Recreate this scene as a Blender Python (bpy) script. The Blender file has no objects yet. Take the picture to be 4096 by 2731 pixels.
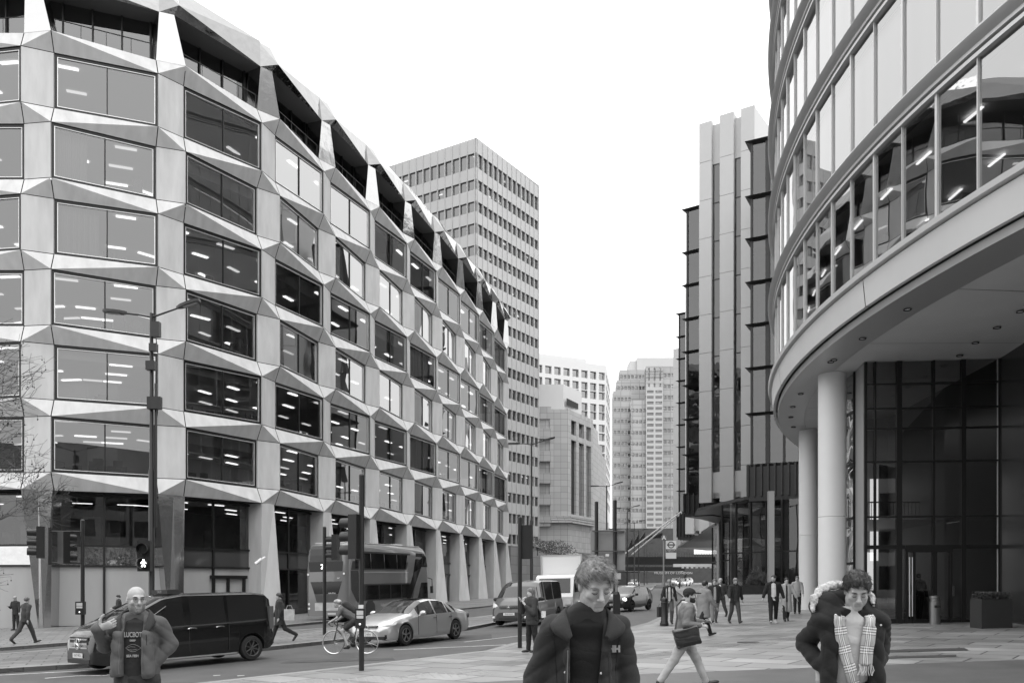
import bpy, bmesh, math, random
import numpy as np
from math import sin, cos, pi, radians as rad, sqrt
from mathutils import Vector as V, Matrix as M4
random.seed(7)
S = bpy.context.scene
COL = S.collection
E = 1.93            # eye height above the ground under the camera; street slopes gently up and to the right
# ---------------- camera, world, sun, exposure ----------------
cam = bpy.data.objects.new('camera', bpy.data.cameras.new('camera')); COL.objects.link(cam)
cam.data.sensor_width = 36; cam.data.lens = 30.76; cam.data.shift_y = 0.2384
cam.data.clip_end = 6000; cam.data.clip_start = .05
cam.location = (0, 0, E); cam.rotation_euler = (rad(90), 0, 0)
S.camera = cam
SUN_EL, SUN_AZ = rad(66), rad(125)       # azimuth clockwise from +Y: behind the camera, to the left
W = bpy.data.worlds.new('World'); S.world = W; W.use_nodes = True
nt = W.node_tree; bg = nt.nodes['Background']
sky = nt.nodes.new('ShaderNodeTexSky'); sky.sky_type = 'NISHITA'; sky.sun_disc = False
sky.sun_elevation = SUN_EL; sky.sun_rotation = SUN_AZ; sky.air_density = 1.0; sky.dust_density = 6.0
bw = nt.nodes.new('ShaderNodeRGBToBW'); nt.links.new(sky.outputs[0], bw.inputs[0])
ma = nt.nodes.new('ShaderNodeMath'); ma.operation = 'MULTIPLY_ADD'; ma.inputs[1].default_value = .12; ma.inputs[2].default_value = 5.2
nt.links.new(bw.outputs[0], ma.inputs[0])
# overcast dome: three times brighter overhead than at the horizon
geo = nt.nodes.new('ShaderNodeTexCoord'); sp0 = nt.nodes.new('ShaderNodeSeparateXYZ'); mr = nt.nodes.new('ShaderNodeMapRange'); mu = nt.nodes.new('ShaderNodeMath'); mu.operation = 'MULTIPLY'
mr.inputs[1].default_value = 0; mr.inputs[2].default_value = 1; mr.inputs[3].default_value = 1.0; mr.inputs[4].default_value = 1.75
nt.links.new(geo.outputs['Generated'], sp0.inputs[0]); nt.links.new(sp0.outputs[2], mr.inputs[0]); nt.links.new(mr.outputs[0], mu.inputs[0]); nt.links.new(ma.outputs[0], mu.inputs[1]); nt.links.new(mu.outputs[0], bg.inputs[0])
bg.inputs[1].default_value = .12
sl = bpy.data.lights.new('sun', 'SUN'); sl.energy = .5; sl.angle = rad(25); sl.color = (1, 1, 1)
so = bpy.data.objects.new('sun', sl); COL.objects.link(so)
sd = V((sin(SUN_AZ)*cos(SUN_EL), cos(SUN_AZ)*cos(SUN_EL), sin(SUN_EL)))
so.rotation_euler = sd.to_track_quat('Z', 'Y').to_euler(); so.location = (0, -20, 60)
vs = S.view_settings; vs.view_transform = 'Standard'; vs.look = 'None'; vs.gamma = 1; vs.exposure = 1.2
S.cycles.max_bounces = 7; S.cycles.transparent_max_bounces = 12; S.cycles.glossy_bounces = 4; S.cycles.diffuse_bounces = 3
S.cycles.caustics_reflective = False; S.cycles.caustics_refractive = False; S.cycles.sample_clamp_indirect = 4
# ---------------- helpers ----------------
class MB:
    def __init__(s): s.v = []; s.f = []; s.m = []
    def add(s, vs, fs, mi=0):
        n = len(s.v); s.v += [tuple(p) for p in vs]
        for f in fs: s.f.append([n+i for i in f]); s.m.append(mi)
    def poly(s, pts, mi=0): s.add(pts, [list(range(len(pts)))], mi)
    def obox(s, c, ax, ay, az, mi=0):        # centre, half axes
        c, ax, ay, az = V(c), V(ax), V(ay), V(az)
        p = [c+sx*ax+sy*ay+sz*az for sz in (-1, 1) for sy in (-1, 1) for sx in (-1, 1)]
        s.add(p, [(0,2,3,1),(4,5,7,6),(0,1,5,4),(2,6,7,3),(0,4,6,2),(1,3,7,5)], mi)
    def box(s, x0, x1, y0, y1, z0, z1, mi=0):
        s.obox(((x0+x1)/2,(y0+y1)/2,(z0+z1)/2), ((x1-x0)/2,0,0), (0,(y1-y0)/2,0), (0,0,(z1-z0)/2), mi)
    def prism(s, pl, z0, z1, mi=0, bot=True):
        n = len(pl)
        a = [(p[0],p[1],z0) for p in pl]; b = [(p[0],p[1],z1) for p in pl]
        f = [(i,(i+1)%n,n+(i+1)%n,n+i) for i in range(n)] + [tuple(range(n, 2*n))]
        if bot: f.append(tuple(range(n-1,-1,-1)))
        s.add(a+b, f, mi)
    def slab(s, q, n, th, mi=0):             # quad q extruded by -n*th
        q = [V(p) for p in q]; n = V(n).normalized()
        b = [p-n*th for p in q]; k = len(q)
        s.add(q+b, [tuple(range(k)), tuple(range(2*k-1, k-1, -1))]+[(i,k+i,k+(i+1)%k,(i+1)%k) for i in range(k)], mi)
    def tube(s, pts, rs, n=10, mi=0, cap=True):
        pts = [V(p) for p in pts]
        if not hasattr(rs, '__len__'): rs = [rs]*len(pts)
        ring = []; up = None
        for i, p in enumerate(pts):
            d = (pts[min(i+1,len(pts)-1)]-pts[max(i-1,0)]).normalized()
            if up is None:
                up = d.orthogonal().normalized()
            up = (up-d*up.dot(d));
            if up.length < 1e-6: up = d.orthogonal()
            up.normalize(); sd_ = d.cross(up)
            ring.append([p+(up*cos(2*pi*k/n)+sd_*sin(2*pi*k/n))*rs[i] for k in range(n)])
        vs_ = [q for r in ring for q in r]; fs = []
        for i in range(len(pts)-1):
            for k in range(n): fs.append((i*n+k, i*n+(k+1)%n, (i+1)*n+(k+1)%n, (i+1)*n+k))
        if cap: fs += [tuple(range(n-1,-1,-1)), tuple(range((len(pts)-1)*n, len(pts)*n))]
        s.add(vs_, fs, mi)
    def cyl(s, x, y, z0, z1, r, r1=None, n=24, mi=0): s.tube([(x,y,z0),(x,y,z1)], [r, r if r1 is None else r1], n, mi)
    def lathe(s, prof, c=(0,0,0), ax=(0,0,1), n=24, mi=0):   # prof: (r, h)
        ax = V(ax).normalized(); u = ax.orthogonal().normalized(); w = ax.cross(u); c = V(c)
        vs_ = [c+ax*h+(u*cos(2*pi*k/n)+w*sin(2*pi*k/n))*r for r, h in prof for k in range(n)]
        fs = [(i*n+k, i*n+(k+1)%n, (i+1)*n+(k+1)%n, (i+1)*n+k) for i in range(len(prof)-1) for k in range(n)]
        s.add(vs_, fs, mi)
    def ball(s, c, r, n=10, mi=0, sc=(1,1,1)):
        c = V(c); pr = [(c+V((r*sc[0]*sin(pi*i/n)*cos(2*pi*k/(2*n)), r*sc[1]*sin(pi*i/n)*sin(2*pi*k/(2*n)), r*sc[2]*cos(pi*i/n)))) for i in range(n+1) for k in range(2*n)]
        s.add(pr, [(i*2*n+k, (i+1)*2*n+k, (i+1)*2*n+(k+1)%(2*n), i*2*n+(k+1)%(2*n)) for i in range(n) for k in range(2*n)], mi)
    def xf(s, m): s.v = [tuple(m @ V(p)) for p in s.v]; return s
    def build(s, name, mats, parent=None, smooth=35, loc=None, rot=None):
        me = bpy.data.meshes.new(name); me.from_pydata(s.v, [], s.f)
        if not isinstance(mats, (list, tuple)): mats = [mats]
        for m in mats: me.materials.append(m)
        if len(mats) > 1: me.polygons.foreach_set('material_index', s.m)
        if smooth:
            me.polygons.foreach_set('use_smooth', [True]*len(me.polygons)); me.set_sharp_from_angle(angle=rad(smooth))
        me.update()
        o = bpy.data.objects.new(name, me); COL.objects.link(o)
        if parent: o.parent = parent
        if loc: o.location = loc
        if rot is not None: o.rotation_euler = rot
        return o
def thing(name, label, cat, loc=(0,0,0), rz=0, group=None, rot=None):
    o = bpy.data.objects.new(name, None); COL.objects.link(o); o.location = loc
    o.rotation_euler = (0,0,rz) if rot is None else rot
    o['label'] = label; o['category'] = cat
    if group: o['group'] = group
    return o
def tag(o, label, cat, group=None):
    o['label'] = label; o['category'] = cat
    if group: o['group'] = group
    return o
def struct(o, kind='structure'): o['kind'] = kind; return o
def dup(o, parent=None, **kw):
    c = o.copy(); COL.objects.link(c); c.parent = parent
    for ch in list(o.children): dup(ch, c)
    for k, v in kw.items(): c[k] = v
    return c
MATS = {}
def mat(name, base=.5, rough=.6, metal=0., var=0., scale=3., bump=0., bscale=30., spec=.5, coat=0., emit=0., stretch=(1,1,1), alpha=1, bdist=.02):
    if name in MATS: return MATS[name]
    m = bpy.data.materials.new(name); m.use_nodes = True; t = m.node_tree; b = t.nodes['Principled BSDF']
    b.inputs['Base Color'].default_value = (base,)*3+(1,); b.inputs['Roughness'].default_value = rough
    b.inputs['Metallic'].default_value = metal; b.inputs['Specular IOR Level'].default_value = spec
    b.inputs['Coat Weight'].default_value = coat; b.inputs['Coat Roughness'].default_value = .05
    if emit: b.inputs['Emission Color'].default_value = (1,1,1,1); b.inputs['Emission Strength'].default_value = emit
    if var or bump:
        tc = t.nodes.new('ShaderNodeTexCoord'); mp = t.nodes.new('ShaderNodeMapping'); mp.inputs['Scale'].default_value = stretch
        t.links.new(tc.outputs['Object'], mp.inputs[0])
    if var:
        n = t.nodes.new('ShaderNodeTexNoise'); n.inputs['Scale'].default_value = scale; n.inputs['Detail'].default_value = 6
        r = t.nodes.new('ShaderNodeMapRange'); r.inputs[1].default_value = .25; r.inputs[2].default_value = .75
        r.inputs[3].default_value = base*(1-var); r.inputs[4].default_value = base*(1+var)
        c = t.nodes.new('ShaderNodeCombineColor')
        t.links.new(mp.outputs[0], n.inputs[0]); t.links.new(n.outputs[0], r.inputs[0])
        for k in range(3): t.links.new(r.outputs[0], c.inputs[k])
        t.links.new(c.outputs[0], b.inputs['Base Color'])
    if bump:
        n = t.nodes.new('ShaderNodeTexNoise'); n.inputs['Scale'].default_value = bscale; n.inputs['Detail'].default_value = 4
        u = t.nodes.new('ShaderNodeBump'); u.inputs['Strength'].default_value = bump; u.inputs['Distance'].default_value = bdist
        t.links.new(mp.outputs[0], n.inputs[0]); t.links.new(n.outputs[0], u.inputs['Height']); t.links.new(u.outputs[0], b.inputs['Normal'])
    MATS[name] = m; return m
def glassmat(name, refl=.14, tint=.55, wav=.0, wsc=.6, rough=0.0):
    if name in MATS: return MATS[name]
    m = bpy.data.materials.new(name); m.use_nodes = True; t = m.node_tree; t.nodes.remove(t.nodes['Principled BSDF'])
    out = t.nodes['Material Output']
    g = t.nodes.new('ShaderNodeBsdfGlossy'); g.inputs['Roughness'].default_value = rough; g.inputs[0].default_value = (.85,)*3+(1,)
    tr = t.nodes.new('ShaderNodeBsdfTransparent'); tr.inputs[0].default_value = (tint,)*3+(1,)
    fr = t.nodes.new('ShaderNodeFresnel'); fr.inputs[0].default_value = 1.5
    a = t.nodes.new('ShaderNodeMapRange'); a.inputs[1].default_value = .04; a.inputs[2].default_value = 1
    a.inputs[3].default_value = refl; a.inputs[4].default_value = 1.0
    mx = t.nodes.new('ShaderNodeMixShader')
    t.links.new(fr.outputs[0], a.inputs[0]); t.links.new(a.outputs[0], mx.inputs[0])
    t.links.new(tr.outputs[0], mx.inputs[1]); t.links.new(g.outputs[0], mx.inputs[2]); t.links.new(mx.outputs[0], out.inputs[0])
    if wav:
        tc = t.nodes.new('ShaderNodeTexCoord'); n = t.nodes.new('ShaderNodeTexNoise'); n.inputs['Scale'].default_value = wsc; n.inputs['Detail'].default_value = 1
        u = t.nodes.new('ShaderNodeBump'); u.inputs['Strength'].default_value = 1; u.inputs['Distance'].default_value = wav
        t.links.new(tc.outputs['Object'], n.inputs[0]); t.links.new(n.outputs[0], u.inputs['Height'])
        t.links.new(u.outputs[0], g.inputs['Normal'])
    MATS[name] = m; return m
def g0(x, y):                                # ground height
    return .026*x + .0068*y + .2*min(1, max(0, (15-y)/8))
def P(px, py, d):                            # point seen at photo pixel (4096 wide) at depth d
    s = 3500/d; return V(((px-2048)/s, d, E+(2342-py)/s))
def text(name, s, size, m, parent, loc, rot, depth=.004, align='CENTER', sx=1.0, bold=0.0):
    c = bpy.data.curves.new(name, 'FONT'); c.body = s; c.size = size; c.extrude = depth; c.align_x = align; c.align_y = 'CENTER'; c.offset = bold
    o = bpy.data.objects.new(name, c); COL.objects.link(o)
    bpy.context.view_layer.update()
    me = bpy.data.meshes.new_from_object(o.evaluated_get(bpy.context.evaluated_depsgraph_get())); bpy.data.objects.remove(o)
    me.materials.clear(); me.materials.append(m); me.name = name
    o = bpy.data.objects.new(name, me); COL.objects.link(o); o.parent = parent; o.location = loc; o.rotation_euler = rot; o.scale = (sx,1,1)
    return o
# materials
concrete = mat('pale_precast_concrete', .53, .75, var=.13, scale=1.6, bump=.25, bscale=14, spec=.3, stretch=(1.3,1.3,.3))
joint = mat('dark_joint', .03, .9)
frame_dark = mat('dark_anodised_frame', .014, .4, metal=.2)
frame_light = mat('bright_metal_trim', .75, .35, metal=.6)
steel = mat('polished_steel_panel', .60, .07, metal=1, bump=.5, bscale=.45, bdist=.14, var=.05)
fascia_steel = mat('fascia_steel', .27, .06, metal=1, bump=.6, bscale=.5, bdist=.16, var=.05)
steel_l = mat('pale_steel_panel', .50, .14, metal=1, bump=.4, bscale=.6, bdist=.1)
white_paint = mat('white_paint', .78, .5, var=.03)
black_paint = mat('black_gloss_paint', .018, .35, var=.2, bump=.1)
glass_a = glassmat('facade_glass', .13, .62, wav=.006, wsc=.35)
glass_d = glassmat('dark_facade_glass', .09, .38, wav=.01, wsc=.4)
glass_br = glassmat('sky_catching_glass', .40, .5, wav=.012, wsc=.3)
glass_sky = glassmat('reflective_facade_glass', .19, .5, wav=.003, wsc=.35)
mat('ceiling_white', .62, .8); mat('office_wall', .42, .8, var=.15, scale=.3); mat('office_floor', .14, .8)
lamp_dim = mat('dim_ceiling_strip', .6, .5, emit=.45); lamp_dim.cycles.emission_sampling = 'NONE'
lamp_strip = mat('lit_ceiling_strip', .8, .5, emit=1.1); lamp_strip.cycles.emission_sampling = 'NONE'
mat('office_clutter', .16, .7, var=.6, scale=1.2)
asphalt = mat('asphalt', .078, .62, var=.22, scale=.9, bump=.5, bscale=60, bdist=.006)
granite = mat('granite_kerb', .25, .6, var=.15, scale=9, bump=.2)
paint_road = mat('worn_white_road_paint', .5, .6, var=.35, scale=6)
def paving(name, c1, c2, mort, sx, sy, rz, rough=.42):
    m = bpy.data.materials.new(name); m.use_nodes = True; t = m.node_tree; b = t.nodes['Principled BSDF']
    tc = t.nodes.new('ShaderNodeTexCoord'); mp = t.nodes.new('ShaderNodeMapping'); mp.inputs['Rotation'].default_value = (0,0,rz)
    br = t.nodes.new('ShaderNodeTexBrick'); br.inputs['Scale'].default_value = 1; br.inputs['Brick Width'].default_value = sx; br.inputs['Row Height'].default_value = sy
    br.inputs['Mortar Size'].default_value = .022; br.inputs['Mortar Smooth'].default_value = .3; br.offset = .5
    br.inputs['Color1'].default_value = (c1,)*3+(1,); br.inputs['Color2'].default_value = (c2,)*3+(1,); br.inputs['Mortar'].default_value = (mort,)*3+(1,)
    n = t.nodes.new('ShaderNodeTexNoise'); n.inputs['Scale'].default_value = .35; n.inputs['Detail'].default_value = 7; n.inputs['Roughness'].default_value = .65
    n2 = t.nodes.new('ShaderNodeTexNoise'); n2.inputs['Scale'].default_value = 26
    r = t.nodes.new('ShaderNodeMapRange'); r.inputs[1].default_value = .3; r.inputs[2].default_value = .7; r.inputs[3].default_value = .72; r.inputs[4].default_value = 1.22
    r2 = t.nodes.new('ShaderNodeMapRange'); r2.inputs[1].default_value = .3; r2.inputs[2].default_value = .7; r2.inputs[3].default_value = rough-.12; r2.inputs[4].default_value = rough+.2
    mx = t.nodes.new('ShaderNodeVectorMath'); mx.operation = 'SCALE'
    u = t.nodes.new('ShaderNodeBump'); u.inputs['Strength'].default_value = .35; u.inputs['Distance'].default_value = .01
    L = t.links.new
    L(tc.outputs['Object'], mp.inputs[0]); L(mp.outputs[0], br.inputs[0]); L(mp.outputs[0], n.inputs[0]); L(mp.outputs[0], n2.inputs[0])
    L(n.outputs[0], r.inputs[0]); L(n.outputs[0], r2.inputs[0]); L(r2.outputs[0], b.inputs['Roughness'])
    L(br.outputs[0], mx.inputs[0]); L(r.outputs[0], mx.inputs[3]); L(mx.outputs[0], b.inputs['Base Color'])
    ad = t.nodes.new('ShaderNodeMath'); ad.operation = 'MULTIPLY_ADD'; ad.inputs[1].default_value = -1.2
    L(br.outputs['Fac'], ad.inputs[0]); L(n2.outputs[0], ad.inputs[2]); L(ad.outputs[0], u.inputs['Height']); L(u.outputs[0], b.inputs['Normal'])
    MATS[name] = m; return m
pave_plaza = paving('plaza_stone_paving', .20, .35, .04, 1.5, .9, rad(38))
pave_foot = paving('footway_slabs', .14, .20, .06, .75, .6, rad(-25), .5)
# ---------------- ground ----------------
def sheet(name, pl, off, m, th=0, kind='structure'):
    bm = bmesh.new(); f = bm.faces.new([bm.verts.new((p[0], p[1], 0)) for p in pl])
    bmesh.ops.recalc_face_normals(bm, faces=bm.faces)
    for yy in (7, 15):
        bmesh.ops.bisect_plane(bm, geom=bm.verts[:]+bm.edges[:]+bm.faces[:], plane_co=(0,yy,0), plane_no=(0,1,0))
    if bm.faces[:][0].normal.z < 0: bmesh.ops.reverse_faces(bm, faces=bm.faces[:])
    if th:
        be = [e for e in bm.edges if e.is_boundary]
        r = bmesh.ops.extrude_edge_only(bm, edges=be); low = {v for v in r['geom'] if isinstance(v, bmesh.types.BMVert)}
    else: low = set()
    for v in bm.verts: v.co.z = g0(v.co.x, v.co.y)+off-(th if v in low else 0)
    bmesh.ops.triangulate(bm, faces=[f for f in bm.faces if len(f.verts) > 4])
    me = bpy.data.meshes.new(name); bm.to_mesh(me); bm.free(); me.materials.append(m)
    o = bpy.data.objects.new(name, me); COL.objects.link(o)
    if kind: o['kind'] = kind
    return o
sheet('road', [(-900,-300),(900,-300),(900,1500),(-900,1500)], -.1, asphalt)
def off_line(pl, d):
    out = []
    for i, p in enumerate(pl):
        a = V(pl[max(i-1,0)]+(0,)) ; b = V(pl[min(i+1,len(pl)-1)]+(0,)); t = (b-a).normalized(); n = V((-t.y, t.x, 0))
        out.append((p[0]+n.x*d, p[1]+n.y*d))
    return out
def kerb(name, pl, side):                     # granite kerb strip along a slab edge
    o2 = off_line(pl, side*.3); sheet(name, pl+o2[::-1], .024, granite, .13)
KP = [(-9.5,6),(-8.6,13),(-6.4,17.6),(-3.6,20.6),(-.7,24),(0,26.5),(2.2,30),(4.46,33.3),(5.6,36.2),(8.6,47),(12.2,64),(15.5,79),(21,112),(28,151),(42,210)]
sheet('plaza_paving', KP+[(140,260),(140,-60),(-9.5,-60)], .02, pave_plaza, .12); kerb('plaza_kerb', KP, -1)
KF = [(-60,20),(-30,26.5),(-18,30.9),(-16.4,33.4),(-11.3,42.5),(-3.2,63),(-2.2,65.6),(4.2,90),(10.5,120),(22,200)]
sheet('far_pavement', KF+[(-60,260)], .02, pave_foot, .12); kerb('far_pavement_kerb', KF, 1)
IF = [(-32,16.5),(-13,22.2),(-11.1,23.2),(-7.5,28),(-5.8,30.9),(-1.8,36.2),(-.9,39.5),(2.4,50),(7,70),(13.4,95.8),(20,125),(33,200)]
IB = [(29,200),(15.6,125),(10,95),(3.4,68),(0.2,52),(-2,46.2),(-4.2,42.5),(-10,37.3),(-16.1,27.9),(-34,20.5)]
sheet('median_island_paving', IF+IB, .02, pave_foot, .12); kerb('median_kerb', IF, 1); kerb('median_back_kerb', IB, 1)
# dark asphalt band across the near plaza, drain channel and dark ventilation gratings
sheet('plaza_asphalt_band', [(-3.4,15.2),(-1,16.4),(2.2,17.1),(9.5,17.9),(30,18.6),(30,12),(-6,12),(-5.5,14.2)], .024, mat('smooth_dark_asphalt', .10, .5, var=.18, scale=1.5, bump=.2))
drain = mat('drain_slot', .06, .7)
mb = MB()
for k in range(4):
    a = (2.2+k*.16, 20.3+k*.42-.4); b = (9.4+k*.16, 26.4+k*.42-.4); dx, dy = .016, -.02
    mb.poly([(a[0],a[1],g0(*a)+.026),(a[0]+dx,a[1]+dy,g0(*a)+.026),(b[0]+dx,b[1]+dy,g0(*b)+.026),(b[0],b[1],g0(*b)+.026)])
struct(mb.build('drainage_slots', drain))
for (x0, x1, y0, y1) in ((8.6,10.6,20.3,21.0),(7.9,9.6,18.9,19.4)):
    mb = MB(); h = lambda x, y: g0(x, y)+.032
    mb.poly([(x0,y0,h(x0,y0)),(x1,y0,h(x1,y0)),(x1+.25,y1,h(x1,y1)),(x0+.25,y1,h(x0,y1))])
    tag(mb.build('ground_grating', mat('iron_grating', .055, .6, bump=.6, bscale=25)), 'dark rectangular grating set in the plaza, '+('farther and wider one' if y0 > 20 else 'nearer and narrower one'), 'grating', 'gratings in the plaza floor')
# road markings
def strip(mb, a, b, w, off=-.094):
    a, b = V(a+(0,)), V(b+(0,)); t = (b-a).normalized(); n = V((-t.y, t.x, 0))*w/2
    mb.poly([(p.x, p.y, g0(p.x, p.y)+off) for p in (a-n, b-n, b+n, a+n)])
mb = MB()
strip(mb, (-3.6,26.6), (1.6,27.9), .16); strip(mb, (-1.6,29.2), (.9,32.5), .12)
strip(mb, (1.4,33.6),(3.6,35.4),.14); strip(mb, (2.2,37.5),(4.6,39.2),.3)
for k in range(9): strip(mb, (2.5+k*.55, 52+k*2.6), (3.0+k*.55, 54+k*2.6), .12)
strip(mb, (-14.2,21.2), (-10.2,22.5), .14)
for (a, b) in (((-6.9,17.4),(-5.6,18.5)),((-7.6,16.4),(-6.2,17.2)),((-6.2,18.0),(-5.2,18.3)),((-11.0,20.6),(-10.4,21.0)),((-10.4,21.0),(-9.8,20.9)),((-9.8,20.9),(-9.3,21.3))): strip(mb, a, b, .12)
for k in range(7): strip(mb, (-6.9+k*.62, 20.2-k*.2), (-6.75+k*.62, 20.25-k*.2), .12)
struct(mb.build('road_markings', paint_road))
m2 = MB()
for (a, b, c, d) in (((-1.0,25.4),(.4,25.5),(.7,26.4),(-.7,26.4)),((-9.4,19.2),(-4.0,18.3),(-4.2,18.0),(-9.6,18.7))):
    m2.poly([(p[0],p[1],g0(*p)-.092) for p in (a,b,c,d)])
for (x, y, w, l) in ((-9.5,24.6,1.2,.35),(-1.5,31.5,.8,1.6),(2.6,41,.9,2.2),(-4.6,23.4,1.5,.4)): m2.poly([(px,py,g0(px,py)-.092) for px, py in ((x-w,y-l),(x+w,y-l*.6),(x+w*.9,y+l),(x-w*.95,y+l*.8))])
struct(m2.build('road_patches', mat('patched_asphalt', .06, .7, var=.3, scale=3)))
for k, (x, y, r) in enumerate(((-2.2,23.6,.34),(6.6,24.4,.32),(-5.4,19.2,.34),(3.4,29.5,.3))):
    mc = MB(); mc.lathe([(r,0),(r,.006),(0,.006)], (x, y, g0(x,y)+(.02 if x > 2 else -.098)), n=20); tag(mc.build('manhole_cover', mat('iron_cover', .045, .55, bump=.8, bscale=40)), ['round iron manhole cover in the road near the silver car','round iron cover in the plaza right of the drainage slots','round iron manhole cover in the road by the near kerb','small round iron cover in the paving by the plaza kerb'][k], 'manhole cover')
m2 = MB()   # tactile blisters at the crossing
for i in range(34):
    for j in range(5):
        x = -5.9+i*.16+j*.05; y = 17.0+i*.05-j*.2
        m2.lathe([(.032,0),(.026,.007),(0,.009)], (x, y, g0(x,y)+.022), n=6)
struct(m2.build('tactile_paving', mat('tactile_stone', .36, .6)), 'stuff')
# ---------------- faceted precast office building on the left ----------------
PIER = [(-45.5,52.6),(-39.1,49.6),(-32.6,47.0),(-25.94,46.2),(-19.7,48.7),(-15.4,53.9),(-12.94,60.2),(-10.77,66.6),(-8.72,72.9),(-6.82,79.3),(-5.07,85.7),(-3.43,92.3),(-1.97,98.7),(-.65,105.4)]
PIER = [V((x, y, 0)) for x, y in PIER]; NP = len(PIER)
def tang(i):
    a = PIER[max(i-1,0)]; b = PIER[min(i+1,NP-1)]
    return (b-a).normalized()
TT = [tang(i) for i in range(NP)]; NN = [V((t.y, -t.x, 0)) for t in TT]
WP, DP, BH, FH = 1.5, .42, .93, 3.9
def lo(k): return E+28.5-FH*k
def up(k): return lo(k)+BH
def pp(i, side, z, out, extra=0):
    p = PIER[i]+(TT[i]*WP if side else V((0,0,0)))-NN[i]*((0 if out else DP)+extra)
    return V((p.x, p.y, z))
bl = thing('faceted_office_building', 'long curved office building with faceted pale precast panels and a polished steel roof edge', 'building', (-20, 60, 0))
bl.location = (0,0,0)
pan, bak = MB(), MB()
def panel(pts, tris=None):
    c = sum(pts, V())/len(pts); q = []
    for p in pts:
        d = (c-p); q.append(p+d.normalized()*.028)
    if tris: 
        for t in tris: pan.poly([q[i] for i in t])
    else: pan.poly(q)
for i in range(NP):
    for r in range(6):
        ev = r % 2 == 0
        L = lambda z, e=0: pp(i, 0, z, ev, e); R = lambda z, e=0: pp(i, 1, z, not ev, e)
        panel([L(up(r+1)), R(up(r+1)), R(lo(r)), L(lo(r))])
        bak.poly([L(up(r+1),.05), R(up(r+1),.05), R(lo(r),.05), L(lo(r),.05)])
        # returns into the window reveal
        for A in (L, R): pan.poly([A(up(r+1)), A(lo(r)), A(lo(r),.45), A(up(r+1),.45)])
    for k in range(7):
        ev = k % 2 == 0
        LL, UR, UL, LR = pp(i,0,lo(k),ev), pp(i,1,up(k),ev), pp(i,0,up(k),not ev), pp(i,1,lo(k),not ev)
        if ev: panel([LL,LR,UR,UL], [(0,1,2),(0,2,3)])
        else: panel([LL,LR,UR,UL], [(0,1,3),(1,2,3)])
        bak.poly([pp(i,0,lo(k),0,.05), pp(i,1,lo(k),0,.05), pp(i,1,up(k),0,.05), pp(i,0,up(k),0,.05)])
        if i < NP-1:
            a, b = UR, pp(i+1,0,up(k),not ev); c, d = pp(i+1,0,lo(k),ev), LR
            if ev: panel([d,c,b,a], [(0,1,3),(1,2,3)])
            else: panel([d,c,b,a], [(0,1,2),(0,2,3)])
            bak.poly([pp(i,1,lo(k),0,.05), pp(i+1,0,lo(k),0,.05), pp(i+1,0,up(k),0,.05), pp(i,1,up(k),0,.05)])
            for z in (lo(k), up(k)):
                if 0 < k or z == lo(k):
                    bak.poly([pp(i,1,z,0,0), pp(i+1,0,z,0,0), pp(i+1,0,z,0,.5), pp(i,1,z,0,.5)])
pan.build('facade_cladding', concrete, bl, smooth=0); bak.build('panel_joints', joint, bl, smooth=0)
def win_unit(tl, tr, br, blp, nrm, parent, border=.15, trim=.035, mull=1, name='window', glass=None, shift=.1):
    q = [V(p)-nrm*shift for p in (tl, tr, br, blp)]
    w = ((q[1]-q[0]).length+(q[2]-q[3]).length)/2; h = ((q[3]-q[0]).length+(q[2]-q[1]).length)/2
    def at(a, b, e=0):                        # metres from the left / from the top
        u, v = a/w, b/h
        return (q[0]*(1-u)+q[1]*u)*(1-v)+(q[3]*(1-u)+q[2]*u)*v + nrm*e
    mb = MB()
    def bar(a0, a1, b0, b1, e0, e1, mi):
        f = [at(a0,b1,e1),at(a1,b1,e1),at(a1,b0,e1),at(a0,b0,e1)]; g = [at(a0,b1,e0),at(a1,b1,e0),at(a1,b0,e0),at(a0,b0,e0)]
        mb.add(f+g, [(0,1,2,3),(0,4,5,1),(1,5,6,2),(2,6,7,3),(3,7,4,0)], mi)
    B = border
    bar(0,w,0,B,-.12,.03,0); bar(0,w,h-B,h,-.12,.03,0); bar(0,B,B,h-B,-.12,.03,0); bar(w-B,w,B,h-B,-.12,.03,0)
    T = trim
    if T:
        bar(B,w-B,B,B+T,-.1,.018,1); bar(B,w-B,h-B-T,h-B,-.1,.018,1); bar(B,B+T,B+T,h-B-T,-.1,.018,1); bar(w-B-T,w-B,B+T,h-B-T,-.1,.018,1)
    for k in range(mull):
        c = w*(k+1)/(mull+1); bar(c-.03,c+.03,B+T,h-B-T,-.1,.01,0)
    o = mb.build(name, [frame_dark, frame_light], parent, smooth=0)
    g = MB(); g.poly([at(B+T,h-B-T,-.05),at(w-B-T,h-B-T,-.05),at(w-B-T,B+T,-.05),at(B+T,B+T,-.05)])
    g.build('pane', glass or glass_a, o, smooth=0)
    return o
for i in range(NP-1):
    nrm = (NN[i]+NN[i+1]).normalized()
    for r in range(6):
        ev = r % 2 == 0
        win_unit(pp(i,1,lo(r),not ev), pp(i+1,0,lo(r),ev), pp(i+1,0,up(r+1),ev), pp(i,1,up(r+1),not ev), nrm, bl, mull=1,
                 glass=glass_sky if i <= 3 else glass_br if i >= 5 and ((r % 2 and r <= 3) or (r == 0 and i in (5,6))) else glass_a)
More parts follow.
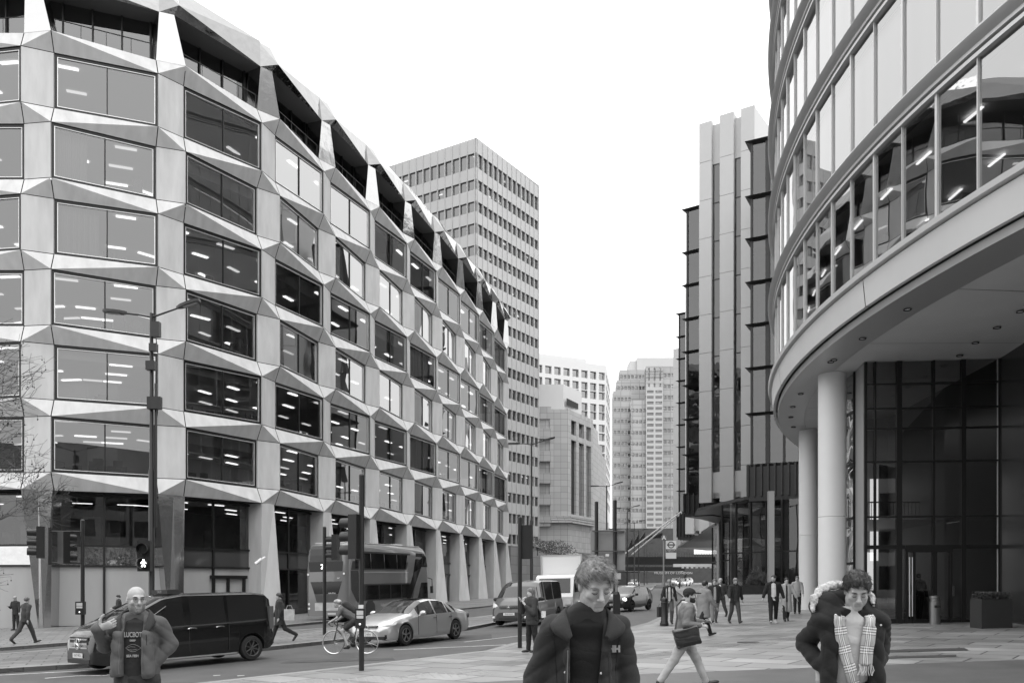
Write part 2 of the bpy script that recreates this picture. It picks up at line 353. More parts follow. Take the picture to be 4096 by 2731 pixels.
# interiors: slab ceilings, floors, rear wall, strip lights, curtains and desks
inn = MB(); lit = MB(); cur = MB(); desk = MB()
def ip(i, dep, z, f=0.):
    p = PIER[i]-NN[i]*dep
    if f: p = p*(1-f)+(PIER[i+1]-NN[i+1]*dep)*f
    return V((p.x, p.y, z))
for i in range(NP-1):
    for r in range(6):
        zc, zf = lo(r)+.12, up(r+1)-.25
        inn.poly([ip(i,.6,zc),ip(i+1,.6,zc),ip(i+1,10,zc),ip(i,10,zc)], 0)
        inn.poly([ip(i,.6,zf),ip(i+1,.6,zf),ip(i+1,10,zf),ip(i,10,zf)], 2)
        inn.poly([ip(i,10,zf),ip(i+1,10,zf),ip(i+1,10,zc),ip(i,10,zc)], 1)
        t = (PIER[i+1]-PIER[i]).normalized(); n = V((t.y,-t.x,0))
        rr = random.Random(i*31+r)
        if rr.random() < .93:
            for dep in (1.5, 4.1, 6.7, 9.0):
                for f in (.28, .78):
                    if rr.random() < .22: continue
                    c = ip(i, dep, zc-.05, f); lit.obox(c, t*rr.uniform(.5,.65), n*.11, (0,0,.02), 1 if rr.random() < .3 else 0)
        # curtains / blinds behind some panes
        cc = rr.random()
        if (i in (8,) and r > 0) or cc < .22:
            for half in ((0,1),):
                a, b = pp(i,1,0,0,.45), pp(i+1,0,0,0,.45); N = 44
                w0, w1 = (0, 1) if i == 8 else rr.choice([(0,.42),(.55,1),(0,.3)])
                pts = []
                for k in range(N+1):
                    u = w0+(w1-w0)*k/N; p = a*(1-u)+b*u + n*(.05*sin(k*1.05)+.03*sin(k*.43+r)); pts.append(p)
                for k in range(N): cur.poly([(pts[k].x,pts[k].y,zf+.2),(pts[k+1].x,pts[k+1].y,zf+.2),(pts[k+1].x,pts[k+1].y,zc-.1),(pts[k].x,pts[k].y,zc-.1)])
        elif cc < .38:
            h = rr.uniform(.3,1.1); a, b = pp(i,1,0,0,.42), pp(i+1,0,0,0,.42)
            cur.poly([(a.x,a.y,zc-h),(b.x,b.y,zc-h),(b.x,b.y,zc),(a.x,a.y,zc)])
        for k in range(7):
            f = rr.uniform(.12,.9); dep = rr.uniform(1.0,4.5); c = ip(i,dep,zf,f); hh = rr.uniform(.3,.65)
            desk.obox(c+V((0,0,hh)), t*rr.uniform(.15,.6), n*.25, (0,0,hh))
            desk.obox(c+V((0,0,hh*2+.2)), t*.26, n*.03, (0,0,.17))
inn.build('office_interior', [MATS['ceiling_white'], MATS['office_wall'], MATS['office_floor']], bl, smooth=0)
lit.build('ceiling_strip_lights', [lamp_strip, lamp_dim], bl, smooth=0)
cur.build('curtains', mat('pale_curtain', .5, .8), bl, smooth=0); desk.build('desks', MATS['office_clutter'], bl, smooth=0)
# roof terrace storey: leaning steel pillars, dark recess, railing, polished fascia
ZS = E+32.1; fas = MB(); rec = MB()
for i in range(NP):
    t, n = TT[i], NN[i]
    a, b = pp(i,0,up(0),0), pp(i,1,up(0),1); A = PIER[i]+t*.12-n*.25+V((0,0,ZS)); B_ = PIER[i]+t*.88-n*.05+V((0,0,ZS))
    mb = MB(); q = [a, b, B_, A]; w = [p-n*1.3 for p in q]
    mb.add(q+w, [(0,1,2,3),(1,5,6,2),(4,0,3,7)]); mb.build('terrace_pillar', steel_l, bl, smooth=0)
    top = [PIER[i]+t*.12-n*.45+V((0,0,ZS+1.6)), PIER[i]+t*.95-n*.3+V((0,0,ZS+1.6))]
    K = PIER[i]+t*1.05+n*.32+V((0,0,ZS+.42)); fas.poly([A,B_,K,top[0]]); fas.poly([K, top[1], top[0]])
    if i < NP-1:
        t2, n2 = TT[i+1], NN[i+1]; A2 = PIER[i+1]+t2*.12-n2*.25+V((0,0,ZS)); top2 = PIER[i+1]+t2*.12-n2*.45+V((0,0,ZS+1.6))
        K2 = A2
        if i == 4: top[1] = top[1]+n*.14; top2 = top2+n2*.14
        fas.poly([B_, A2, K]) ; fas.poly([K, A2, top2, top[1]])
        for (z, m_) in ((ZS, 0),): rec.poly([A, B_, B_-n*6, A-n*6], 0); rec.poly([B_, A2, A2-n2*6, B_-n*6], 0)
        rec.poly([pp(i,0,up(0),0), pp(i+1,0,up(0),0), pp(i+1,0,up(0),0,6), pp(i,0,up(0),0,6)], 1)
        g = MB(); p0, p1 = pp(i,0,up(0),0,1.15), pp(i+1,0,up(0),0,1.15); dz = V((0,0,ZS-up(0)))
        g.poly([p0,p1,p1+dz,p0+dz]); tg = g.build('terrace_glazing', glass_d if i > 4 else glass_sky, bl, smooth=0)
        g = MB(); d = (p1-p0)
        for k in range(5):
            c = p0+d*(k/4)+dz/2+NN[i]*.05; g.obox(c, d.normalized()*.04, NN[i]*.06, dz/2)
        g.build('terrace_mullions', frame_dark, bl, smooth=0)
        g = MB(); p0, p1 = pp(i,1,up(0),0,.15), pp(i+1,0,up(0),0,.15); d = p1-p0
        g.tube([p0+V((0,0,.95)), p1+V((0,0,.95))], .028, 6)
        for k in range(5): c = p0+d*(k/4); g.tube([c, c+V((0,0,.95))], .018, 5)
        g.build('railing', frame_dark, bl, smooth=0)
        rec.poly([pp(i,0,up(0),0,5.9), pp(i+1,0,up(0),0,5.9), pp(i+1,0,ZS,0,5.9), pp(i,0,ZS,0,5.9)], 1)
fas.build('roof_fascia', fascia_steel, bl, smooth=0)
cop = MB(); cp_ = [PIER[i]+TT[i]*f-NN[i]*.5+V((0,0,ZS+1.63)) for i in range(NP) for f in (.12,.95)]
for i in range(len(cp_)-1):
    if cp_[i].x > -40: cop.tube([cp_[i], cp_[i+1]], .045, 5)
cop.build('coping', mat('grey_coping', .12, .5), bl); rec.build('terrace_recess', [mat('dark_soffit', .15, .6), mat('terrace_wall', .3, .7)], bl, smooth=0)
roof = MB(); roof.poly([PIER[i]-NN[i]*.8+V((0,0,ZS+1.45)) for i in range(NP)]+[V((-30,118,ZS+1.45)), V((-70,80,ZS+1.45))]); roof.build('roof', mat('roof_grey', .2, .8), bl, smooth=0)
# end wall at the far corner and the hidden rear
ew = MB(); e0 = pp(NP-1,1,0,0); e1 = V((-14,118,0))
for (z0, z1) in ((-2, ZS+1.4),): ew.poly([(e0.x,e0.y,z0),(e1.x,e1.y,z0),(e1.x,e1.y,z1),(e0.x,e0.y,z1)])
b0 = PIER[0]-NN[0]*.3; ew.poly([(b0.x,b0.y,-4),(b0.x-14,b0.y+30,-4),(b0.x-14,b0.y+30,ZS+1.4),(b0.x,b0.y,ZS+1.4)])
ew.build('end_wall', concrete, bl, smooth=0)
# ground storeys
trans = MB(); low = MB(); fr = MB(); up_g = MB(); bandm = MB(); intr = MB()
for i in range(NP):
    t, n = TT[i], NN[i]; gz = g0(PIER[i].x, PIER[i].y)-.25; zt = lo(6)
    p = PIER[i]
    if i in (3, 4):   # steel-clad pillars, tapering downwards
        wl = .62 if i == 3 else .35
        tp = [p, p+t*WP-n*DP*.5, p+t*WP-n*1.5, p-n*1.5]; bt = [p+t*(wl+.25)-n*.1, p+t*(1.42)-n*.2, p+t*1.42-n*1.3, p+t*(wl+.25)-n*1.3]
        rid_t, rid_b = p+t*.85-n*.05, p+t*(wl+.55)+n*.15
    else:
        tp = [p+t*.02-n*.05, p+t*1.3-n*.3, p+t*1.3-n*1.4, p-n*1.4]; bt = [p+t*.02-n*.1, p+t*1.55-n*.3, p+t*1.55-n*1.4, p-n*1.4]
        rid_t, rid_b = p+t*1.0-n*.05, p+t*1.05+n*.7
    mb = MB(); T_ = [tp[0],rid_t,tp[1],tp[2],tp[3]]; B_ = [bt[0],rid_b,bt[1],bt[2],bt[3]]
    mb.add([(q.x,q.y,zt) for q in T_]+[(q.x,q.y,gz) for q in B_], [(5+k,5+(k+1)%5,(k+1)%5,k) for k in range(5)]+[(0,1,2,3,4)])
    mb.build('ground_pillar', mat('steel_pillar_cladding', .5, .12, metal=.9, bump=.4, bscale=.5, bdist=.06) if i in (3,4) else concrete, bl, smooth=0)
    if i < NP-1:
        a, b = p+t*.6-n*1.1, PIER[i+1]+TT[i+1]*.6-NN[i+1]*1.1; d = (b-a); dn = d.normalized(); nm = V((dn.y,-dn.x,0)); L = d.length
        def band(mbx, z0, z1, e=0, f0=0., f1=1., mi=0):
            q0, q1 = a+d*f0+nm*e, a+d*f1+nm*e
            mbx.poly([(q0.x,q0.y,z0),(q1.x,q1.y,z0),(q1.x,q1.y,z1),(q0.x,q0.y,z1)], mi)
        z1, z2 = E+1.1, E+2.2
        g = MB(); band(g, z2, zt); g.build('shopfront_pane', glass_a, bl, smooth=0)
        g = MB(); band(g, z1, z2, .02); g.build('steel_spandrel', steel if i in (2,3) else mat('dark_glass_spandrel', .12, .12, metal=.5, bump=.3, bscale=.6, bdist=.05), bl, smooth=0)
        g = MB()
        if i in (0,1,2,3,4):
            band(g, gz+.35, z1); g.build('backlit_panel', mat('pale_backlit_panel', .38, .25, var=.12, scale=.8, stretch=(1,1,.2)), bl, smooth=0)
        else: band(g, gz, z1); g.build('shopfront_pane', glass_a, bl, smooth=0)
        for f in (.0,.5,1.0):
            q = a+d*f+nm*.05; fr.obox((q.x,q.y,(gz+zt)/2), dn*.06, nm*.07, (0,0,(zt-gz)/2))
        for z in (z1, z2, zt-.12, gz+.3): 
            q = a+d*.5+nm*.05; fr.obox((q.x,q.y,z), dn*L/2, nm*.06, (0,0,.05))
        if i == 4:     # double entrance door
            mbd = MB()
            for f in (.5,.66,.84): q = a+d*f+nm*.1; mbd.obox((q.x,q.y,gz+1.5), dn*.09, nm*.05, (0,0,1.35))
            q = a+d*.67+nm*.1; mbd.obox((q.x,q.y,gz+2.9), dn*1.3, nm*.05, (0,0,.1)); mbd.build('entrance_door', frame_dark, bl, smooth=0)
            for f in (.64,.68):
                h = MB(); q = a+d*f+nm*.25; h.tube([(q.x,q.y,gz+1.0),(q.x,q.y,gz+2.0)], .02, 6); h.build('door_handle', frame_light, bl)
        # interior of the lower storeys
        q = [a-nm*.1, b-nm*.1, b-nm*8, a-nm*8]
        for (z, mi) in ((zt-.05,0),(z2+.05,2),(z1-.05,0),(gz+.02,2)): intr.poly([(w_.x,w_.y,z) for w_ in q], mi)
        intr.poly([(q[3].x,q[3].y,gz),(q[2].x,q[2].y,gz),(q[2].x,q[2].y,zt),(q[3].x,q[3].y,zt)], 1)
        for dep in (1.5,3.5,5.5):
            for f in (.3,.7): c = a+d*f-nm*dep; (random.random() < .45) and trans.obox((c.x,c.y,zt-.1), dn*.55, nm*.05, (0,0,.02))
        for k in range(6):
            c = a+d*random.uniform(.1,.9)-nm*random.uniform(.6,3); hh = random.uniform(.4,.9); bandm.obox((c.x,c.y,z2+hh), dn*random.uniform(.2,.6), nm*.1, (0,0,hh))
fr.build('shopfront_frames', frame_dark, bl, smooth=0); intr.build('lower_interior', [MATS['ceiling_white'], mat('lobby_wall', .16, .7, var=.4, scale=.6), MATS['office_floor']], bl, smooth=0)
trans.build('lower_strip_lights', lamp_strip, bl, smooth=0); bandm.build('mezzanine_furniture', MATS['office_clutter'], bl, smooth=0)
# ---------------- curved glass building on the right ----------------
CX, CY, R0 = 55.4, 28.2, 44.8
def cp(r, deg, z): a = rad(deg); return V((CX-r*cos(a), CY+r*sin(a), z))
cb = thing('curved_glass_building', 'curved glass office building overhanging the plaza on round white columns', 'building')
fascia_m = mat('pale_fascia_stone', .56, .7, var=.04, scale=.7, spec=.3); ledge_m = mat('grey_metal_ledge', .42, .4, metal=.3)
pale_metal = mat('pale_metal_mullion', .6, .4, metal=.3)
def rev(prof, a0, a1, step, name, m, mi=None):
    mb = MB(); n = int((a1-a0)/step); 
    vs_ = [cp(r, a0+(a1-a0)*k/n, z) for k in range(n+1) for r, z in prof]; q = len(prof)
    mb.add(vs_, [(k*q+j, k*q+j+1, (k+1)*q+j+1, (k+1)*q+j) for k in range(n) for j in range(q-1)])
    return mb.build(name, m, cb, smooth=30)
A0, A1 = -42, 62
rev([(R0-1.2,E+8.0),(R0,E+8.0)], A0, A1, 1, 'soffit_edge', ledge_m)
rev([(R0,E+8.0),(R0+.02,E+8.22),(R0-.05,E+8.24)], A0, A1, 1, 'fascia_drip', ledge_m)
seg = 13
k = A0
while k < A1:
    rev([(R0+.1,E+8.24),(R0+.22,E+8.24),(R0+.3,E+9.02),(R0,E+9.06)], k+.03, min(k+seg,A1)-.03, 1, 'fascia_panel', fascia_m); k += seg
rev([(R0+.1,E+9.06),(R0+.42,E+9.08),(R0+.45,E+9.22),(R0+.1,E+9.3)], A0, A1, 1, 'sill_ledge', fascia_m)
GR = R0+.1; NST = 10; HST = 3.85
bays = []
a = -35.48
while a < 58: bays.append(a); a += 4.0
blind = mat('closed_pale_blinds', .60, .7)
gl_curve = glassmat('curved_tower_glass', .30, .8, wav=.002, wsc=.5); gl_curve0 = glassmat('curved_tower_clear_glass', .33, .55, wav=.004, wsc=.5)
for s_ in range(NST):
    zb = E+9.32+s_*HST; zt = zb+3.22
    if s_ < NST:
        rev([(GR-.05,zt),(GR+.12,zt),(GR+.12,zt+.1),(GR-.02,zt+.1)], A0, A1, 1, 'head_rail', pale_metal)
        rev([(GR-.02,zt+.1),(GR-.02,zt+.17)], A0, A1, 1, 'shadow_gap', joint)
        rev([(GR-.02,zt+.17),(GR+.16,zt+.17),(GR+.16,zt+.26)], A0, A1, 1, 'lower_rail', pale_metal)
        rev([(GR+.16,zt+.26),(GR+.3,zt+.34),(GR+.36,zt+.44),(GR+.3,zt+.54)], A0, A1, 1, 'floor_ledge', ledge_m)
        rev([(GR+.3,zt+.54),(GR-.05,zt+.62)], A0, A1, 1, 'ledge_top', pale_metal)
    far = MB()
    for bi, b in enumerate(bays):
        if s_ % 2: b = b-2.0
        vis = -17 < b < 27 and s_ < 8
        mb = MB() if vis else far
        for aa, w in ((b, .045), (b+2.0, .016)):
            c = cp(GR+.03, aa, (zb+zt)/2); t = (cp(GR, aa+.1, 0)-cp(GR, aa-.1, 0)).normalized(); n = V((-cos(rad(aa)), sin(rad(aa)), 0))
            mb.obox(c, t*w, n*(.05 if w > .05 else .03), (0,0,(zt-zb)/2), 0)
        def pane(g):
            for a_, b_ in ((b, b+2.0), (b+2.0, b+4.0)): g.poly([cp(GR,a_,zb),cp(GR,a_,zt),cp(GR,b_,zt),cp(GR,b_,zb)], 1 if g is far else 0)
        if vis:
            o = mb.build('window', pale_metal, cb, smooth=0); g = MB(); pane(g); g.build('pane', gl_curve0 if s_ == 0 else gl_curve, o, smooth=0)
        else: pane(far)
    o = far.build('far_glazing', [pale_metal, gl_curve], cb, smooth=0); o['kind'] = 'stuff'
    if s_ > 7: 
        rev([(GR-.35,zb+.03),(GR-.35,zt-.03)], A0, A1, 2, 'blinds', blind); continue
    rev([(GR-.3,zt-.02),(GR-9,zt-.02)], A0, A1, 2, 'storey_ceiling', MATS['ceiling_white'])
    rev([(GR-.1,zb+.02),(GR-9,zb+.02)], A0, A1, 2, 'storey_floor', MATS['office_floor'])
    rev([(GR-9,zb),(GR-9,zt)], A0, A1, 2, 'rear_partition', MATS['office_wall'])
    if s_ >= 1: rev([(GR-.35,zb+.03),(GR-.35,zt-.03)], A0, A1, 1, 'blinds', blind)
lt = MB()
for a in np.arange(-16, 28, 3.1):
    for dep in (1.4, 3.6, 6.0):
        c = cp(GR-dep, a, E+9.32+3.12); n = V((-cos(rad(a)), sin(rad(a)), 0)); t = V((n.y,-n.x,0)); lt.obox(c, t*.38, n*.035, (0,0,.02))
lt.build('strip_lights', lamp_strip, cb, smooth=0)
dk = MB(); rr = random.Random(5)
for a in np.arange(-16, 28, 1.7):
    c = cp(GR-rr.uniform(.8,3), a, E+9.35+.5); n = V((-cos(rad(a)), sin(rad(a)), 0)); t = V((n.y,-n.x,0)); dk.obox(c, t*rr.uniform(.2,.5), n*.2, (0,0,rr.uniform(.35,.7)))
dk.build('desks', MATS['office_clutter'], cb, smooth=0)
# top cap and inner soffit
so_m = mat('grey_soffit', .58, .75, var=.05, scale=.6)
mb = MB(); n = 60
ring = [cp(R0-1.2, A0+(A1-A0)*k/n, E+8.02) for k in range(n+1)]; inner = [cp(12, A0+(A1-A0)*k/n, E+8.02) for k in range(n+1)]
mb.add(ring+inner, [(k, k+1, n+2+k, n+1+k) for k in range(n)]); mb.build('soffit', so_m, cb, smooth=0)
sj = MB()
for a in range(-34, 60, 7):
    q0, q1 = cp(R0-1.25, a, E+8.012), cp(22, a, E+8.012); d_ = (q1-q0).normalized(); w_ = V((-d_.y,d_.x,0))*.012; sj.poly([q0-w_,q1-w_,q1+w_,q0+w_])
for rr_ in (R0-6.5, R0-13): sj.add([cp(rr_+s_, a, E+8.012) for a in range(-34,61,2) for s_ in (0,.025)], [(2*k,2*k+1,2*k+3,2*k+2) for k in range(47)])
sj.build('soffit_joints', mat('soffit_joint', .12, .9), cb, smooth=0)
mb = MB(); ring = [V((p.x,p.y,E+9.32+NST*HST)) for p in ring]; inner = [V((p.x,p.y,E+9.32+NST*HST)) for p in inner]
mb.add(ring+inner, [(k, k+1, n+2+k, n+1+k) for k in range(n)]); mb.build('roof', so_m, cb, smooth=0)
# columns and downlights
colm = mat('white_column_render', .76, .55, var=.02, scale=2)
for (x, y, lb) in ((12.15,33.2,'near'),(15.35,45.2,'far')):
    mb = MB(); z0 = g0(x,y); mb.cyl(x, y, z0-.1, E+2.6, .51, n=40); mb.cyl(x, y, E+2.612, E+8.01, .51, n=40); mb.build('round_column', colm, cb)
for (zx, zy) in ((760,42),(1305,52),(1192,130),(1088,203),(1012,265),(543,183),(390,296),(245,450),(207,513),(197,563),(210,610),(405,287)):
    px, py = 3000+zx*.829, 1200+zy*.829; d = 3500*8/(2342-py); p = P(px, py, d)
    mb = MB(); mb.lathe([(.075,-.005),(.115,-.005),(.115,.02)], (p.x,p.y,E+7.98), (0,0,-1), 14, 0); mb.lathe([(0,.0),(.075,.0)], (p.x,p.y,E+7.98), (0,0,-1), 14, 1)
    mb.build('downlight', [frame_dark, white_paint], cb)
# recessed lobby: glazed front, pale return pier, dark stone side wall
lobg = glassmat('lobby_glass', .17, .6, wav=.004, wsc=.3)
def wallseg(mb, a, b, z0, z1, mi=0): mb.poly([(a[0],a[1],z0),(b[0],b[1],z0),(b[0],b[1],z1),(a[0],a[1],z1)], mi)
LA, LB = V((12.65,31.4,0)), V((17.2,30.9,0)); ZL0, ZL1 = g0(13,31)-.1, E+8.0
mb = MB(); wallseg(mb, LA, LB, ZL0, ZL1); mb.build('lobby_glazing', lobg, cb, smooth=0)
mb = MB(); d = LB-LA; L = d.length; dn = d.normalized(); nm = V((dn.y,-dn.x,0))
def lx(px): return (px-3460)/(3991-3460)
for px, w in ((3463,.04),(3501,.03),(3597,.09),(3733,.035),(3850,.075),(3989,.04)):
    c = LA+d*lx(px)+nm*.02; mb.obox((c.x,c.y,(ZL0+ZL1)/2), dn*w, nm*.08, (0,0,(ZL1-ZL0)/2))
for py in (1536,1634,1714,1846,2066,2187): 
    z = E+(2342-py)/112; c = (LA+LB)/2+nm*.01; mb.obox((c.x,c.y,z), dn*L/2, nm*.07, (0,0,.03 if py != 2187 else .07))
mb.obox(((LA+LB)/2+nm*.01+V((0,0,ZL0+.2))), dn*L/2, nm*.06, (0,0,.1))
mb.build('lobby_frame', frame_dark, cb, smooth=0)
dr = MB()
for px in (3625,3655,3740,3800): c = LA+d*lx(px)+nm*.1; dr.obox((c.x,c.y,ZL0+1.5), dn*.035, nm*.03, (0,0,1.4))
c = LA+d*lx(3712)+nm*.1; dr.obox((c.x,c.y,ZL0+2.8), dn*.8, nm*.05, (0,0,.12)); dr.build('entrance_door', frame_dark, cb, smooth=0)
for px in (3634,3645): h = MB(); c = LA+d*lx(px)+nm*.16; h.cyl(c.x, c.y, ZL0+.4, ZL0+2.5, .022, n=8); h.build('door_handle', frame_light, cb)
pw = mat('lobby_pale_pier', .30, .5); mb = MB(); wallseg(mb, (12.85,32.75), LA+V((-.02,.02,0)), ZL0, ZL1)
for z in (2066,1846,1634,2290): pass
mb.build('lobby_pier', pw, cb, smooth=0)
mb = MB(); wallseg(mb, (12.93,34.1), (12.87,32.8), ZL0, ZL1); wallseg(mb, (17.5,45.5), (12.93,34.1), ZL0, ZL1); mb.build('side_glazing', glassmat('side_glass', .45, .25, wav=.03, wsc=.8), cb, smooth=0)
mb = MB()
for z in (2066,1846,1634,2250): zz = E+(2342-z)/108; mb.obox((12.9,33.45,zz), (.03,.65,0), (.04,0,0), (0,0,.05))
mb.obox((12.84,32.78,(ZL0+ZL1)/2), (.05,0,0), (0,.05,0), (0,0,(ZL1-ZL0)/2)); mb.build('side_frame', frame_dark, cb, smooth=0)
dstone = mat('dark_polished_stone', .035, .22, var=.2, scale=2)
mb = MB(); wallseg(mb, LB, (16.5,26.5), ZL0-.3, ZL1); wallseg(mb, (16.5,26.5), (17.2,14), ZL0-.3, ZL1); mb.build('dark_side_wall', dstone, cb, smooth=0)
mb = MB(); mb.obox((16.9,28.85,E+2.5), (.02,0,0), (-.36,-2.1,0), (0,0,.02)); 
mb.obox((17.15,30.87,(ZL0+ZL1)/2), (.02,0,0),(0,.03,0),(0,0,(ZL1-ZL0)/2)); mb.build('wall_trim', pale_metal, cb, smooth=0)
mb = MB(); mb.obox((16.55,27.6,E+.9-1.1), (.03,0,0), (0,.12,0), (0,0,.2)); mb.build('intercom_panel', frame_light, cb, smooth=0)
# lobby interior; added glowing rear panels stand in for bright reflections and views through
added_glow = mat('added_lobby_glow', .5, .6, emit=.5); dw = mat('lobby_dark_wall', .12, .6)
mb = MB(); fl = ZL0+.12
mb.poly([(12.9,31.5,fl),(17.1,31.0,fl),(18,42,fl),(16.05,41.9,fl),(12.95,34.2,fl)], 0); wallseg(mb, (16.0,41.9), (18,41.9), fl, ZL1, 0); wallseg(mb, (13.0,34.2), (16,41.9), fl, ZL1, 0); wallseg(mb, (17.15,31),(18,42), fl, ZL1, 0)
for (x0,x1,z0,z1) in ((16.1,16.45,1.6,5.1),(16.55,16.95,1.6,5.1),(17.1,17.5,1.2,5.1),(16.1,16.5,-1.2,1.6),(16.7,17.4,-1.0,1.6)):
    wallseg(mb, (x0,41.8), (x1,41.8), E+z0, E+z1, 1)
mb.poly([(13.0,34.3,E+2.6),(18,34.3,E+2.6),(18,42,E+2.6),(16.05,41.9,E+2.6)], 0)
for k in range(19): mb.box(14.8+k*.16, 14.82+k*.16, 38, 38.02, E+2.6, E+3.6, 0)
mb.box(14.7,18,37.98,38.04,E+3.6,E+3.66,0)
mb.build('lobby_interior', [dw, added_glow], cb, smooth=0)
mb = MB()
for (x,y) in ((13.5,33),(14.1,34),(15.5,33.4),(16.4,35),(14.8,37)): mb.box(x-.25,x+.25,y,y+.3,fl,fl+random.uniform(.8,1.2))
mb.build('reception_furniture', MATS['office_clutter'], cb, smooth=0)
# back side of this building so that nothing is seen through it
mb = MB(); pts = [cp(R0-9, a_, 0) for a_ in range(40, 63, 4)]
wallseg(mb, (18.2,31),(18.2,45), ZL0, ZL1); wallseg(mb,(17.6,45.6),(32,62),ZL0,ZL1); mb.build('core_wall', dw, cb, smooth=0)

# ---------------- generic gridded facade ----------------
def facade(parent, p0, p1, z0, z1, bays_, rows, wallm, glassm, pier=.3, depth=.25, margin=0., fin=None, finm=None, limit=100, cnt=None, pname='window', clut=None):
    p0, p1 = V((p0[0],p0[1],0)), V((p1[0],p1[1],0)); d = p1-p0; L = d.length; dn = d/L; n = V((dn.y,-dn.x,0))
    if isinstance(bays_, int): bw_ = (L-2*margin)/bays_; bb = [(margin+k*bw_+pier/2, margin+(k+1)*bw_-pier/2) for k in range(bays_)]
    else: bb = bays_
    w = MB()
    def bx(u0, u1, za, zb, e0, e1, mb=w, mi=0):
        c = p0+dn*(u0+u1)/2+n*(e0+e1)/2; mb.obox((c.x,c.y,(za+zb)/2), dn*(u1-u0)/2, n*(e1-e0)/2, (0,0,(zb-za)/2), mi)
    rows = sorted(rows); zz = z0
    for (a_, b_) in rows:
        if a_ > zz: bx(0, L, zz, a_, -depth, 0)
        u = 0
        for (u0, u1) in bb:
            if u0 > u: bx(u, u0, a_, b_, -depth, 0)
            u = u1
        if u < L: bx(u, L, a_, b_, -depth, 0)
        zz = b_
    bx(0, L, zz, z1, -depth, 0)
    w.build('wall', wallm, parent, smooth=0)
    if fin:
        f = MB()
        for (u0, u1) in bb+[(bb[-1][1]+pier, 0)]: bx(u0-pier/2-fin[0]/2, u0-pier/2+fin[0]/2, z0, z1-.05, 0, fin[1], f)
        f.build('facade_fins', finm, parent, smooth=0)
    cnt = cnt if cnt is not None else [0]; rest = MB()
    for (a_, b_) in reversed(rows):
        for (u0, u1) in bb:
            m_ = MB() if cnt[0] < limit else rest
            q = [p0+dn*u-n*depth*.9 for u in (u0, u1)]
            m_.poly([(q[0].x,q[0].y,a_),(q[1].x,q[1].y,a_),(q[1].x,q[1].y,b_),(q[0].x,q[0].y,b_)])
            if cnt[0] < limit: m_.build(pname, glassm, parent, smooth=0)
            cnt[0] += 1
    if rest.v: o = rest.build('further_windows', glassm, parent, smooth=0); o['kind'] = 'stuff'
    # lit interior behind
    q = [p0-n*(depth+3.0), p1-n*(depth+3.0)]; w2 = MB(); w2.poly([(q[0].x,q[0].y,z0),(q[1].x,q[1].y,z0),(q[1].x,q[1].y,z1),(q[0].x,q[0].y,z1)], 0)
    rr = random.Random(int(p0.x*10+p0.y))
    for (a_, b_) in rows:
        for z in (a_-.3, b_+.15):
            r_ = [p0-n*(depth+.03), p1-n*(depth+.03), p1-n*(depth+2.9), p0-n*(depth+2.9)]; w2.poly([(v.x,v.y,z) for v in r_], 1)
        for (u0, u1) in bb:
            if rr.random() < (clut or .18):
                c = p0+dn*(u0+u1)/2-n*(depth+rr.uniform(.5,2)); w2.obox((c.x,c.y,b_+.02), dn*rr.uniform(.2,.6), n*.08, (0,0,.03), 2)
    w2.build('interior', [MATS['office_wall'], MATS['ceiling_white'], lamp_strip], parent, smooth=0)
# ---- grey slab tower behind the left building
tower = thing('slab_tower', 'tall grey slab tower with white fins rising behind the faceted building', 'building')
tw = mat('grey_tower_panel', .40, .6, var=.05, scale=.4, metal=.2); tf = mat('white_tower_fin', .46, .5); tg = glassmat('tower_glass', .2, .4, wav=.01, wsc=.4)
T0 = (-5.7,140); TR = (-5.7+.532*19.9, 140+.847*19.9); TL = (-5.7-.847*44, 140+.532*44)
rows = [(E+66.96, E+69.3)]+[(E+63.45-3.52*k, E+65.1-3.52*k) for k in range(18)]; cnt = [0]
facade(tower, T0, TR, -2, E+71.6, 13, rows, tw, tg, pier=.2, depth=.3, margin=.35, fin=(.07,.10), finm=tf, cnt=cnt, limit=100)
facade(tower, TL, T0, -2, E+71.6, 29, rows, tw, tg, pier=.2, depth=.3, margin=.3, fin=(.07,.10), finm=tf, cnt=cnt, limit=100)
mb = MB(); q = [T0, TR, (TR[0]-.847*44, TR[1]+.532*44), TL]; mb.prism(q, E+71.4, E+71.65); c_ = [(p[0],p[1]) for p in q]; mb.build('roof', tf, tower, smooth=0)
mb = MB(); wallseg(mb, TR, q[2], -2, E+71.5); mb.build('rear_wall', tw, tower, smooth=0)
# ---- stone office building with strip windows
stone = mat('pale_stone_blocks', .40, .7, var=.1, scale=.5)
def blockmat(name, c1, c2, mort, sx, sz, rough=.7, ms=.03):
    m = bpy.data.materials.new(name); m.use_nodes = True; t = m.node_tree; b = t.nodes['Principled BSDF']; b.inputs['Roughness'].default_value = rough
    tc = t.nodes.new('ShaderNodeTexCoord'); sp = t.nodes.new('ShaderNodeSeparateXYZ'); ad = t.nodes.new('ShaderNodeMath'); ad.operation = 'ADD'; cb_ = t.nodes.new('ShaderNodeCombineXYZ')
    br = t.nodes.new('ShaderNodeTexBrick'); br.offset = 0; br.inputs['Scale'].default_value = 1; br.inputs['Brick Width'].default_value = sx; br.inputs['Row Height'].default_value = sz; br.inputs['Mortar Size'].default_value = ms
    for nm_, v_ in (('Color1', c1), ('Color2', c2), ('Mortar', mort)): br.inputs[nm_].default_value = (v_,)*3+(1,)
    L = t.links.new; L(tc.outputs['Object'], sp.inputs[0]); L(sp.outputs[0], ad.inputs[0]); L(sp.outputs[1], ad.inputs[1]); L(ad.outputs[0], cb_.inputs[0]); L(sp.outputs[2], cb_.inputs[1]); L(cb_.outputs[0], br.inputs[0]); L(br.outputs[0], b.inputs['Base Color'])
    MATS[name] = m; return m
stone = blockmat('stone_blocks', .38, .46, .2, 1.3, 1.15)
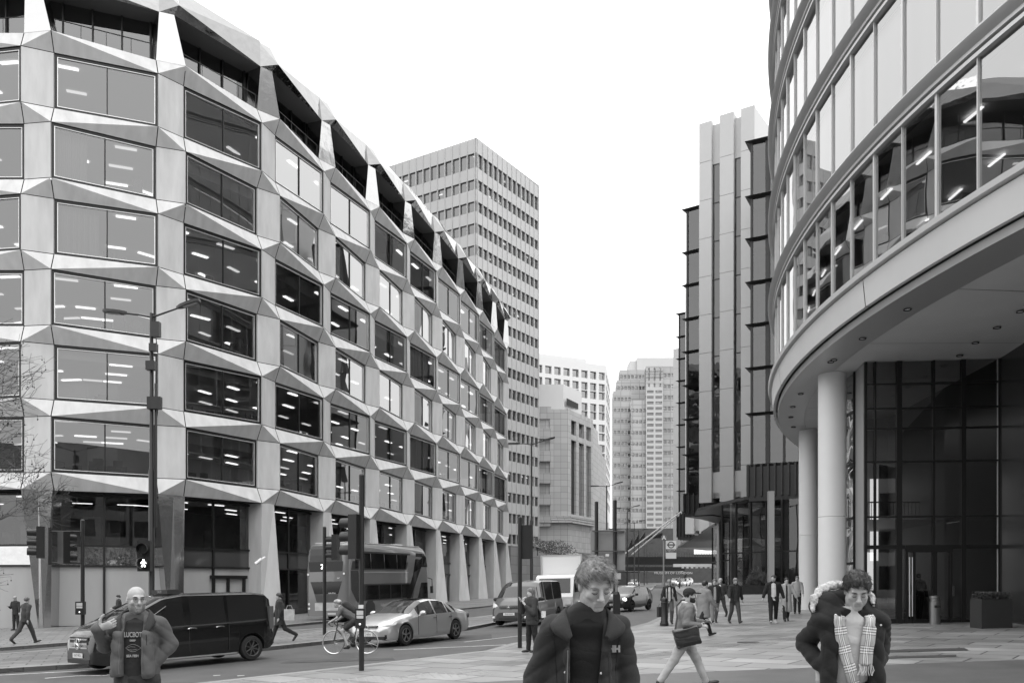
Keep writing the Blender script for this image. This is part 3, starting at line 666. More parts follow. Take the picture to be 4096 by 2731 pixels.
sb = thing('stone_office_block', 'pale stone-clad office block with tall dark strip windows beyond the tower', 'building')
darkg = glassmat('deep_dark_glass', .14, .2, wav=.01, wsc=.4)
C0 = P(2272,1626,165); C1 = P(2372,1667,176); ZC = C0.z
def zat(py, d): return E+(2342-py)*d/3500
wz = [(zat(1713,165), zat(1675,165))]+[(zat(a_,165), zat(b_,165)) for a_, b_ in ((1803,1758),(1891,1846),(1977,1933),(2062,2019))]
facade(sb, (C0.x-9.5, C0.y), (C0.x-3.2, C0.y), -2, ZC, [(.6,1.8),(3.2,6.1)] , wz, stone, darkg, depth=.5)
facade(sb, (C0.x-3.2, C0.y), (C0.x, C0.y), -2, ZC-.6, [(.01,.02)], [(5,5.1)], stone, darkg, depth=.3)
mb = MB()
for k, (z0_, z1_) in enumerate(wz):     # projecting bay aprons between the windows
    mb.box(C0.x-6.4, C0.x-3.3, C0.y-.6, C0.y-.002, z0_-2.0, z0_-.12)
mb.build('bay_aprons', stone, sb, smooth=0)
dd = V((C1.x-C0.x, C1.y-C0.y, 0)); LL_ = dd.length
facade(sb, (C0.x,C0.y), (C1.x,C1.y), zat(2060,165), ZC-.4, [(.12*LL_,.32*LL_),(.42*LL_,.62*LL_),(.72*LL_,.92*LL_)], [(zat(1738,167), zat(1681,167)), (zat(2056,167), zat(1760,167))], stone, darkg, depth=.6)
facade(sb, (C0.x,C0.y), (C1.x+4,C1.y+8), -2, zat(2060,165), [(1,1.2)], [(1,2)], stone, darkg, depth=.3)
mb = MB()
for k, zz in enumerate((2062,2072,2082)): mb.box(C0.x-10, C0.x+.4+.2*k, C0.y-.5-.15*k, C0.y-.01, zat(zz+8,165), zat(zz,165)); mb.obox(((C0.x+C1.x)/2+.3,(C0.y+C1.y)/2-.1,zat(zz+4,165)), dd*.5, (.25,-.12,0), (0,0,.18))
mb.build('string_course', stone, sb, smooth=0)
mb = MB(); mb.prism([(C0.x-10,C0.y+1.5),(C0.x-.8,C0.y+1.2),(C0.x+3.2,C0.y+8),(C0.x-10,C0.y+14)], ZC-.5, zat(1545,168)); mb.build('plant_room', mat('light_plant_cladding', .6, .6), sb, smooth=0)
mb = MB(); q0, q1 = P(2264,1592,166.3), P(2311,1634,171.5); mb.poly([(q0.x+.1,q0.y,zat(1618,166)),(q1.x+.1,q1.y,zat(1634,171)),(q1.x+.1,q1.y,zat(1612,171)),(q0.x+.1,q0.y,zat(1590,166))]); mb.build('louvre', joint, sb, smooth=0)
mb = MB(); q = [P(2374,1700,177), P(2400,1750,184), P(2424,1780,192)]   # stepped lower wing along the street
for k, (a_, b_, t_) in enumerate(((2370,2392,1712),(2392,2410,1760),(2410,2425,1790))):
    x0_, x1_ = P(a_,0,177+7*k), P(b_,0,184+7*k); mb.poly([(x0_.x,x0_.y,-2),(x1_.x,x1_.y,-2),(x1_.x,x1_.y,zat(t_,180)),(x0_.x,x0_.y,zat(t_,180))], 0)
    u0_, u1_ = x0_*.75+x1_*.25, x0_*.45+x1_*.55; mb.poly([(u0_.x-.1,u0_.y-.1,6),(u1_.x-.1,u1_.y-.1,6),(u1_.x-.1,u1_.y-.1,zat(t_+35,180)),(u0_.x-.1,u0_.y-.1,zat(t_+35,180))], 1)
mb.build('street_wing', [stone, darkg], sb, smooth=0)
mb = MB(); mb.box(C0.x-10,C0.x-.01,C0.y+.3,C0.y+.4,-2,ZC-.4); mb.prism([(C0.x-10,C0.y+.3),(C0.x,C0.y+.3),(C1.x,C1.y),(C0.x-4,C1.y+4)], ZC-.9, ZC-.8); mb.build('roof', stone, sb, smooth=0)
# ---- white gridded block
wb = thing('white_grid_block', 'white gridded office block behind the stone building', 'building')
wg = mat('white_grid_cladding', .6, .6); wgl = glassmat('grid_block_glass', .3, .4)
G0, G1, G2 = P(2100,1480,250), P(2425,1460,262), P(2440,1490,285)
facade(wb, (G0.x,G0.y), (G1.x,G1.y), -2, zat(1462,262), 9, [(zat(y_+30*1.0,262), zat(y_,262)) for y_ in (1492,1538,1571,1620,1652,1700,1735,1780,1815)], wg, wgl, pier=.9, depth=.8)
facade(wb, (G1.x,G1.y), (G2.x,G2.y), -2, zat(1462,262), 4, [(zat(y_+30,262), zat(y_,262)) for y_ in (1492,1538,1571,1620,1652,1700,1735,1780,1815,1860,1900,1950,2000)], wg, wgl, pier=1.2, depth=.8)
H0, H1 = P(2100,1470,259), P(2345,1437,268)
facade(wb, (H0.x,H0.y), (H1.x,H1.y), 20, zat(1437,268), 8, [(zat(1475,268), zat(1452,268))], wg, mat('grey_penthouse_panel', .3, .5), pier=.6, depth=.3)
mb = MB(); 
for px in (2283,2288,2296): q = P(px, 1433, 267); mb.cyl(q.x, q.y, q.z-1, q.z+.6, .15, n=8)
mb.build('roof_flues', wg, wb)
# ---- brick-coloured stepped tower
bt = thing('stepped_tower', 'stepped grey tower with pale striped centre at the end of the street', 'building')
bk = blockmat('tower_cladding', .34, .40, .26, 3.5, 2.1, .6, .15); bk2 = mat('pale_central_band', .44, .6); bgl = glassmat('stepped_tower_glass', .18, .3)
D_ = 330; U = 3500/D_
def seg_f(x0, x1, ytop, n, rows_y, wm=bk, dpt=D_, ybot=2400, pier=.8):
    a_, b_ = P(x0,0,dpt), P(x1,0,dpt)
    facade(bt, (a_.x,a_.y), (b_.x,b_.y), -4, zat(ytop,dpt), n, [(zat(y_+14,dpt), zat(y_,dpt)) for y_ in rows_y if y_ > ytop+6], wm, bgl, pier=pier*.45, depth=.6, limit=34, clut=.5)
ry = [1500+44.3*k for k in range(16)]
seg_f(2453, 2525, 1564, 5, [y_ for y_ in ry], dpt=D_); seg_f(2466, 2582, 1521, 8, ry[:2], dpt=D_+6); seg_f(2478, 2582, 1479, 7, ry[:1], dpt=D_+10)
seg_f(2525, 2584, 1600, 4, [y_+2 for y_ in ry], dpt=D_-4); seg_f(2652, 2700, 1465, 3, [y_-6 for y_ in ry], dpt=D_-1)
seg_f(2584, 2652, 1465, 3, [1472,1484,1496,1508,1533], dpt=D_-2, pier=3.2)
a_, b_ = P(2584,0,D_-5), P(2652,0,D_-5)
facade(bt, (a_.x,a_.y), (b_.x,b_.y), -4, zat(1550,D_-5), 2, [(zat(1572+22.2*k,D_-5), zat(1561+22.2*k,D_-5)) for k in range(28)], bk2, bgl, pier=.7, depth=.5, limit=34)
mb = MB(); a_, b_ = P(2548,0,D_+12), P(2696,0,D_+30); mb.prism([(a_.x,a_.y),(b_.x,a_.y),(b_.x,b_.y),(a_.x,b_.y)], 20, zat(1430,D_+12)); a_ = P(2520,0,D_+13); mb.prism([(a_.x,a_.y),(a_.x+9,a_.y),(a_.x+9,a_.y+9),(a_.x,a_.y+9)], 20, zat(1440,D_+12)); mb.build('roof_plant', mat('pale_roof_plant', .5, .6), bt, smooth=0)
for (x0, x1, yt, dp) in ((2453,2525,1564,D_),(2466,2582,1521,D_+6),(2525,2700,1465,D_-1)): pass
# podium under the stepped tower
mb = MB(); a_, b_ = P(2340,0,300), P(2760,0,300); mb.box(a_.x, b_.x, 299, 303, zat(2150,300), zat(2118,300)); mb.box(a_.x, b_.x, 303, 304, -3, zat(2150,300)); mb.build('podium', mat('grey_podium', .24, .7), bt, smooth=0)
# ---------------- white panel and dark bay building on the right of the street ----------------
wp = thing('panelled_street_building', 'long building of tall white panels and dark projecting bays beyond the columns', 'building')
wpan = mat('white_glazed_panel', .47, .45, var=.02, scale=1); bayd = mat('dark_bronze_metal', .03, .42, metal=.3, var=.15); bayg = glassmat('bay_glass', .13, .4, wav=.015, wsc=.8)
def wp_block(A, B_, depth, ztop, zbot, slots=((.23,.38),(.63,.76)), nst=10, fh=4.15, zfirst=None):
    A, B_ = V((A[0],A[1],0)), V((B_[0],B_[1],0)); d = B_-A; n = V((d.y,-d.x,0)).normalized(); L = d.length; dn = d/L; bk_ = -n*depth
    edges = [0]+[v for s_ in slots for v in s_]+[1]; zf = zfirst or ztop-4.3
    for k in range(0, len(edges)-1):
        u0, u1 = edges[k]*L, edges[k+1]*L
        slot = k % 2 == 1; e = -.45 if slot else 0; zt_ = ztop-.35 if slot else ztop+(.0 if k == 0 else .25); zb_ = zbot+.5 if slot else zbot
        mb = MB(); a_, b_ = A+dn*u0+n*e, A+dn*u1+n*e
        zc = [zt_]+[zf-fh*j for j in range(nst+3) if zb_ < zf-fh*j < zt_-.5]+[zb_]
        if not slot:
            for j in range(len(zc)-1):
                z1_, z0_ = zc[j]-.02, zc[j+1]+.02; c = (a_+b_)/2-n*.25; mb.obox((c.x,c.y,(z0_+z1_)/2), dn*((u1-u0)/2), n*.25, (0,0,(z1_-z0_)/2))
            c = (a_+b_)/2-n*.3+bk_*.5; mb.obox((c.x,c.y,(zb_+zt_-.1)/2), dn*((u1-u0)/2-.004), bk_*.5+n*.0, (0,0,(zt_-.1-zb_)/2-.05)); mb.build('white_panel', wpan, wp, smooth=0)
        else:
            mb.poly([(a_.x,a_.y,zf-.4),(b_.x,b_.y,zf-.4),(b_.x,b_.y,zt_),(a_.x,a_.y,zt_)]); mb.poly([(a_.x,a_.y,zb_),(b_.x,b_.y,zb_),(b_.x,b_.y,zb_+2.8),(a_.x,a_.y,zb_+2.8)])
            c = (a_+b_)/2+bk_*.5; mb.obox((c.x,c.y,zb_+.3), dn*((u1-u0)/2), bk_*.5, (0,0,.28)); mb.build('slot_panel', wpan, wp, smooth=0)
            zj = zf-.4
            while zj > zb_+2.9:
                z2_ = max(zj-fh, zb_+2.8); g = MB(); g.poly([(a_.x,a_.y,z2_+.06),(b_.x,b_.y,z2_+.06),(b_.x,b_.y,zj-.06),(a_.x,a_.y,zj-.06)]); g.build('slot_window', bayg, wp, smooth=0); zj = z2_
                if zj <= zb_+2.81: break
            f = MB(); a2, b2 = a_-n*.1, b_-n*.1; zj = zf-.4
            while zj > zb_+2.8: c = (a_+b_)/2; f.obox((c.x,c.y,zj), dn*((u1-u0)/2), n*.03, (0,0,.06)); zj -= fh
            f.build('slot_transoms', bayd, wp, smooth=0)
            q = a_-n*2.2, b_-n*2.2; f = MB(); f.poly([(q[0].x,q[0].y,zb_),(q[1].x,q[1].y,zb_),(q[1].x,q[1].y,zt_),(q[0].x,q[0].y,zt_)]); f.build('slot_interior', MATS['office_wall'], wp, smooth=0)
def wp_bay(A, B_, depth, ledges, zskirt, n_mull, fluteL=None):
    A, B_ = V((A[0],A[1],0)), V((B_[0],B_[1],0)); d = B_-A; n = V((d.y,-d.x,0)).normalized(); L = d.length; dn = d/L
    Ab, Bb = A-n*depth, B_-n*depth
    for j in range(len(ledges)-1):
        z1_, z0_ = ledges[j]-.12, ledges[j+1]+.12
        g = MB(); g.poly([(A.x,A.y,z0_),(B_.x,B_.y,z0_),(B_.x,B_.y,z1_),(A.x,A.y,z1_)]); g.poly([(Ab.x,Ab.y,z0_),(A.x,A.y,z0_),(A.x,A.y,z1_),(Ab.x,Ab.y,z1_)]); g.build('bay_window', bayg, wp, smooth=0)
    for j, z in enumerate(ledges):
        g = MB(); c = (A+B_)/2; e = .55 if j < len(ledges)-1 else .2
        q0 = [A-dn*e+n*e, B_+n*e, Bb, Ab-dn*e]; q1 = [A-dn*.05+n*.05, B_+n*.05, Bb, Ab-dn*.05]
        g.add([(p.x,p.y,z+.1) for p in q0]+[(p.x,p.y,z-.12) for p in q1], [(0,1,2,3),(7,6,5,4),(0,4,5,1),(3,7,4,0)]); g.build('bay_ledge', bayd, wp, smooth=0)
    g = MB()
    for k in range(n_mull+1):
        c = A+d*(k/n_mull); g.obox((c.x,c.y,(ledges[0]+ledges[-1])/2), dn*(.2 if k%2 else .1), n*.14, (0,0,(ledges[0]-ledges[-1])/2))
    c = Ab; g.obox((c.x,c.y,(ledges[0]+ledges[-1])/2), dn*.07, n*.14, (0,0,(ledges[0]-ledges[-1])/2))
    g.build('bay_mullions', bayd, wp, smooth=0)
    g = MB(); zt_ = ledges[-1]+.1; nf = int((L+.6)/.62)
    for k in range(nf+1):
        c = A-dn*.3+dn*k*.62+n*.25; g.obox((c.x,c.y,(zt_+zskirt)/2+.2), dn*.09, n*.14, (0,0,(zt_-zskirt)/2-.25))
    for k in range(int(depth/.62)):
        c = A-dn*.35-n*k*.62; g.obox((c.x,c.y,(zt_+zskirt)/2+.2), dn*.14, n*.09, (0,0,(zt_-zskirt)/2-.25))
    q = [A-dn*.25+n*.15, B_+n*.15, Bb, Ab-dn*.25]; g.prism([(p.x,p.y) for p in q], zskirt, zt_-.25); g.build('fluted_skirt', bayd, wp, smooth=0)
    g = MB(); q = [A-n*3, B_-n*3]; g.poly([(q[0].x,q[0].y,ledges[-1]),(q[1].x,q[1].y,ledges[-1]),(q[1].x,q[1].y,ledges[0]),(q[0].x,q[0].y,ledges[0])])
    for z in ledges: g.poly([(p.x,p.y,z-.3) for p in (A-n*.1,B_-n*.1,B_-n*3,A-n*3)])
    g.build('bay_interior', mat('bay_dark_interior', .14, .7, var=.5, scale=.5), wp, smooth=0)
wp_block((20.4,95.4), (25.5,92), 18, E+50.3, E+9.0)
wp_bay((22.75,83), (32,78.2), 9, [E+v for v in (41.9,36.7,32.7,28.6,24.6,20.5,16.2,11.4)], E+8.0, 7)
wp_bay((20.9,104.2), (23.5,102.3), 16, [E+v for v in (44.6,39.5,35.6,31.6,27.7,23.7,19.7,15.5,10.9)], E+8.2, 1)
wp_block((27.8,140.4), (33,137), 18, E+48.5, E+8.3)
wp_bay((30.5,159.5), (34,157), 14, [E+v for v in (49.4,45.2,41.2,37.2,33.2,29.2,25.2,21.2,17.2,13.2)], E+8.4, 1)
wp_block((35.1,190.5), (41,186.6), 20, E+51.5, E+8.3)
# ground level under it: dark glazing, pillars, overhanging dark soffit
mb = MB(); g_ = MB()
def gl_wall(a, b, z0, z1, nm_):
    mb_ = MB(); wallseg(mb_, a, b, z0, z1); mb_.build('ground_glazing', glass_d, wp, smooth=0)
    a, b = V(a+(0,)), V(b+(0,)); d = b-a; n = V((d.y,-d.x,0)).normalized(); f = MB()
    for k in range(nm_+1): c = a+d*k/nm_+n*.05; f.obox((c.x,c.y,(z0+z1)/2), d.normalized()*.07, n*.06, (0,0,(z1-z0)/2))
    c = a+d*.5+n*.05; f.obox((c.x,c.y,E+3.2), d*.5, n*.05, (0,0,.07)); f.build('ground_mullions', bayd, wp, smooth=0)
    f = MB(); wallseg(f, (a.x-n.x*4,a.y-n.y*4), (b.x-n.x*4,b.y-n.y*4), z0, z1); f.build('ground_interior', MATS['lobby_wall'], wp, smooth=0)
gl_wall((20.9,87.0),(25.0,81.0), 0, E+8, 4); gl_wall((25.0,81.0),(34,74.5), 0, E+8, 6); gl_wall((27.5,120),(26.5,100), 0, E+8, 5)
pil = mat('grey_stone_pillar', .30, .6)
for (x, y, w) in ((23.55,79.6,.25),(27.6,115,.55),(22.3,88,.3)):
    q = MB(); q.box(x-w, x+w, y-w, y+w, g0(x,y), E+8.6); q.build('street_pillar', pil, wp, smooth=0)
q = MB(); q.prism([(22.4,84.5),(34,78),(42,92),(30,122),(22,106),(20.6,97)], E+8.3, E+8.6); q.prism([(27.8,120),(34,116),(44,190),(36,190)], E+8.3, E+8.6); q.build('dark_soffit', bayd, wp, smooth=0)
q = MB(); wallseg(q, (22.4,85.5),(25.2,81.8), 0, 0.1); 
pl = MB(); pl.obox((22.6,81.3,g0(22,81)+.4), (2.6,-2.6,0), (.4,.3,0), (0,0,.45)); tag(pl.build('planter_wall', dstone), 'long low dark planter wall below the shrubs', 'planter')

# ---- the side of the junction behind the photographer, seen only in reflections
rbk = thing('office_block', 'plain stone office block across the junction, seen only as a reflection in the windows', 'building')
facade(rbk, (52,-30), (-12,-44), -2, 24, 14, [(1.5+4*k,4+4*k) for k in range(5)], mat('reflected_stone', .22, .7, var=.2, scale=.5), darkg, pier=1.4, depth=.4)
facade(rbk, (-14,-44), (-62,-10), -2, 19, 12, [(1.5+4*k,4+4*k) for k in range(4)], MATS['reflected_stone'], darkg, pier=1.4, depth=.4)
# ---------------- footbridge, tunnel front and far end of the street ----------------
fb = thing('footbridge', 'dark footbridge with thin white inclined struts crossing the street', 'bridge')
D_ = 165; zb_ = zat(2257,D_); zt_ = zat(2226,D_); a_, b_ = P(2498,0,D_), P(2872,0,D_)
mb = MB(); mb.box(a_.x, b_.x, D_, D_+4, zb_, zt_); mb.build('deck', bayd, fb, smooth=0)
mb = MB()
for y_ in (2208, 2218): mb.box(a_.x+4, b_.x, D_-.05, D_, zat(y_+1.2,D_), zat(y_,D_))
for k in range(30): x = a_.x+4+k*.5*1.0; mb.box(x, x+.06, D_-.05, D_, zt_, zat(2208,D_))
mb.build('balustrade', mat('bridge_rail', .12, .5), fb, smooth=0)
for (s0, s1, w) in (((2498,2215),(2726,2045),.13),((2527,2217),(2729,2049),.13)):
    mb = MB(); mb.tube([P(s0[0],s0[1],D_-1), P(s1[0],s1[1],D_-6)], w, 8); mb.build('white_strut', white_paint, fb)
mb = MB(); pts = [P(x, y, D_+1) for x, y in ((2508,2212),(2530,2190),(2555,2170),(2580,2158),(2610,2152),(2650,2150))]
for i in range(len(pts)-1): mb.slab([pts[i], pts[i+1], pts[i+1]+V((0,0,2.0-.25*i)), pts[i]+V((0,0,.4))], (0,-1,0), 1.5)
mb.build('arch_web', bayd, fb, smooth=0)
fb2 = thing('footbridge', 'lower dark bridge beam behind the strutted footbridge', 'bridge'); mb = MB(); D2 = 190
a_, b_ = P(2500,0,D2), P(2740,0,D2); mb.box(a_.x, b_.x, D2, D2+6, zat(2282,D2), zat(2266,D2)); mb.box(a_.x, b_.x, D2+.2, D2+6, zat(2257,D2), zat(2252,D2))
for k in range(22): x = a_.x+k*.6; mb.obox((x,D2+.3,(zat(2266,D2)+zat(2257,D2))/2), (.3,0,.35), (0,.05,0), (0,0,.05))
mb.build('deck', bayd, fb2, smooth=0)
mb = MB(); a_, b_ = P(2694,0,150), P(2850,0,146); mb.slab([(a_.x,150,zat(2266,150)),(b_.x,146,zat(2266,146)),(b_.x,146,zat(2254,146)),(a_.x,150,zat(2254,150))], (0,-1,0), .4)
for k in range(9): x = a_.x+1.2+k*.72; mb.box(x, x+.32, 148.5-k*.3, 149-k*.3, zat(2272,150), zat(2262,150))
tag(mb.build('white_canopy', white_paint, smooth=0), 'small white serrated canopy under the footbridge', 'canopy')
mu = thing('museum_podium', 'dark brick podium over the road tunnel with the museum name in white letters', 'building'); D3 = 235; dbr = mat('dark_brick', .07, .8, var=.2, scale=1)
mb = MB(); a_, b_ = P(2300,0,D3), P(2900,0,D3); c_, d_ = P(2440,0,D3), P(2745,0,D3)
zc, zg = zat(2288,D3), 0
mb.box(a_.x, b_.x, D3, D3+3, zc, zat(2215,D3)); mb.box(a_.x, c_.x, D3, D3+3, zg-2, zc); mb.box(d_.x, b_.x, D3, D3+3, zg-2, zc)
m9 = MB(); m9.box(a_.x, b_.x, D3+40, D3+41, -2, 20); m9.build('tunnel_end_wall', dbr, mu, smooth=0)
mb.build('wall', dbr, mu, smooth=0)
mb = MB(); mb.box(c_.x+2, d_.x-1, D3-1, D3+2, zat(2284.5,D3), zat(2280.5,D3)); mb.build('lintel', white_paint, mu, smooth=0)
mb = MB(); mb.box(c_.x+8, d_.x-.5, D3-1.2, D3-1, zat(2301,D3), zat(2285,D3)); mb.build('sign_band', dbr, mu, smooth=0)
text('museum_sign', 'MUSEUM OF LONDON', .80, mat('white_sign_letters', .6, .5), mu, (P(2690,0,D3).x, D3-1.3, zat(2291,D3)), (rad(90),0,0), sx=1.25)
bw_ = MB(); p_ = P(2100,0,215); q_ = P(2520,0,215); bw_.box(p_.x, q_.x, 215, 216, -2, zat(2290,215)); tag(bw_.build('brick_side_wall', dbr, smooth=0), 'dark wall beside the far carriageway, left of the tunnel', 'wall')
for (px, d, w, h, lb) in ((2622,222,.8,1.0,'left'),(2536,150,.5,1.2,'by the pole')): pass
# low wall with planting in front of the tower and the stone block
lw = thing('raised_terrace', 'stone-faced raised terrace with a pale parapet between the faceted and stone buildings', 'terrace')
q0, q1 = P(2035,0,118), P(2380,0,150); zz = zat(2195,118)
mb = MB(); mb.obox(((q0.x+q1.x)/2,(q0.y+q1.y)/2,(zz)/2), ((q1.x-q0.x)/2,(q1.y-q0.y)/2,0), (.3,-.1,0), (0,0,zz/2+.5)); mb.build('wall', blockmat('terrace_blocks', .17, .2, .08, 2.4, 1.2), lw, smooth=0)
mb = MB(); p0_, p1_ = P(2112,2176,110), P(2330,2238,128); mb.slab([p0_, p1_, p1_+V((0,0,.75)), p0_+V((0,0,.75))], (0,-1,0), .4); mb.build('sloping_parapet', concrete, lw, smooth=0)
leafm = mat('dark_evergreen_leaves', .06, .6, var=.5, scale=2); twig = mat('bare_twig_bark', .10, .8, var=.3)
def leafy(mb, c, r, n, s, rr, sc=(1,1,1)):
    for _ in range(n):
        d = V((rr.gauss(0,1),rr.gauss(0,1),rr.gauss(0,1))).normalized()*r*(rr.random()**.4); p = V(c)+V((d.x*sc[0],d.y*sc[1],d.z*sc[2]))
        u = V((rr.uniform(-1,1),rr.uniform(-1,1),rr.uniform(-1,1))).normalized(); w = u.orthogonal().normalized()
        mb.poly([p-u*s, p+w*s*.45, p+u*s, p-w*s*.45])
rr = random.Random(3)
for k, (px, py, r) in enumerate(((2120,2170,1.1),(2150,2178,1.0),(2185,2188,1.1),(2225,2190,1.5),(2258,2205,1.4))):
    mb = MB(); c = P(px, py, 112+k*2); leafy(mb, c, r, 420, .14, rr, (1.3,1,.8)); mb.tube([c-V((0,0,r+.4)), c], [.06,.02], 5)
    tag(mb.build('evergreen_shrub', leafm, smooth=0), ['dark shrub on the terrace, nearest the faceted building','dark shrub on the terrace, second from the faceted building','dark shrub in the middle of the terrace planting','largest dark shrub on the terrace, second from the right','dark shrub on the terrace just left of the big sign board'][k], 'shrub', 'shrubs on the raised terrace')
# ---------------- street lamps ----------------
def lamp(x, y, h, label, arm=1.25, heads=((1,.1),(-1,-.1)), near=False, tilt=.0):
    z0 = g0(x, y); t = thing('street_lamp', label, 'street lamp', (x, y, z0), group='twin-armed street lamps')
    mb = MB(); mb.lathe([(.12,0),(.12,.25),(.105,.3),(.105,h*.52),(.075,h*.53),(.06,h-.15),(.06,h),(0,h)], n=16); mb.build('pole', black_paint, t)
    for sg, up_ in heads:
        mb = MB(); mb.tube([(0,0,h-.15),(sg*arm*.35,0,h-.05+up_*.4),(sg*arm*.7,0,h+.02+up_)], [.04,.035,.03], 8); 
        c = V((sg*arm*.98,0,h+.08+up_*1.6)); ax = V((sg*.43,-.02*sg,.05+up_*.5)); 
        n_ = V((0,0,1)); pr = [(-1,.12),(-.6,.75),(0,1),(.7,.95),(1,.55)]
        tv = [c+ax*a_+V((0,.19*b_,0))+V((0,0,.05)) for a_, b_ in pr]+[c+ax*a_-V((0,.19*b_,0))+V((0,0,.05)) for a_, b_ in reversed(pr)]
        bv = [v+V((0,0,-.10)) for v in tv]; N = len(tv); mb.add(tv+bv, [tuple(range(N)), tuple(range(2*N-1,N-1,-1))]+[(i,N+i,N+(i+1)%N,(i+1)%N) for i in range(N)])
        arm_o = mb.build('lamp_head', black_paint, t)
        g = MB(); g.poly([c+ax*.8+V((0,.09,-.06)), c-ax*.4+V((0,.1,-.06)), c-ax*.4+V((0,-.1,-.06)), c+ax*.8+V((0,-.09,-.06))]); g.build('lens', mat('lamp_lens', .35, .2), arm_o, smooth=0)
    return t, z0, h
l1, z0, h1 = lamp(-13.1, 31.8, 11.95, 'tall dark street lamp with cabinets and a pedestrian signal, standing behind the bald man', 1.35, ((1,.16),(-1,-.02)))
for (zp, hw, hh, dx) in ((E+9.25,.16,.27,.22),(E+8.6,.13,.14,.14),(E+7.95,.16,.16,.05),(E+6.6,.24,.22,.18)):
    mb = MB(); mb.box(dx-hw, dx+hw, -.28, -.06, zp-z0-hh, zp-z0+hh); mb.build('control_cabinet', black_paint, l1, smooth=0)
mb = MB(); mb.box(-.13,.13,-.16,.13,0,1.1); mb.box(.13,.2,-.05,.02,4.2,9.4); mb.build('service_door', black_paint, l1, smooth=0)
ps = thing('pedestrian_signal', 'pedestrian signal lit with a white walking figure on the tall lamp', 'traffic signal', (-13.1,31.5,0))
mb = MB(); pz = zat(2215,31.5); hz = .62; mb.box(-.30,.16,-.22,-.0,pz-hz,pz+hz*.75); mb.box(-.04,.04,0,.15,pz-.3,pz-.2)
mb.build('signal_housing', black_paint, ps, smooth=0)
for zc in (pz+.17, pz-.33):
    mb = MB(); mb.lathe([(.19,0),(.2,.2)], (-.07,-.22,zc), (0,-1,0), 18); mb.build('visor', black_paint, ps)
mb = MB(); mb.lathe([(0,.0),(.17,.0)], (-.07,-.225,pz+.17), (0,-1,0), 18); mb.build('unlit_lens', mat('dark_lens', .03, .15), ps)
green = mat('lit_walking_figure', .9, .5, emit=6); mb = MB(); c = V((-.07,-.24,pz-.33))
mb.lathe([(0,0),(.028,0)], c+V((0,0,.11)), (0,-1,0), 10); mb.poly([c+V((-.035,0,.07)),c+V((.035,0,.07)),c+V((.025,0,-.02)),c+V((-.025,0,-.02))])
mb.poly([c+V((-.02,0,-.02)),c+V((.005,0,-.02)),c+V((-.04,0,-.13)),c+V((-.075,0,-.12))]); mb.poly([c+V((-.005,0,-.02)),c+V((.025,0,-.02)),c+V((.075,0,-.13)),c+V((.04,0,-.13))])
mb.poly([c+V((-.035,0,.06)),c+V((-.03,0,.03)),c+V((-.085,0,-.015)),c+V((-.095,0,.005))]); mb.poly([c+V((.035,0,.06)),c+V((.03,0,.03)),c+V((.085,0,-.015)),c+V((.095,0,.005))])
mb.build('walking_figure', green, ps, smooth=0)
for (px, py, d, lb) in ((2126,1769,62,'street lamp in front of the grey slab tower'),(2427,1940,90,'street lamp rising above the back of the large sign board'),(2509,2030,115,'street lamp against the left of the stepped tower, taller of the pair there'),(2537,2088,142,'smaller street lamp just left of the white bridge strut'),(2555,2121,163,'farther thin street lamp beside the footbridge'),(2577,2158,190,'small distant street lamp under the white struts'),(2588,2175,215,'farthest tiny street lamp at the bridge')):
    p = P(px, py, d); lamp(p.x, p.y, p.z-g0(p.x,p.y), lb)
# ---------------- traffic signals ----------------
def head(name, parent, c, yaw, aspects=3, board=False, lit=None):
    c = V(c); r = M4.Rotation(yaw, 4, 'Z'); T = M4.Translation(c) @ r
    mb = MB(); H = .30*aspects; mb.box(-.15,.15,0,.22,-H/2-.04,H/2+.04)
    if board: mb.box(-.26,.26,.1,.13,-H/2-.18,H/2+.18)
    o = mb.xf(T).build(name, black_paint, parent, smooth=0)
    for k in range(aspects):
        zc = H/2-.15-.3*k
        v = MB(); n = 12; vs_ = []
        for e in (0, .26):
            for j in range(n+1): a_ = rad(-50)+rad(280)*j/n; vs_.append((.125*cos(a_), -e, zc+.125*sin(a_)))
        v.add(vs_, [(j, j+1, n+2+j, n+1+j) for j in range(n)]); v.xf(T).build('visor', black_paint, o)
        v = MB(); v.lathe([(0,.005),(.1,0)], (0,0,zc), (0,-1,0), 16); v.xf(T).build('signal_lens', mat('dark_lens', .03, .15), o)
    return o
def sigpole(x, y, ztop, label, r=.057, name='traffic_signal'):
    z0 = g0(x, y); t = thing(name, label, 'traffic signal', (x, y, z0)); mb = MB(); mb.lathe([(r,0),(r,ztop-z0),(r*.6,ztop-z0+.03),(0,ztop-z0+.03)], n=16); mb.build('pole', black_paint, t); return t, z0
def box_button(t, z0, zc, w=.1, h=.2):
    mb = MB(); mb.box(-w,w,-.2,-.05,zc-z0-h,zc-z0+h); o = mb.build('push_button_box', black_paint, t, smooth=0)
    mb = MB(); mb.box(-w*.7,w*.7,-.205,-.2,zc-z0+h*.35,zc-z0+h*.8); mb.box(-w*.7,w*.7,-.205,-.2,zc-z0-h*.02,zc-z0+h*.28); mb.build('instruction_plate', mat('pale_plate', .5, .5), o, smooth=0)
    mb = MB(); mb.lathe([(0,.02),(.02,.0)], (0,-.2,zc-z0-h*.6), (0,-1,0), 10); mb.build('push_button', mat('button_glow', .8, .4, emit=1), o)
t1, z0 = sigpole(-13.25, 27, E+2.02, 'traffic signal with two heads held on side arms, far left', .06)
mb = MB(); zA, zB = zat(2125,27)-z0, zat(2250,27)-z0
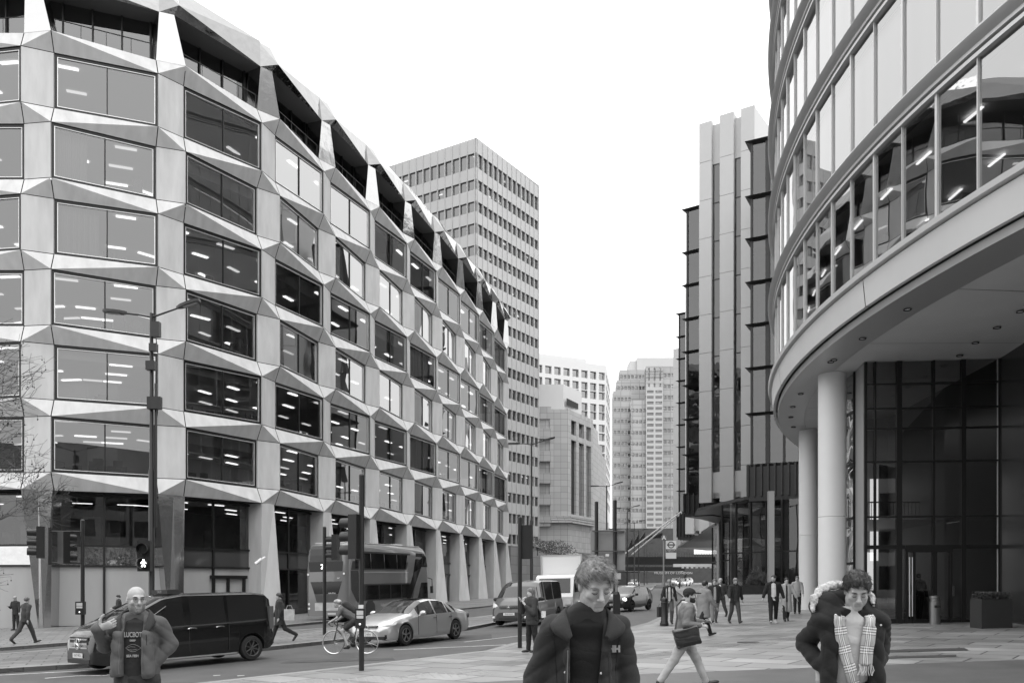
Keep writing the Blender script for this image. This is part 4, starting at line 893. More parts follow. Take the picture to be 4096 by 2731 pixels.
mb.tube([(0,0,zA),(-1.0,0,zA)], .03, 8); mb.tube([(0,0,zB),(-1.0,0,zB)], .03, 8); mb.box(-1.04,-.96,-.04,.04,zB-.06,zA+.12); mb.tube([(0,0,zA+.1),(-.02,0,zA-.35),(-.3,0,zA-.45)], .02, 6); mb.build('side_arms', black_paint, t1)
head('signal_head', t1, (-1.42,0,zat(2168,27)-z0), rad(-65)); head('signal_head', t1, (-.48,0,zat(2190,27)-z0), rad(150)); box_button(t1, z0, zat(2430,27), .13, .2)
t3, z0 = sigpole(-3.32, 19.3, zat(1900,19.3), 'foreground signal pole with push-button box, in front of the silver car', .058)
head('signal_head', t3, (-.22,.05,zat(2146,19.3)-z0), rad(-115)); box_button(t3, z0, zat(2470,19.3), .105, .21)
mb = MB(); mb.box(-.055,.055,-.075,-.06,zat(2434,19.3)-z0,zat(2421,19.3)-z0+.02); mb.build('small_notice', white_paint, t3, smooth=0)
t4, z0 = sigpole(-7.2, 33.6, zat(2108,33.6), 'signal pole in front of the rear of the bus', .07); head('signal_head', t4, (.33,.0,zat(2188,33.6)-z0), rad(-105))
t5, z0 = sigpole(.22, 24.6, zat(2070,24.6), 'signal pole with dark backing board in front of the eating woman', .06)
mb = MB(); z_ = zat(2166,24.6)-z0; mb.box(.03,.33,.05,.09,z_-.48,z_+.48); mb.build('backing_board', black_paint, t5, smooth=0)
mb = MB(); z_ = zat(2166,24.6)-z0; mb.box(.07,.27,.09,.3,z_-.42,z_+.42); mb.build('signal_head', black_paint, t5, smooth=0)
# ---------------- large sign seen from behind ----------------
sg = thing('road_sign', 'back of a large grey road sign on two dark posts behind the foreground man', 'road sign', (0,0,0)); D_ = 36
mb = MB(); a_, b_ = P(2362,2288,D_), P(2498,2117,D_); mb.slab([(a_.x,D_,a_.z),(b_.x,D_-.25,a_.z+.02),(b_.x,D_-.25,b_.z),(a_.x,D_,b_.z-.03)], (0,-1,0), .03); mb.build('sign_plate', mat('grey_sign_back', .26, .5, var=.06, scale=3), sg, smooth=0)
for px, yt in ((2386,2006),(2460,2000)):
    q = P(px, yt, D_-.25); mb = MB(); mb.cyl(q.x, q.y, g0(q.x,q.y), q.z, .075, n=12); mb.build('post', black_paint, sg)
for py in (2126,2204,2282): mb = MB(); mb.box(a_.x+.04, b_.x-.04, D_-.34, D_-.26, zat(py+2,D_), zat(py-2,D_)); mb.build('rail', mat('dark_grey_rail', .08, .5), sg, smooth=0)
q = P(2429,2219,D_-.3); mb = MB(); mb.box(q.x-.07,q.x+.07,q.y-.02,q.y-.0,q.z-.05,q.z+.05); mb.build('sticker', white_paint, sg, smooth=0)
np_ = thing('notice_post', 'grey post with small pale notice and dark bollard-like base behind the foreground man', 'sign post'); q = P(2466,2290,34); zq = g0(q.x,q.y)
mb = MB(); mb.cyl(q.x,q.y,zq,q.z,.05,n=10); mb.build('post', mat('grey_pole', .28, .4, metal=.4), np_)
mb = MB(); mb.box(q.x-.16,q.x+.16,q.y-.08,q.y-.06,zat(2315,34),zat(2291,34)); mb.build('notice', mat('pale_plate', .5, .5), np_, smooth=0)
mb = MB(); mb.box(q.x-.13,q.x+.13,q.y-.12,q.y+.1,zq,zat(2376,34)); mb.lathe([(.13,0),(.1,.1),(0,.12)], (q.x,q.y,zat(2376,34)), n=12); mb.build('base_box', black_paint, np_, smooth=0)
# ---------------- bus stop flag ----------------
bs = thing('bus_stop', 'slim bus stop pole with A disc and roundel flag', 'bus stop'); D_ = 38; q = P(2655,2150,D_); gp = mat('grey_pole', .28, .4, metal=.4)
mb = MB(); mb.cyl(q.x,q.y,g0(q.x,q.y),q.z,.038,n=12); mb.cyl(q.x,q.y,g0(q.x,q.y),zat(2300,D_),.062,n=12); mb.build('pole', gp, bs)
mb = MB(); mb.lathe([(0,.03),(.125,.03),(.125,0),(0,0)], (q.x,q.y-.03,zat(2150,D_)), (0,-1,0), 22); dsk = mb.build('stop_letter_disc', mat('mid_grey_disc', .16, .5), bs)
wl = mat('white_lettering', .85, .5); dk_ = mat('dark_print', .05, .5); md_ = mat('roundel_grey', .12, .5)
text('stop_letter', 'A', .24, wl, bs, (q.x, q.y-.066, zat(2150,D_)), (rad(90),0,0), bold=.006)
x0_, x1_ = P(2663,0,D_).x, P(2705,0,D_).x; zt_, zb_ = zat(2161,D_), zat(2233,D_)
mb = MB(); mb.box(x0_, x1_, D_-.02, D_+.02, zb_, zt_); mb.build('flag', white_paint, bs, smooth=0)
cxs, czs = (x0_+x1_)/2, zat(2178,D_); mb = MB(); mb.lathe([(.105,0),(.15,0)], (cxs,D_-.024,czs), (0,-1,0), 24); mb.box(cxs-.18,cxs+.18,D_-.03,D_-.026,czs-.028,czs+.028); mb.build('roundel', md_, bs, smooth=0)
mb = MB(); mb.box(x0_+.005,x1_-.005,D_-.026,D_-.021,zat(2209,D_),zat(2195,D_)); mb.build('name_panel', md_, bs, smooth=0)
text('stop_name', 'London Wall', .065, wl, bs, ((x0_+x1_)/2, D_-.03, zat(2199,D_)), (rad(90),0,0), .001); text('stop_name', 'Moorgate', .055, wl, bs, ((x0_+x1_)/2, D_-.03, zat(2205,D_)), (rad(90),0,0), .001)
# ---------------- bollard, planter, bin ----------------
def bollard(x, y, lb):
    z0 = g0(x,y)+.02; mb = MB(); mb.lathe([(.17,0),(.17,.10),(.145,.13),(.145,.16),(.125,.2),(.12,.84),(.14,.86),(.14,.9),(.12,.92),(.125,1.0),(.1,1.06),(.04,1.09),(0,1.09)], (x,y,z0), n=18)
    tag(mb.build('bollard', black_paint), lb, 'bollard')
bollard(5.85, 33.6, 'black cast-iron bollard at the kerb beside the man with a bag')
plt = thing('planter', 'square dark planter with clipped low hedge by the entrance', 'planter'); a_ = P(3945,0,27.5)
x0_, x1_ = P(3908,0,27.5).x, P(4047,0,27.5).x; zg_ = g0(15,27); zt_ = zat(2396,27.5)
x0_ += .12; mb = MB(); mb.box(x0_, x1_, 27.45, 28.15, zg_, zt_); mb.build('box', mat('dark_planter_box', .035, .5, var=.1), plt, smooth=0)
mb = MB(); rr = random.Random(9)
for _ in range(2600):
    p = V((rr.uniform(x0_+.02,x1_-.02), rr.uniform(27.47,28.12), zt_+rr.uniform(0,.24)+.0)); u = V((rr.uniform(-1,1),rr.uniform(-1,1),rr.uniform(-1,1))).normalized(); w = u.orthogonal()*.4; mb.poly([p-u*.03,p+w*.03,p+u*.03,p-w*.03])
mb.build('hedge', leafm, plt, smooth=0)
bn = thing('litter_bin', 'slim cylindrical metal bin by the lobby doors', 'bin', (14.6,30.2,g0(14.6,30.2))); mb = MB(); mb.lathe([(.17,0),(.17,.8),(.15,.82),(.15,.9),(.17,.92),(.17,1.0),(.0,1.02)], n=20); mb.build('drum', mat('brushed_bin_metal', .25, .35, metal=.7), bn)
mb = MB(); mb.box(-.1,.1,-.178,-.16,.6,.68); mb.build('slot', joint, bn, smooth=0)
cctv = thing('security_camera', 'small white security camera on the stone pillar', 'camera'); q = P(1046,2236,51.5); mb = MB(); mb.tube([q, q+V((-.32,-.12,-.28))], .11, 10); mb.tube([q+V((0,0,0)), q+V((.05,.5,.15))], .05, 6); mb.build('camera_body', white_paint, cctv)
# ---------------- trees ----------------
def tree(x, y, h, seed, label, lean=(0,0), spread=1., depth=6, r0=.16, name='bare_tree', balls=0, dens=3, minr=.006, trunkf=.35, group=None, dirb=None):
    rr = random.Random(seed); z0 = g0(x,y); t = thing(name, label, 'tree', (x,y,z0), group=group); tk, cr = MB(), MB(); bl_ = MB()
    def br(p, d, L, r, lev):
        n = 4; pts = [p]; rs = [r]
        for k in range(n):
            d = (d+V((rr.gauss(0,.12),rr.gauss(0,.12),rr.gauss(0,.09)+(.04 if lev > 1 else 0)))*spread).normalized()
            if dirb and lev > 1: d = (d+V(dirb)*.09).normalized()
            p = p+d*L/n; pts.append(p); rs.append(max(r*(1-.45*(k+1)/n), minr*.7))
        (tk if lev == 0 else cr).tube(pts, rs, 7 if lev < 2 else (4 if lev < 4 else 3), cap=False)
        if balls and lev >= depth-2 and rr.random() < balls: q = pts[-1]; bl_.tube([q, q-V((0,0,.1))], .003, 3, cap=False); bl_.ball(q-V((0,0,.115)), .02, 4)
        if lev >= depth: return
        k = dens+(1 if rr.random() < .5 else 0)
        for j in range(k):
            i = rr.randint(2, n) if lev else rr.randint(3, n); a = rr.uniform(0, 6.28); o = d.orthogonal().normalized(); o = M4.Rotation(a, 3, d) @ o
            nd = (d*rr.uniform(.5,1.0)+o*rr.uniform(.45,.85)*spread).normalized(); br(pts[i], nd, L*rr.uniform(.6,.82), max(rs[i]*.66, minr), lev+1)
    br(V((0,0,0)), V((lean[0],lean[1],1)).normalized(), h*trunkf, r0, 0)
    tk.build('trunk', twig, t, smooth=60); cr.build('crown', twig, t, smooth=60)
    if balls: bl_.build('seed_balls', mat('seed_ball', .05, .9), t)
    return t
tree(-14.6, 21.5, 9.5, 21, 'bare plane tree with hanging seed balls reaching in from the left edge', lean=(.02,0), depth=6, r0=.14, balls=.22, dens=3, dirb=(.8,0,-.10), trunkf=.36)
for k, (x, y, h, s_) in enumerate(((27.5,104,7,4),(30,108,6,5),(24.4,84.8,4.2,6),(22.9,82.0,3.6,8),(26.3,86,4,11))):
    tree(x, y, h, s_, ['bare multi-branched tree beyond the grey pillar','thin bare tree under the footbridge end','leafless shrub against the dark glazing, left one','leafless low shrub at the end of the planter wall','leafless shrub behind the planter wall, right one'][k], depth=5, r0=.07, dens=4, spread=1.1, trunkf=.25, minr=.012)
# ---------------- vehicles (local +X is forward, +Y the left side) ----------------
tyre_m = mat('tyre_rubber', .02, .8); rim_s = mat('alloy_rim', .30, .3, metal=.8); rim_d = mat('dark_rim', .05, .45, metal=.4)
cglass = mat('car_glass', .018, .04, spec=.5, coat=.3); chrome = mat('chrome_trim', .75, .12, metal=1); blackpl = mat('black_plastic', .02, .6)
hl_lens = mat('headlamp_lens', .75, .1, coat=1); hl_on = mat('lit_headlamp', .9, .2, emit=4); plate_w = mat('white_plate', .75, .5); plate_t = mat('plate_letters', .02, .6)
def carpaint(name, b, metal=0., rough=.3): return mat(name, b, rough, metal=metal, coat=.7, var=.04, scale=.8)
def wheel(parent, x, y, r, w, sgn, rimm, spokes=5, hub=True):
    mb = MB(); a = (0, sgn, 0)
    mb.lathe([(r*.62,-w/2),(r*.93,-w/2),(r,-w*.3),(r,w*.3),(r*.95,w*.46),(r*.70,w/2),(r*.66,w*.42)], (x,y,r), a, 30); o = mb.build('wheel', tyre_m, parent)
    mb = MB(); mb.lathe([(r*.69,w*.44),(r*.65,w*.46),(r*.62,w*.40),(r*.60,w*.1),(r*.1,w*.05),(0,w*.05)], (x,y,r), a, 30, 1)
    mb.lathe([(r*.70,w*.43),(r*.66,w*.49),(r*.61,w*.45),(r*.60,w*.36)], (x,y,r), a, 30)
    for k in range(spokes):
        t = 2*pi*k/spokes+.3
        for dt in (-.11, .11) if spokes <= 6 else (0,):
            p0 = V((x+r*.12*cos(t), y+sgn*w*.36, r+r*.12*sin(t))); p1 = V((x+r*.64*cos(t+dt), y+sgn*w*.43, r+r*.64*sin(t+dt))); mb.tube([p0,p1], [r*.055, r*.04], 6)
    mb.lathe([(r*.15,w*.34),(r*.13,w*.44),(0,w*.45)], (x,y,r), a, 12); mb.build('rim', [rimm, blackpl], o)
    return o
def loft(t, L, top, belt, hw, low, rwf, wheels, ra, gl_side, gl_front, gl_rear, paint, n=70, pillar=.05):
    xs = set(np.linspace(-L/2, L/2, n).round(3))
    for a_, b_ in gl_side+[gl_front]+([gl_rear] if gl_rear else []): xs |= {round(a_,3), round(b_,3)}
    for xc in wheels:
        for k in range(17): xs.add(round(xc-ra*cos(pi*k/16), 3))
    for d in (.004,.02,.045,.08,.13): xs |= {round(-L/2+d,3), round(L/2-d,3)}
    xs = sorted(x for x in xs if -L/2 <= x <= L/2); f = lambda tb, x: float(np.interp(x, [p[0] for p in tb], [p[1] for p in tb]))
    rings = []
    for x in xs:
        tz, bz, h, lz, rw = f(top,x), f(belt,x), f(hw,x), f(low,x), f(rwf,x)*f(hw,x)
        bz = min(bz, tz-.015); za = 0
        for xc in wheels:
            if abs(x-xc) < ra: za = max(za, ra*.98*0+sqrt(max(ra*ra-(x-xc)**2,0))+WR*.98)
        zz = [lz, lz, lz+(bz-lz)*.22, lz+(bz-lz)*.55, lz+(bz-lz)*.86, bz]
        for k in range(5): zz[k] = max(zz[k], za+(.0,.0,.03,.06,.08)[k]) if za else zz[k]
        for k in range(1,6): zz[k] = max(zz[k], zz[k-1]) 
        te = tz-min(.07,(tz-bz)*.35); bulge = (.72,.965,1.0,1.0,.985,.945)
        fl = 1.012 if za else 1
        r_ = [(h*b_*(fl if 0 < k < 4 else 1), z_) for k, (b_, z_) in enumerate(zip(bulge, zz))]
        r_ += [((h*.94+(rw-h*.94)*.5)*1.0, zz[5]+(te-zz[5])*.52), (rw, te), (rw*.9, te+(tz-te)*.55), (rw*.55, tz-(tz-te)*.1), (0, tz)]
        rings.append(r_)
    q = len(rings[0]); G = {}
    vs_ = []; idx = {}
    for sgn in (1,-1):
        for i, x in enumerate(xs):
            for j in range(q): idx[(sgn,i,j)] = len(vs_); vs_.append((x, sgn*rings[i][j][0], rings[i][j][1]))
    def put(nm, fc): G.setdefault(nm, []).append(fc)
    for sgn in (1,-1):
        for i in range(len(xs)-1):
            xm = (xs[i]+xs[i+1])/2
            for j in range(q-1):
                fc = [idx[(sgn,i,j)], idx[(sgn,i+1,j)], idx[(sgn,i+1,j+1)], idx[(sgn,i,j+1)]]
                if sgn > 0: fc.reverse()
                nm = 'body'
                if j == 0: nm = 'underside'
                if j in (5,6):
                    for k, (a_, b_) in enumerate(gl_side):
                        if a_ < xm < b_: nm = 'side_window%d_%d' % (k, sgn)
                if j >= 7 and gl_front[0] < xm < gl_front[1]: nm = 'windscreen'
                if j >= 7 and gl_rear and gl_rear[0] < xm < gl_rear[1]: nm = 'rear_window'
                put(nm, fc)
    for e, i in ((1, len(xs)-1), (-1, 0)):
        fc = [idx[(1,i,j)] for j in range(q)]+[idx[(-1,i,j)] for j in range(q-2,-1,-1)]; put('body', fc if e < 0 else fc[::-1])
    for nm, fs in G.items():
        mb = MB(); used = sorted({k for f_ in fs for k in f_}); mp = {k: i for i, k in enumerate(used)}; mb.add([vs_[k] for k in used], [[mp[k] for k in f_] for f_ in fs])
        nm2 = nm.split('0_')[0].split('1_')[0].split('2_')[0]
        mb.build('body' if nm == 'body' else nm2, {'body': paint, 'underside': blackpl}.get(nm, cglass), t, smooth=40)
    mb = MB(); mb.box(-L/2+.3, L/2-.3, -f(hw,0)*.7, f(hw,0)*.7, f(low,0)+.02, f(low,0)+.12)
    for xc in wheels: mb.box(xc-ra*.98, xc+ra*.98, -f(hw,xc)*.72, f(hw,xc)*.72, f(low,0)+.05, WR+ra*.9)
    mb.build('chassis', blackpl, t, smooth=0)
def star(mb, c, r, ax=(1,0,0)):
    c = V(c); mb.lathe([(r*.88,0),(r*.88,.012),(r,.012),(r,0)], c, ax, 24)
    for k in range(3): a = pi/2+2*pi*k/3; d = V((0, cos(a), sin(a))); mb.tube([c+V((.012,0,0)), c+V((.008,0,0))+d*r*.9], [r*.16, r*.03], 6)
def gplate(t, x, z, s, y=0, rot=None, w=.52, h=.115):
    mb = MB(); mb.box(x-.01, x+.008, y-w/2, y+w/2, z-h/2, z+h/2); o = mb.build('number_plate', plate_w, t, smooth=0)
    text('plate_lettering', s, h*.78, plate_t, o, (x+.009, y, z), (rad(90),0,rad(90)), .001, sx=.95); return o
def mirror(t, x, y, z, m, s=1):
    mb = MB(); mb.ball((x, y, z), .12, 8, 0, (.62, 1.05*s, .72)); mb.tube([(x+.02, y-.14*(1 if y > 0 else -1), z-.08),(x,y,z-.03)], [.03,.03], 6); mb.build('wing_mirror', m, t, smooth=60)
def place(name, label, cat, x, y, hx, hy, loff=-.08):
    rz = math.atan2(hy, hx); t = thing(name, label, cat)
    n = V((-.026, -.0068, 1)).normalized(); h = V((hx, hy, 0)).normalized(); h = (h-n*h.dot(n)).normalized(); l = n.cross(h)
    t.rotation_euler = M4((h, l, n)).transposed().to_euler(); t.location = (x, y, g0(x,y)+loff); return t
WR = .335
# silver saloon
sc_ = place('silver_saloon', 'silver saloon car with dark roof waiting at the crossing behind the cyclist', 'car', -3.42, 29.97, -.49, -.87)
silver = carpaint('silver_paint', .55, .75, .32)
loft(sc_, 4.92, [(-2.46,.62),(-2.42,.93),(-2.2,1.0),(-1.85,1.05),(-1.2,1.30),(-.6,1.44),(-.1,1.465),(.35,1.42),(.8,1.24),(1.25,1.02),(1.7,.95),(2.15,.83),(2.38,.68),(2.46,.52)],
     [(-2.46,.55),(-2.42,.84),(-2,.93),(-1,.955),(1,.91),(1.3,.90),(2.1,.76),(2.38,.60),(2.46,.48)],
     [(-2.46,.62),(-2.38,.80),(-2.1,.88),(-1.5,.92),(0,.93),(1.6,.92),(2.05,.87),(2.3,.76),(2.42,.62),(2.46,.5)],
     [(-2.46,.42),(-2.3,.3),(-1.8,.22),(0,.19),(1.9,.19),(2.3,.2),(2.46,.3)], [(-2.46,.8),(-1.9,.84),(-1.2,.74),(0,.68),(.6,.72),(1.25,.84),(2.46,.8)],
     [1.56,-1.36], .385, [(-1.45,-.95),(-.88,-.2),(-.12,.82)], (.36,1.25), (-1.8,-1.15), silver)
for x in (1.56,-1.36):
    for s in (1,-1): wheel(sc_, x, s*.82, .335, .22, s, rim_s, 5)
def grille(t, x, y0, y1, z0, z1, bars, m=chrome, back=blackpl):
    mb = MB(); mb.box(x-.06, x-.012, y0, y1, z0, z1); o = mb.build('grille', back, t, smooth=0); mb = MB()
    for k in range(bars): z = z0+(z1-z0)*(k+.5)/bars; mb.box(x-.03, x+.012, y0+.01, y1-.01, z-(z1-z0)/bars*.17, z+(z1-z0)/bars*.17)
    mb.build('grille_bars', m, o, smooth=0); return o
g = grille(sc_, 2.44, -.42, .42, .50, .68, 3); mb = MB(); star(mb, (2.46,0,.59), .10); mb.build('emblem', chrome, g)
gplate(sc_, 2.475, .40, 'LN17 HRN')
mb = MB(); mb.box(2.36,2.462,-.7,.7,.24,.33); mb.build('lower_intake', blackpl, sc_, smooth=0)
for s in (1,-1):
    mb = MB(); pts = [V((2.42,s*.47,.60)),V((2.30,s*.70,.60)),V((2.06,s*.885,.69)),V((2.0,s*.885,.77)),V((2.22,s*.74,.745)),V((2.37,s*.52,.68))]; c = sum(pts, V())/6+V((.09,s*.05,.01))
    mb.add(pts+[c], [(i,(i+1)%6,6) for i in range(6)]); mb.build('headlamp', hl_lens, sc_, smooth=80)
    mb = MB(); mb.box(2.2,2.38,s*.55-.17,s*.55+.17,.26,.38); mb.build('side_intake', blackpl, sc_, smooth=0)
    mirror(sc_, .78, s*1.03, 1.0, silver)
    for x in (-.05, -1.0): mb = MB(); mb.box(x-.1,x+.1,s*.925-.012,s*.925+.02,.80,.83); mb.build('door_handle', chrome, sc_)
    mb = MB(); mb.ball((-2.3,s*.78,.80), .16, 6, 0, (.5,.6,.7)); mb.build('tail_lamp', mat('tail_lamp', .12, .2), sc_)
    mb = MB()
    for x in (-.16,.9,-1.05): mb.box(x-.006,x+.006,s*.928-.004,s*.928+.004,.30,.9)
    mb.build('door_gaps', joint, sc_, smooth=0)
mb = MB(); mb.box(-.62,.34,-.42,.42,1.452,1.462); mb.build('roof_glass', cglass, sc_, smooth=0)
# black people carrier taxi
WR = .345
R0v = V((-6.6,24.6,0)); hv = V((-.643,-.766,0)); nv = V((.766,-.643,0)); cv = R0v+hv*2.6*.97-nv*.94
van = place('black_people_carrier', 'glossy black people carrier with roof sign crossing behind the bald man', 'van', cv.x, cv.y, hv.x, hv.y)
van.scale = (.97,.97,.97); blk = carpaint('glossy_black_paint', .006, 0, .2)
loft(van, 5.2, [(-2.6,.9),(-2.585,1.45),(-2.52,1.76),(-2.38,1.88),(-2.0,1.93),(0.2,1.945),(.75,1.87),(1.15,1.68),(1.85,1.32),(2.15,1.22),(2.42,1.09),(2.55,.95),(2.6,.7)],
     [(-2.6,.8),(-2.5,1.12),(0,1.08),(1.5,1.05),(1.9,1.05),(2.3,.98),(2.52,.86),(2.6,.55)],
     [(-2.6,.72),(-2.56,.86),(-2.3,.93),(0,.965),(1.8,.955),(2.2,.93),(2.42,.86),(2.55,.78),(2.6,.62)],
     [(-2.6,.42),(-2.4,.3),(0,.24),(2.3,.2),(2.6,.26)], [(-2.6,.86),(-2,.82),(.2,.80),(1,.82),(1.9,.88),(2.6,.8)],
     [1.70,-1.80], .41, [(-2.35,-1.12),(-1.02,.02),(.22,1.25)], (.78,1.9), (-2.59,-2.45), blk)
for x in (1.70,-1.80):
    for s in (1,-1): wheel(van, x, s*.84, .345, .23, s, mat('dark_grey_rim', .09, .5, metal=.4), 8)
g = grille(van, 2.60, -.50, .50, .60, .92, 3, chrome); mb = MB(); star(mb, (2.625,0,.76), .15); mb.build('emblem', chrome, g); gplate(van, 2.62, .46, 'LN17 MZX')
mb = MB(); mb.box(2.5,2.61,-.6,.6,.26,.36); mb.build('lower_intake', blackpl, van, smooth=0)
for s in (1,-1):
    mb = MB(); pts = [V((2.56,s*.54,.72)),V((2.46,s*.76,.72)),V((2.14,s*.925,.84)),V((2.12,s*.92,.96)),V((2.36,s*.78,.93)),V((2.52,s*.58,.88))]; c = sum(pts, V())/6+V((.08,s*.05,.01)); mb.add(pts+[c], [(i,(i+1)%6,6) for i in range(6)]); mb.build('headlamp', mat('smoked_lens', .2, .1, coat=1), van, smooth=80)
    mirror(van, 1.28, s*1.10, 1.16, blk, 1.2)
    for x in (.05, -.78): mb = MB(); mb.tube([(x-.12,s*.99,1.0),(x-.06,s*1.01,1.02),(x+.06,s*1.01,1.02),(x+.12,s*.99,1.0)], .016, 6); mb.build('door_handle', chrome, van)
    mb = MB(); mb.tube([(-2.3,s*.955,1.135),(-1.0,s*.962,1.10),(1.3,s*.965,1.07)], .010, 5); mb.tube([(1.36,s*.955,1.10),(1.05,s*.90,1.42),(.7,s*.85,1.62)], .009, 5); mb.build('window_trim', chrome, van)
    mb = MB()
    for x in (.12,-1.07,1.32): mb.box(x-.006,x+.006,s*.964-.004,s*.964+.004,.36,1.05)
    mb.build('door_gaps', joint, van, smooth=0)
    mb = MB(); mb.box(-2.56,-2.42,s*.86-.06,s*.86+.05,.85,1.5); mb.build('tail_lamp', mat('tail_lamp', .12, .2), van)
    mb = MB(); mb.tube([(-1.3,s*.94,.24),(1.2,s*.94,.24)], .03, 6); mb.build('side_step', mat('grey_step', .3, .4, metal=.5), van)
for x in (-1.45,-.35):
    for y in (.42,-.42): mb = MB(); mb.ball((x,y,1.44), .13, 6, 0, (.5,1,.8)); mb.box(x-.09,x+.09,y-.25,y+.25,.7,1.26); mb.build('seat', mat('seat_fabric', .03, .9), van)
mb = MB(); mb.prism([(.1,-.48),(.42,-.42),(.42,.42),(.1,.48)], 1.93, 2.05); tx = mb.build('roof_sign', blackpl, van, smooth=0); text('roof_sign_text', 'TAXI', .11, mat('sign_grey_letters', .3, .5), tx, (.425,0,1.99), (rad(90),0,rad(90)), .002)
mb = MB(); mb.box(-.75,-.52,-.93,-.925,1.14,1.28); mb.build('window_sticker', white_paint, van, smooth=0)
# grey minivan facing the camera
WR = .33
viv = place('grey_minivan', 'grey minivan with oval badge driving towards the camera behind the eating woman', 'van', .78, 40.0, -.375, -.927)
gry = carpaint('dark_grey_paint', .075, .4, .3)
loft(viv, 4.78, [(-2.39,.9),(-2.37,1.6),(-2.3,1.86),(-2.0,1.95),(.4,1.97),(.75,1.9),(1.15,1.72),(1.75,1.22),(2.05,1.08),(2.3,.9),(2.39,.62)],
     [(-2.39,.8),(-2.2,1.10),(0,1.07),(1.5,1.04),(1.85,1.0),(2.2,.85),(2.39,.5)], [(-2.39,.78),(-2.3,.9),(0,.955),(1.7,.95),(2.1,.9),(2.3,.78),(2.39,.62)],
     [(-2.39,.4),(0,.26),(2.2,.2),(2.39,.26)], [(-2.39,.84),(0,.82),(1,.84),(1.8,.9),(2.39,.8)], [1.45,-1.5], .39, [(-2.2,-1.0),(-.9,.15),(.3,1.2)], (.72,1.72), (-2.38,-2.28), gry)
for x in (1.45,-1.5):
    for s in (1,-1): wheel(viv, x, s*.82, .33, .22, s, rim_d, 5)
g = grille(viv, 2.40, -.45, .45, .79, .90, 2); mb = MB(); star(mb, (2.42,0,.84), .085); mb.build('emblem', chrome, g); grille(viv, 2.40, -.5, .5, .30, .40, 2, blackpl); gplate(viv, 2.405, .54, 'EU63 KOE')
for s in (1,-1):
    mb = MB(); pts = [V((2.33,s*.50,.74)),V((2.16,s*.86,.76)),V((1.96,s*.93,.98)),V((2.05,s*.86,1.06)),V((2.26,s*.60,.94))]; c = sum(pts, V())/5+V((.07,s*.05,.01)); mb.add(pts+[c], [(i,(i+1)%5,5) for i in range(5)]); mb.build('headlamp', hl_lens, viv, smooth=80)
    mirror(viv, 1.2, s*1.08, 1.15, blackpl, 1.2); mb = MB(); mb.ball((2.33,s*.74,.38), .07, 6); mb.build('fog_lamp', hl_lens, viv)
# box lorry
lo_ = place('box_lorry', 'white box lorry with its cab behind the grey minivan', 'lorry', 2.95, 46.6, -.28, -.96)
wp_ = carpaint('white_lorry_paint', .7, 0, .35); ww = mat('white_box_body', .74, .5)
mb = MB(); mb.box(-3.3,1.1,-1.08,1.08,.85,3.22); mb.build('cargo_box', ww, lo_, smooth=0)
mb = MB(); mb.box(-3.32,1.12,-1.1,1.1,3.18,3.25); mb.box(1.08,1.13,-1.11,-1.03,.85,3.2); mb.box(1.08,1.13,1.03,1.11,.85,3.2); mb.build('box_trim', mat('aluminium_edge', .5, .4, metal=.6), lo_, smooth=0)
mb = MB(); cab = [(1.2,.45),(3.0,.45),(3.05,1.1),(2.95,1.28),(2.62,2.08),(2.35,2.2),(1.2,2.2)]
for s in (1,): mb.add([(x,-.98,z) for x, z in cab]+[(x,.98,z) for x, z in cab], [tuple(range(7)), tuple(range(13,6,-1))]+[(i,7+i,7+(i+1)%7,(i+1)%7) for i in range(7)])
mb.build('cab', wp_, lo_, smooth=0)
mb = MB(); mb.slab([(2.95,-.84,1.30),(2.95,.84,1.30),(2.66,.80,2.02),(2.66,-.80,2.02)], (.93,0,.36), -.012); mb.build('windscreen', cglass, lo_, smooth=0)
for s in (1,-1):
    mb = MB(); mb.box(1.55,2.6,s*.98-.006,s*.98+.006,1.32,1.95); mb.build('side_window', cglass, lo_, smooth=0); mb = MB(); mb.box(3.0,3.07,s*.74-.15,s*.74+.15,.72,.95); mb.build('headlamp', hl_lens, lo_, smooth=0)
    mb = MB(); mb.box(2.5,2.58,s*1.2-.09,s*1.2+.09,1.35,1.75); mb.tube([(2.55,s*.97,1.75),(2.54,s*1.2,1.7)], .02, 6); mb.build('wing_mirror', blackpl, lo_, smooth=0)
    for x in (2.3,-2.0): wheel(lo_, x, s*.85, .38, .24, s, rim_d, 6)
mb = MB(); mb.box(2.98,3.06,-.9,.9,.45,.62); mb.box(-3.2,2.4,-.4,.4,.5,.84); mb.build('bumper', blackpl, lo_, smooth=0); mb = MB(); mb.box(3.04,3.06,-.3,.3,1.02,1.08); mb.build('cab_badge', blackpl, lo_, smooth=0)
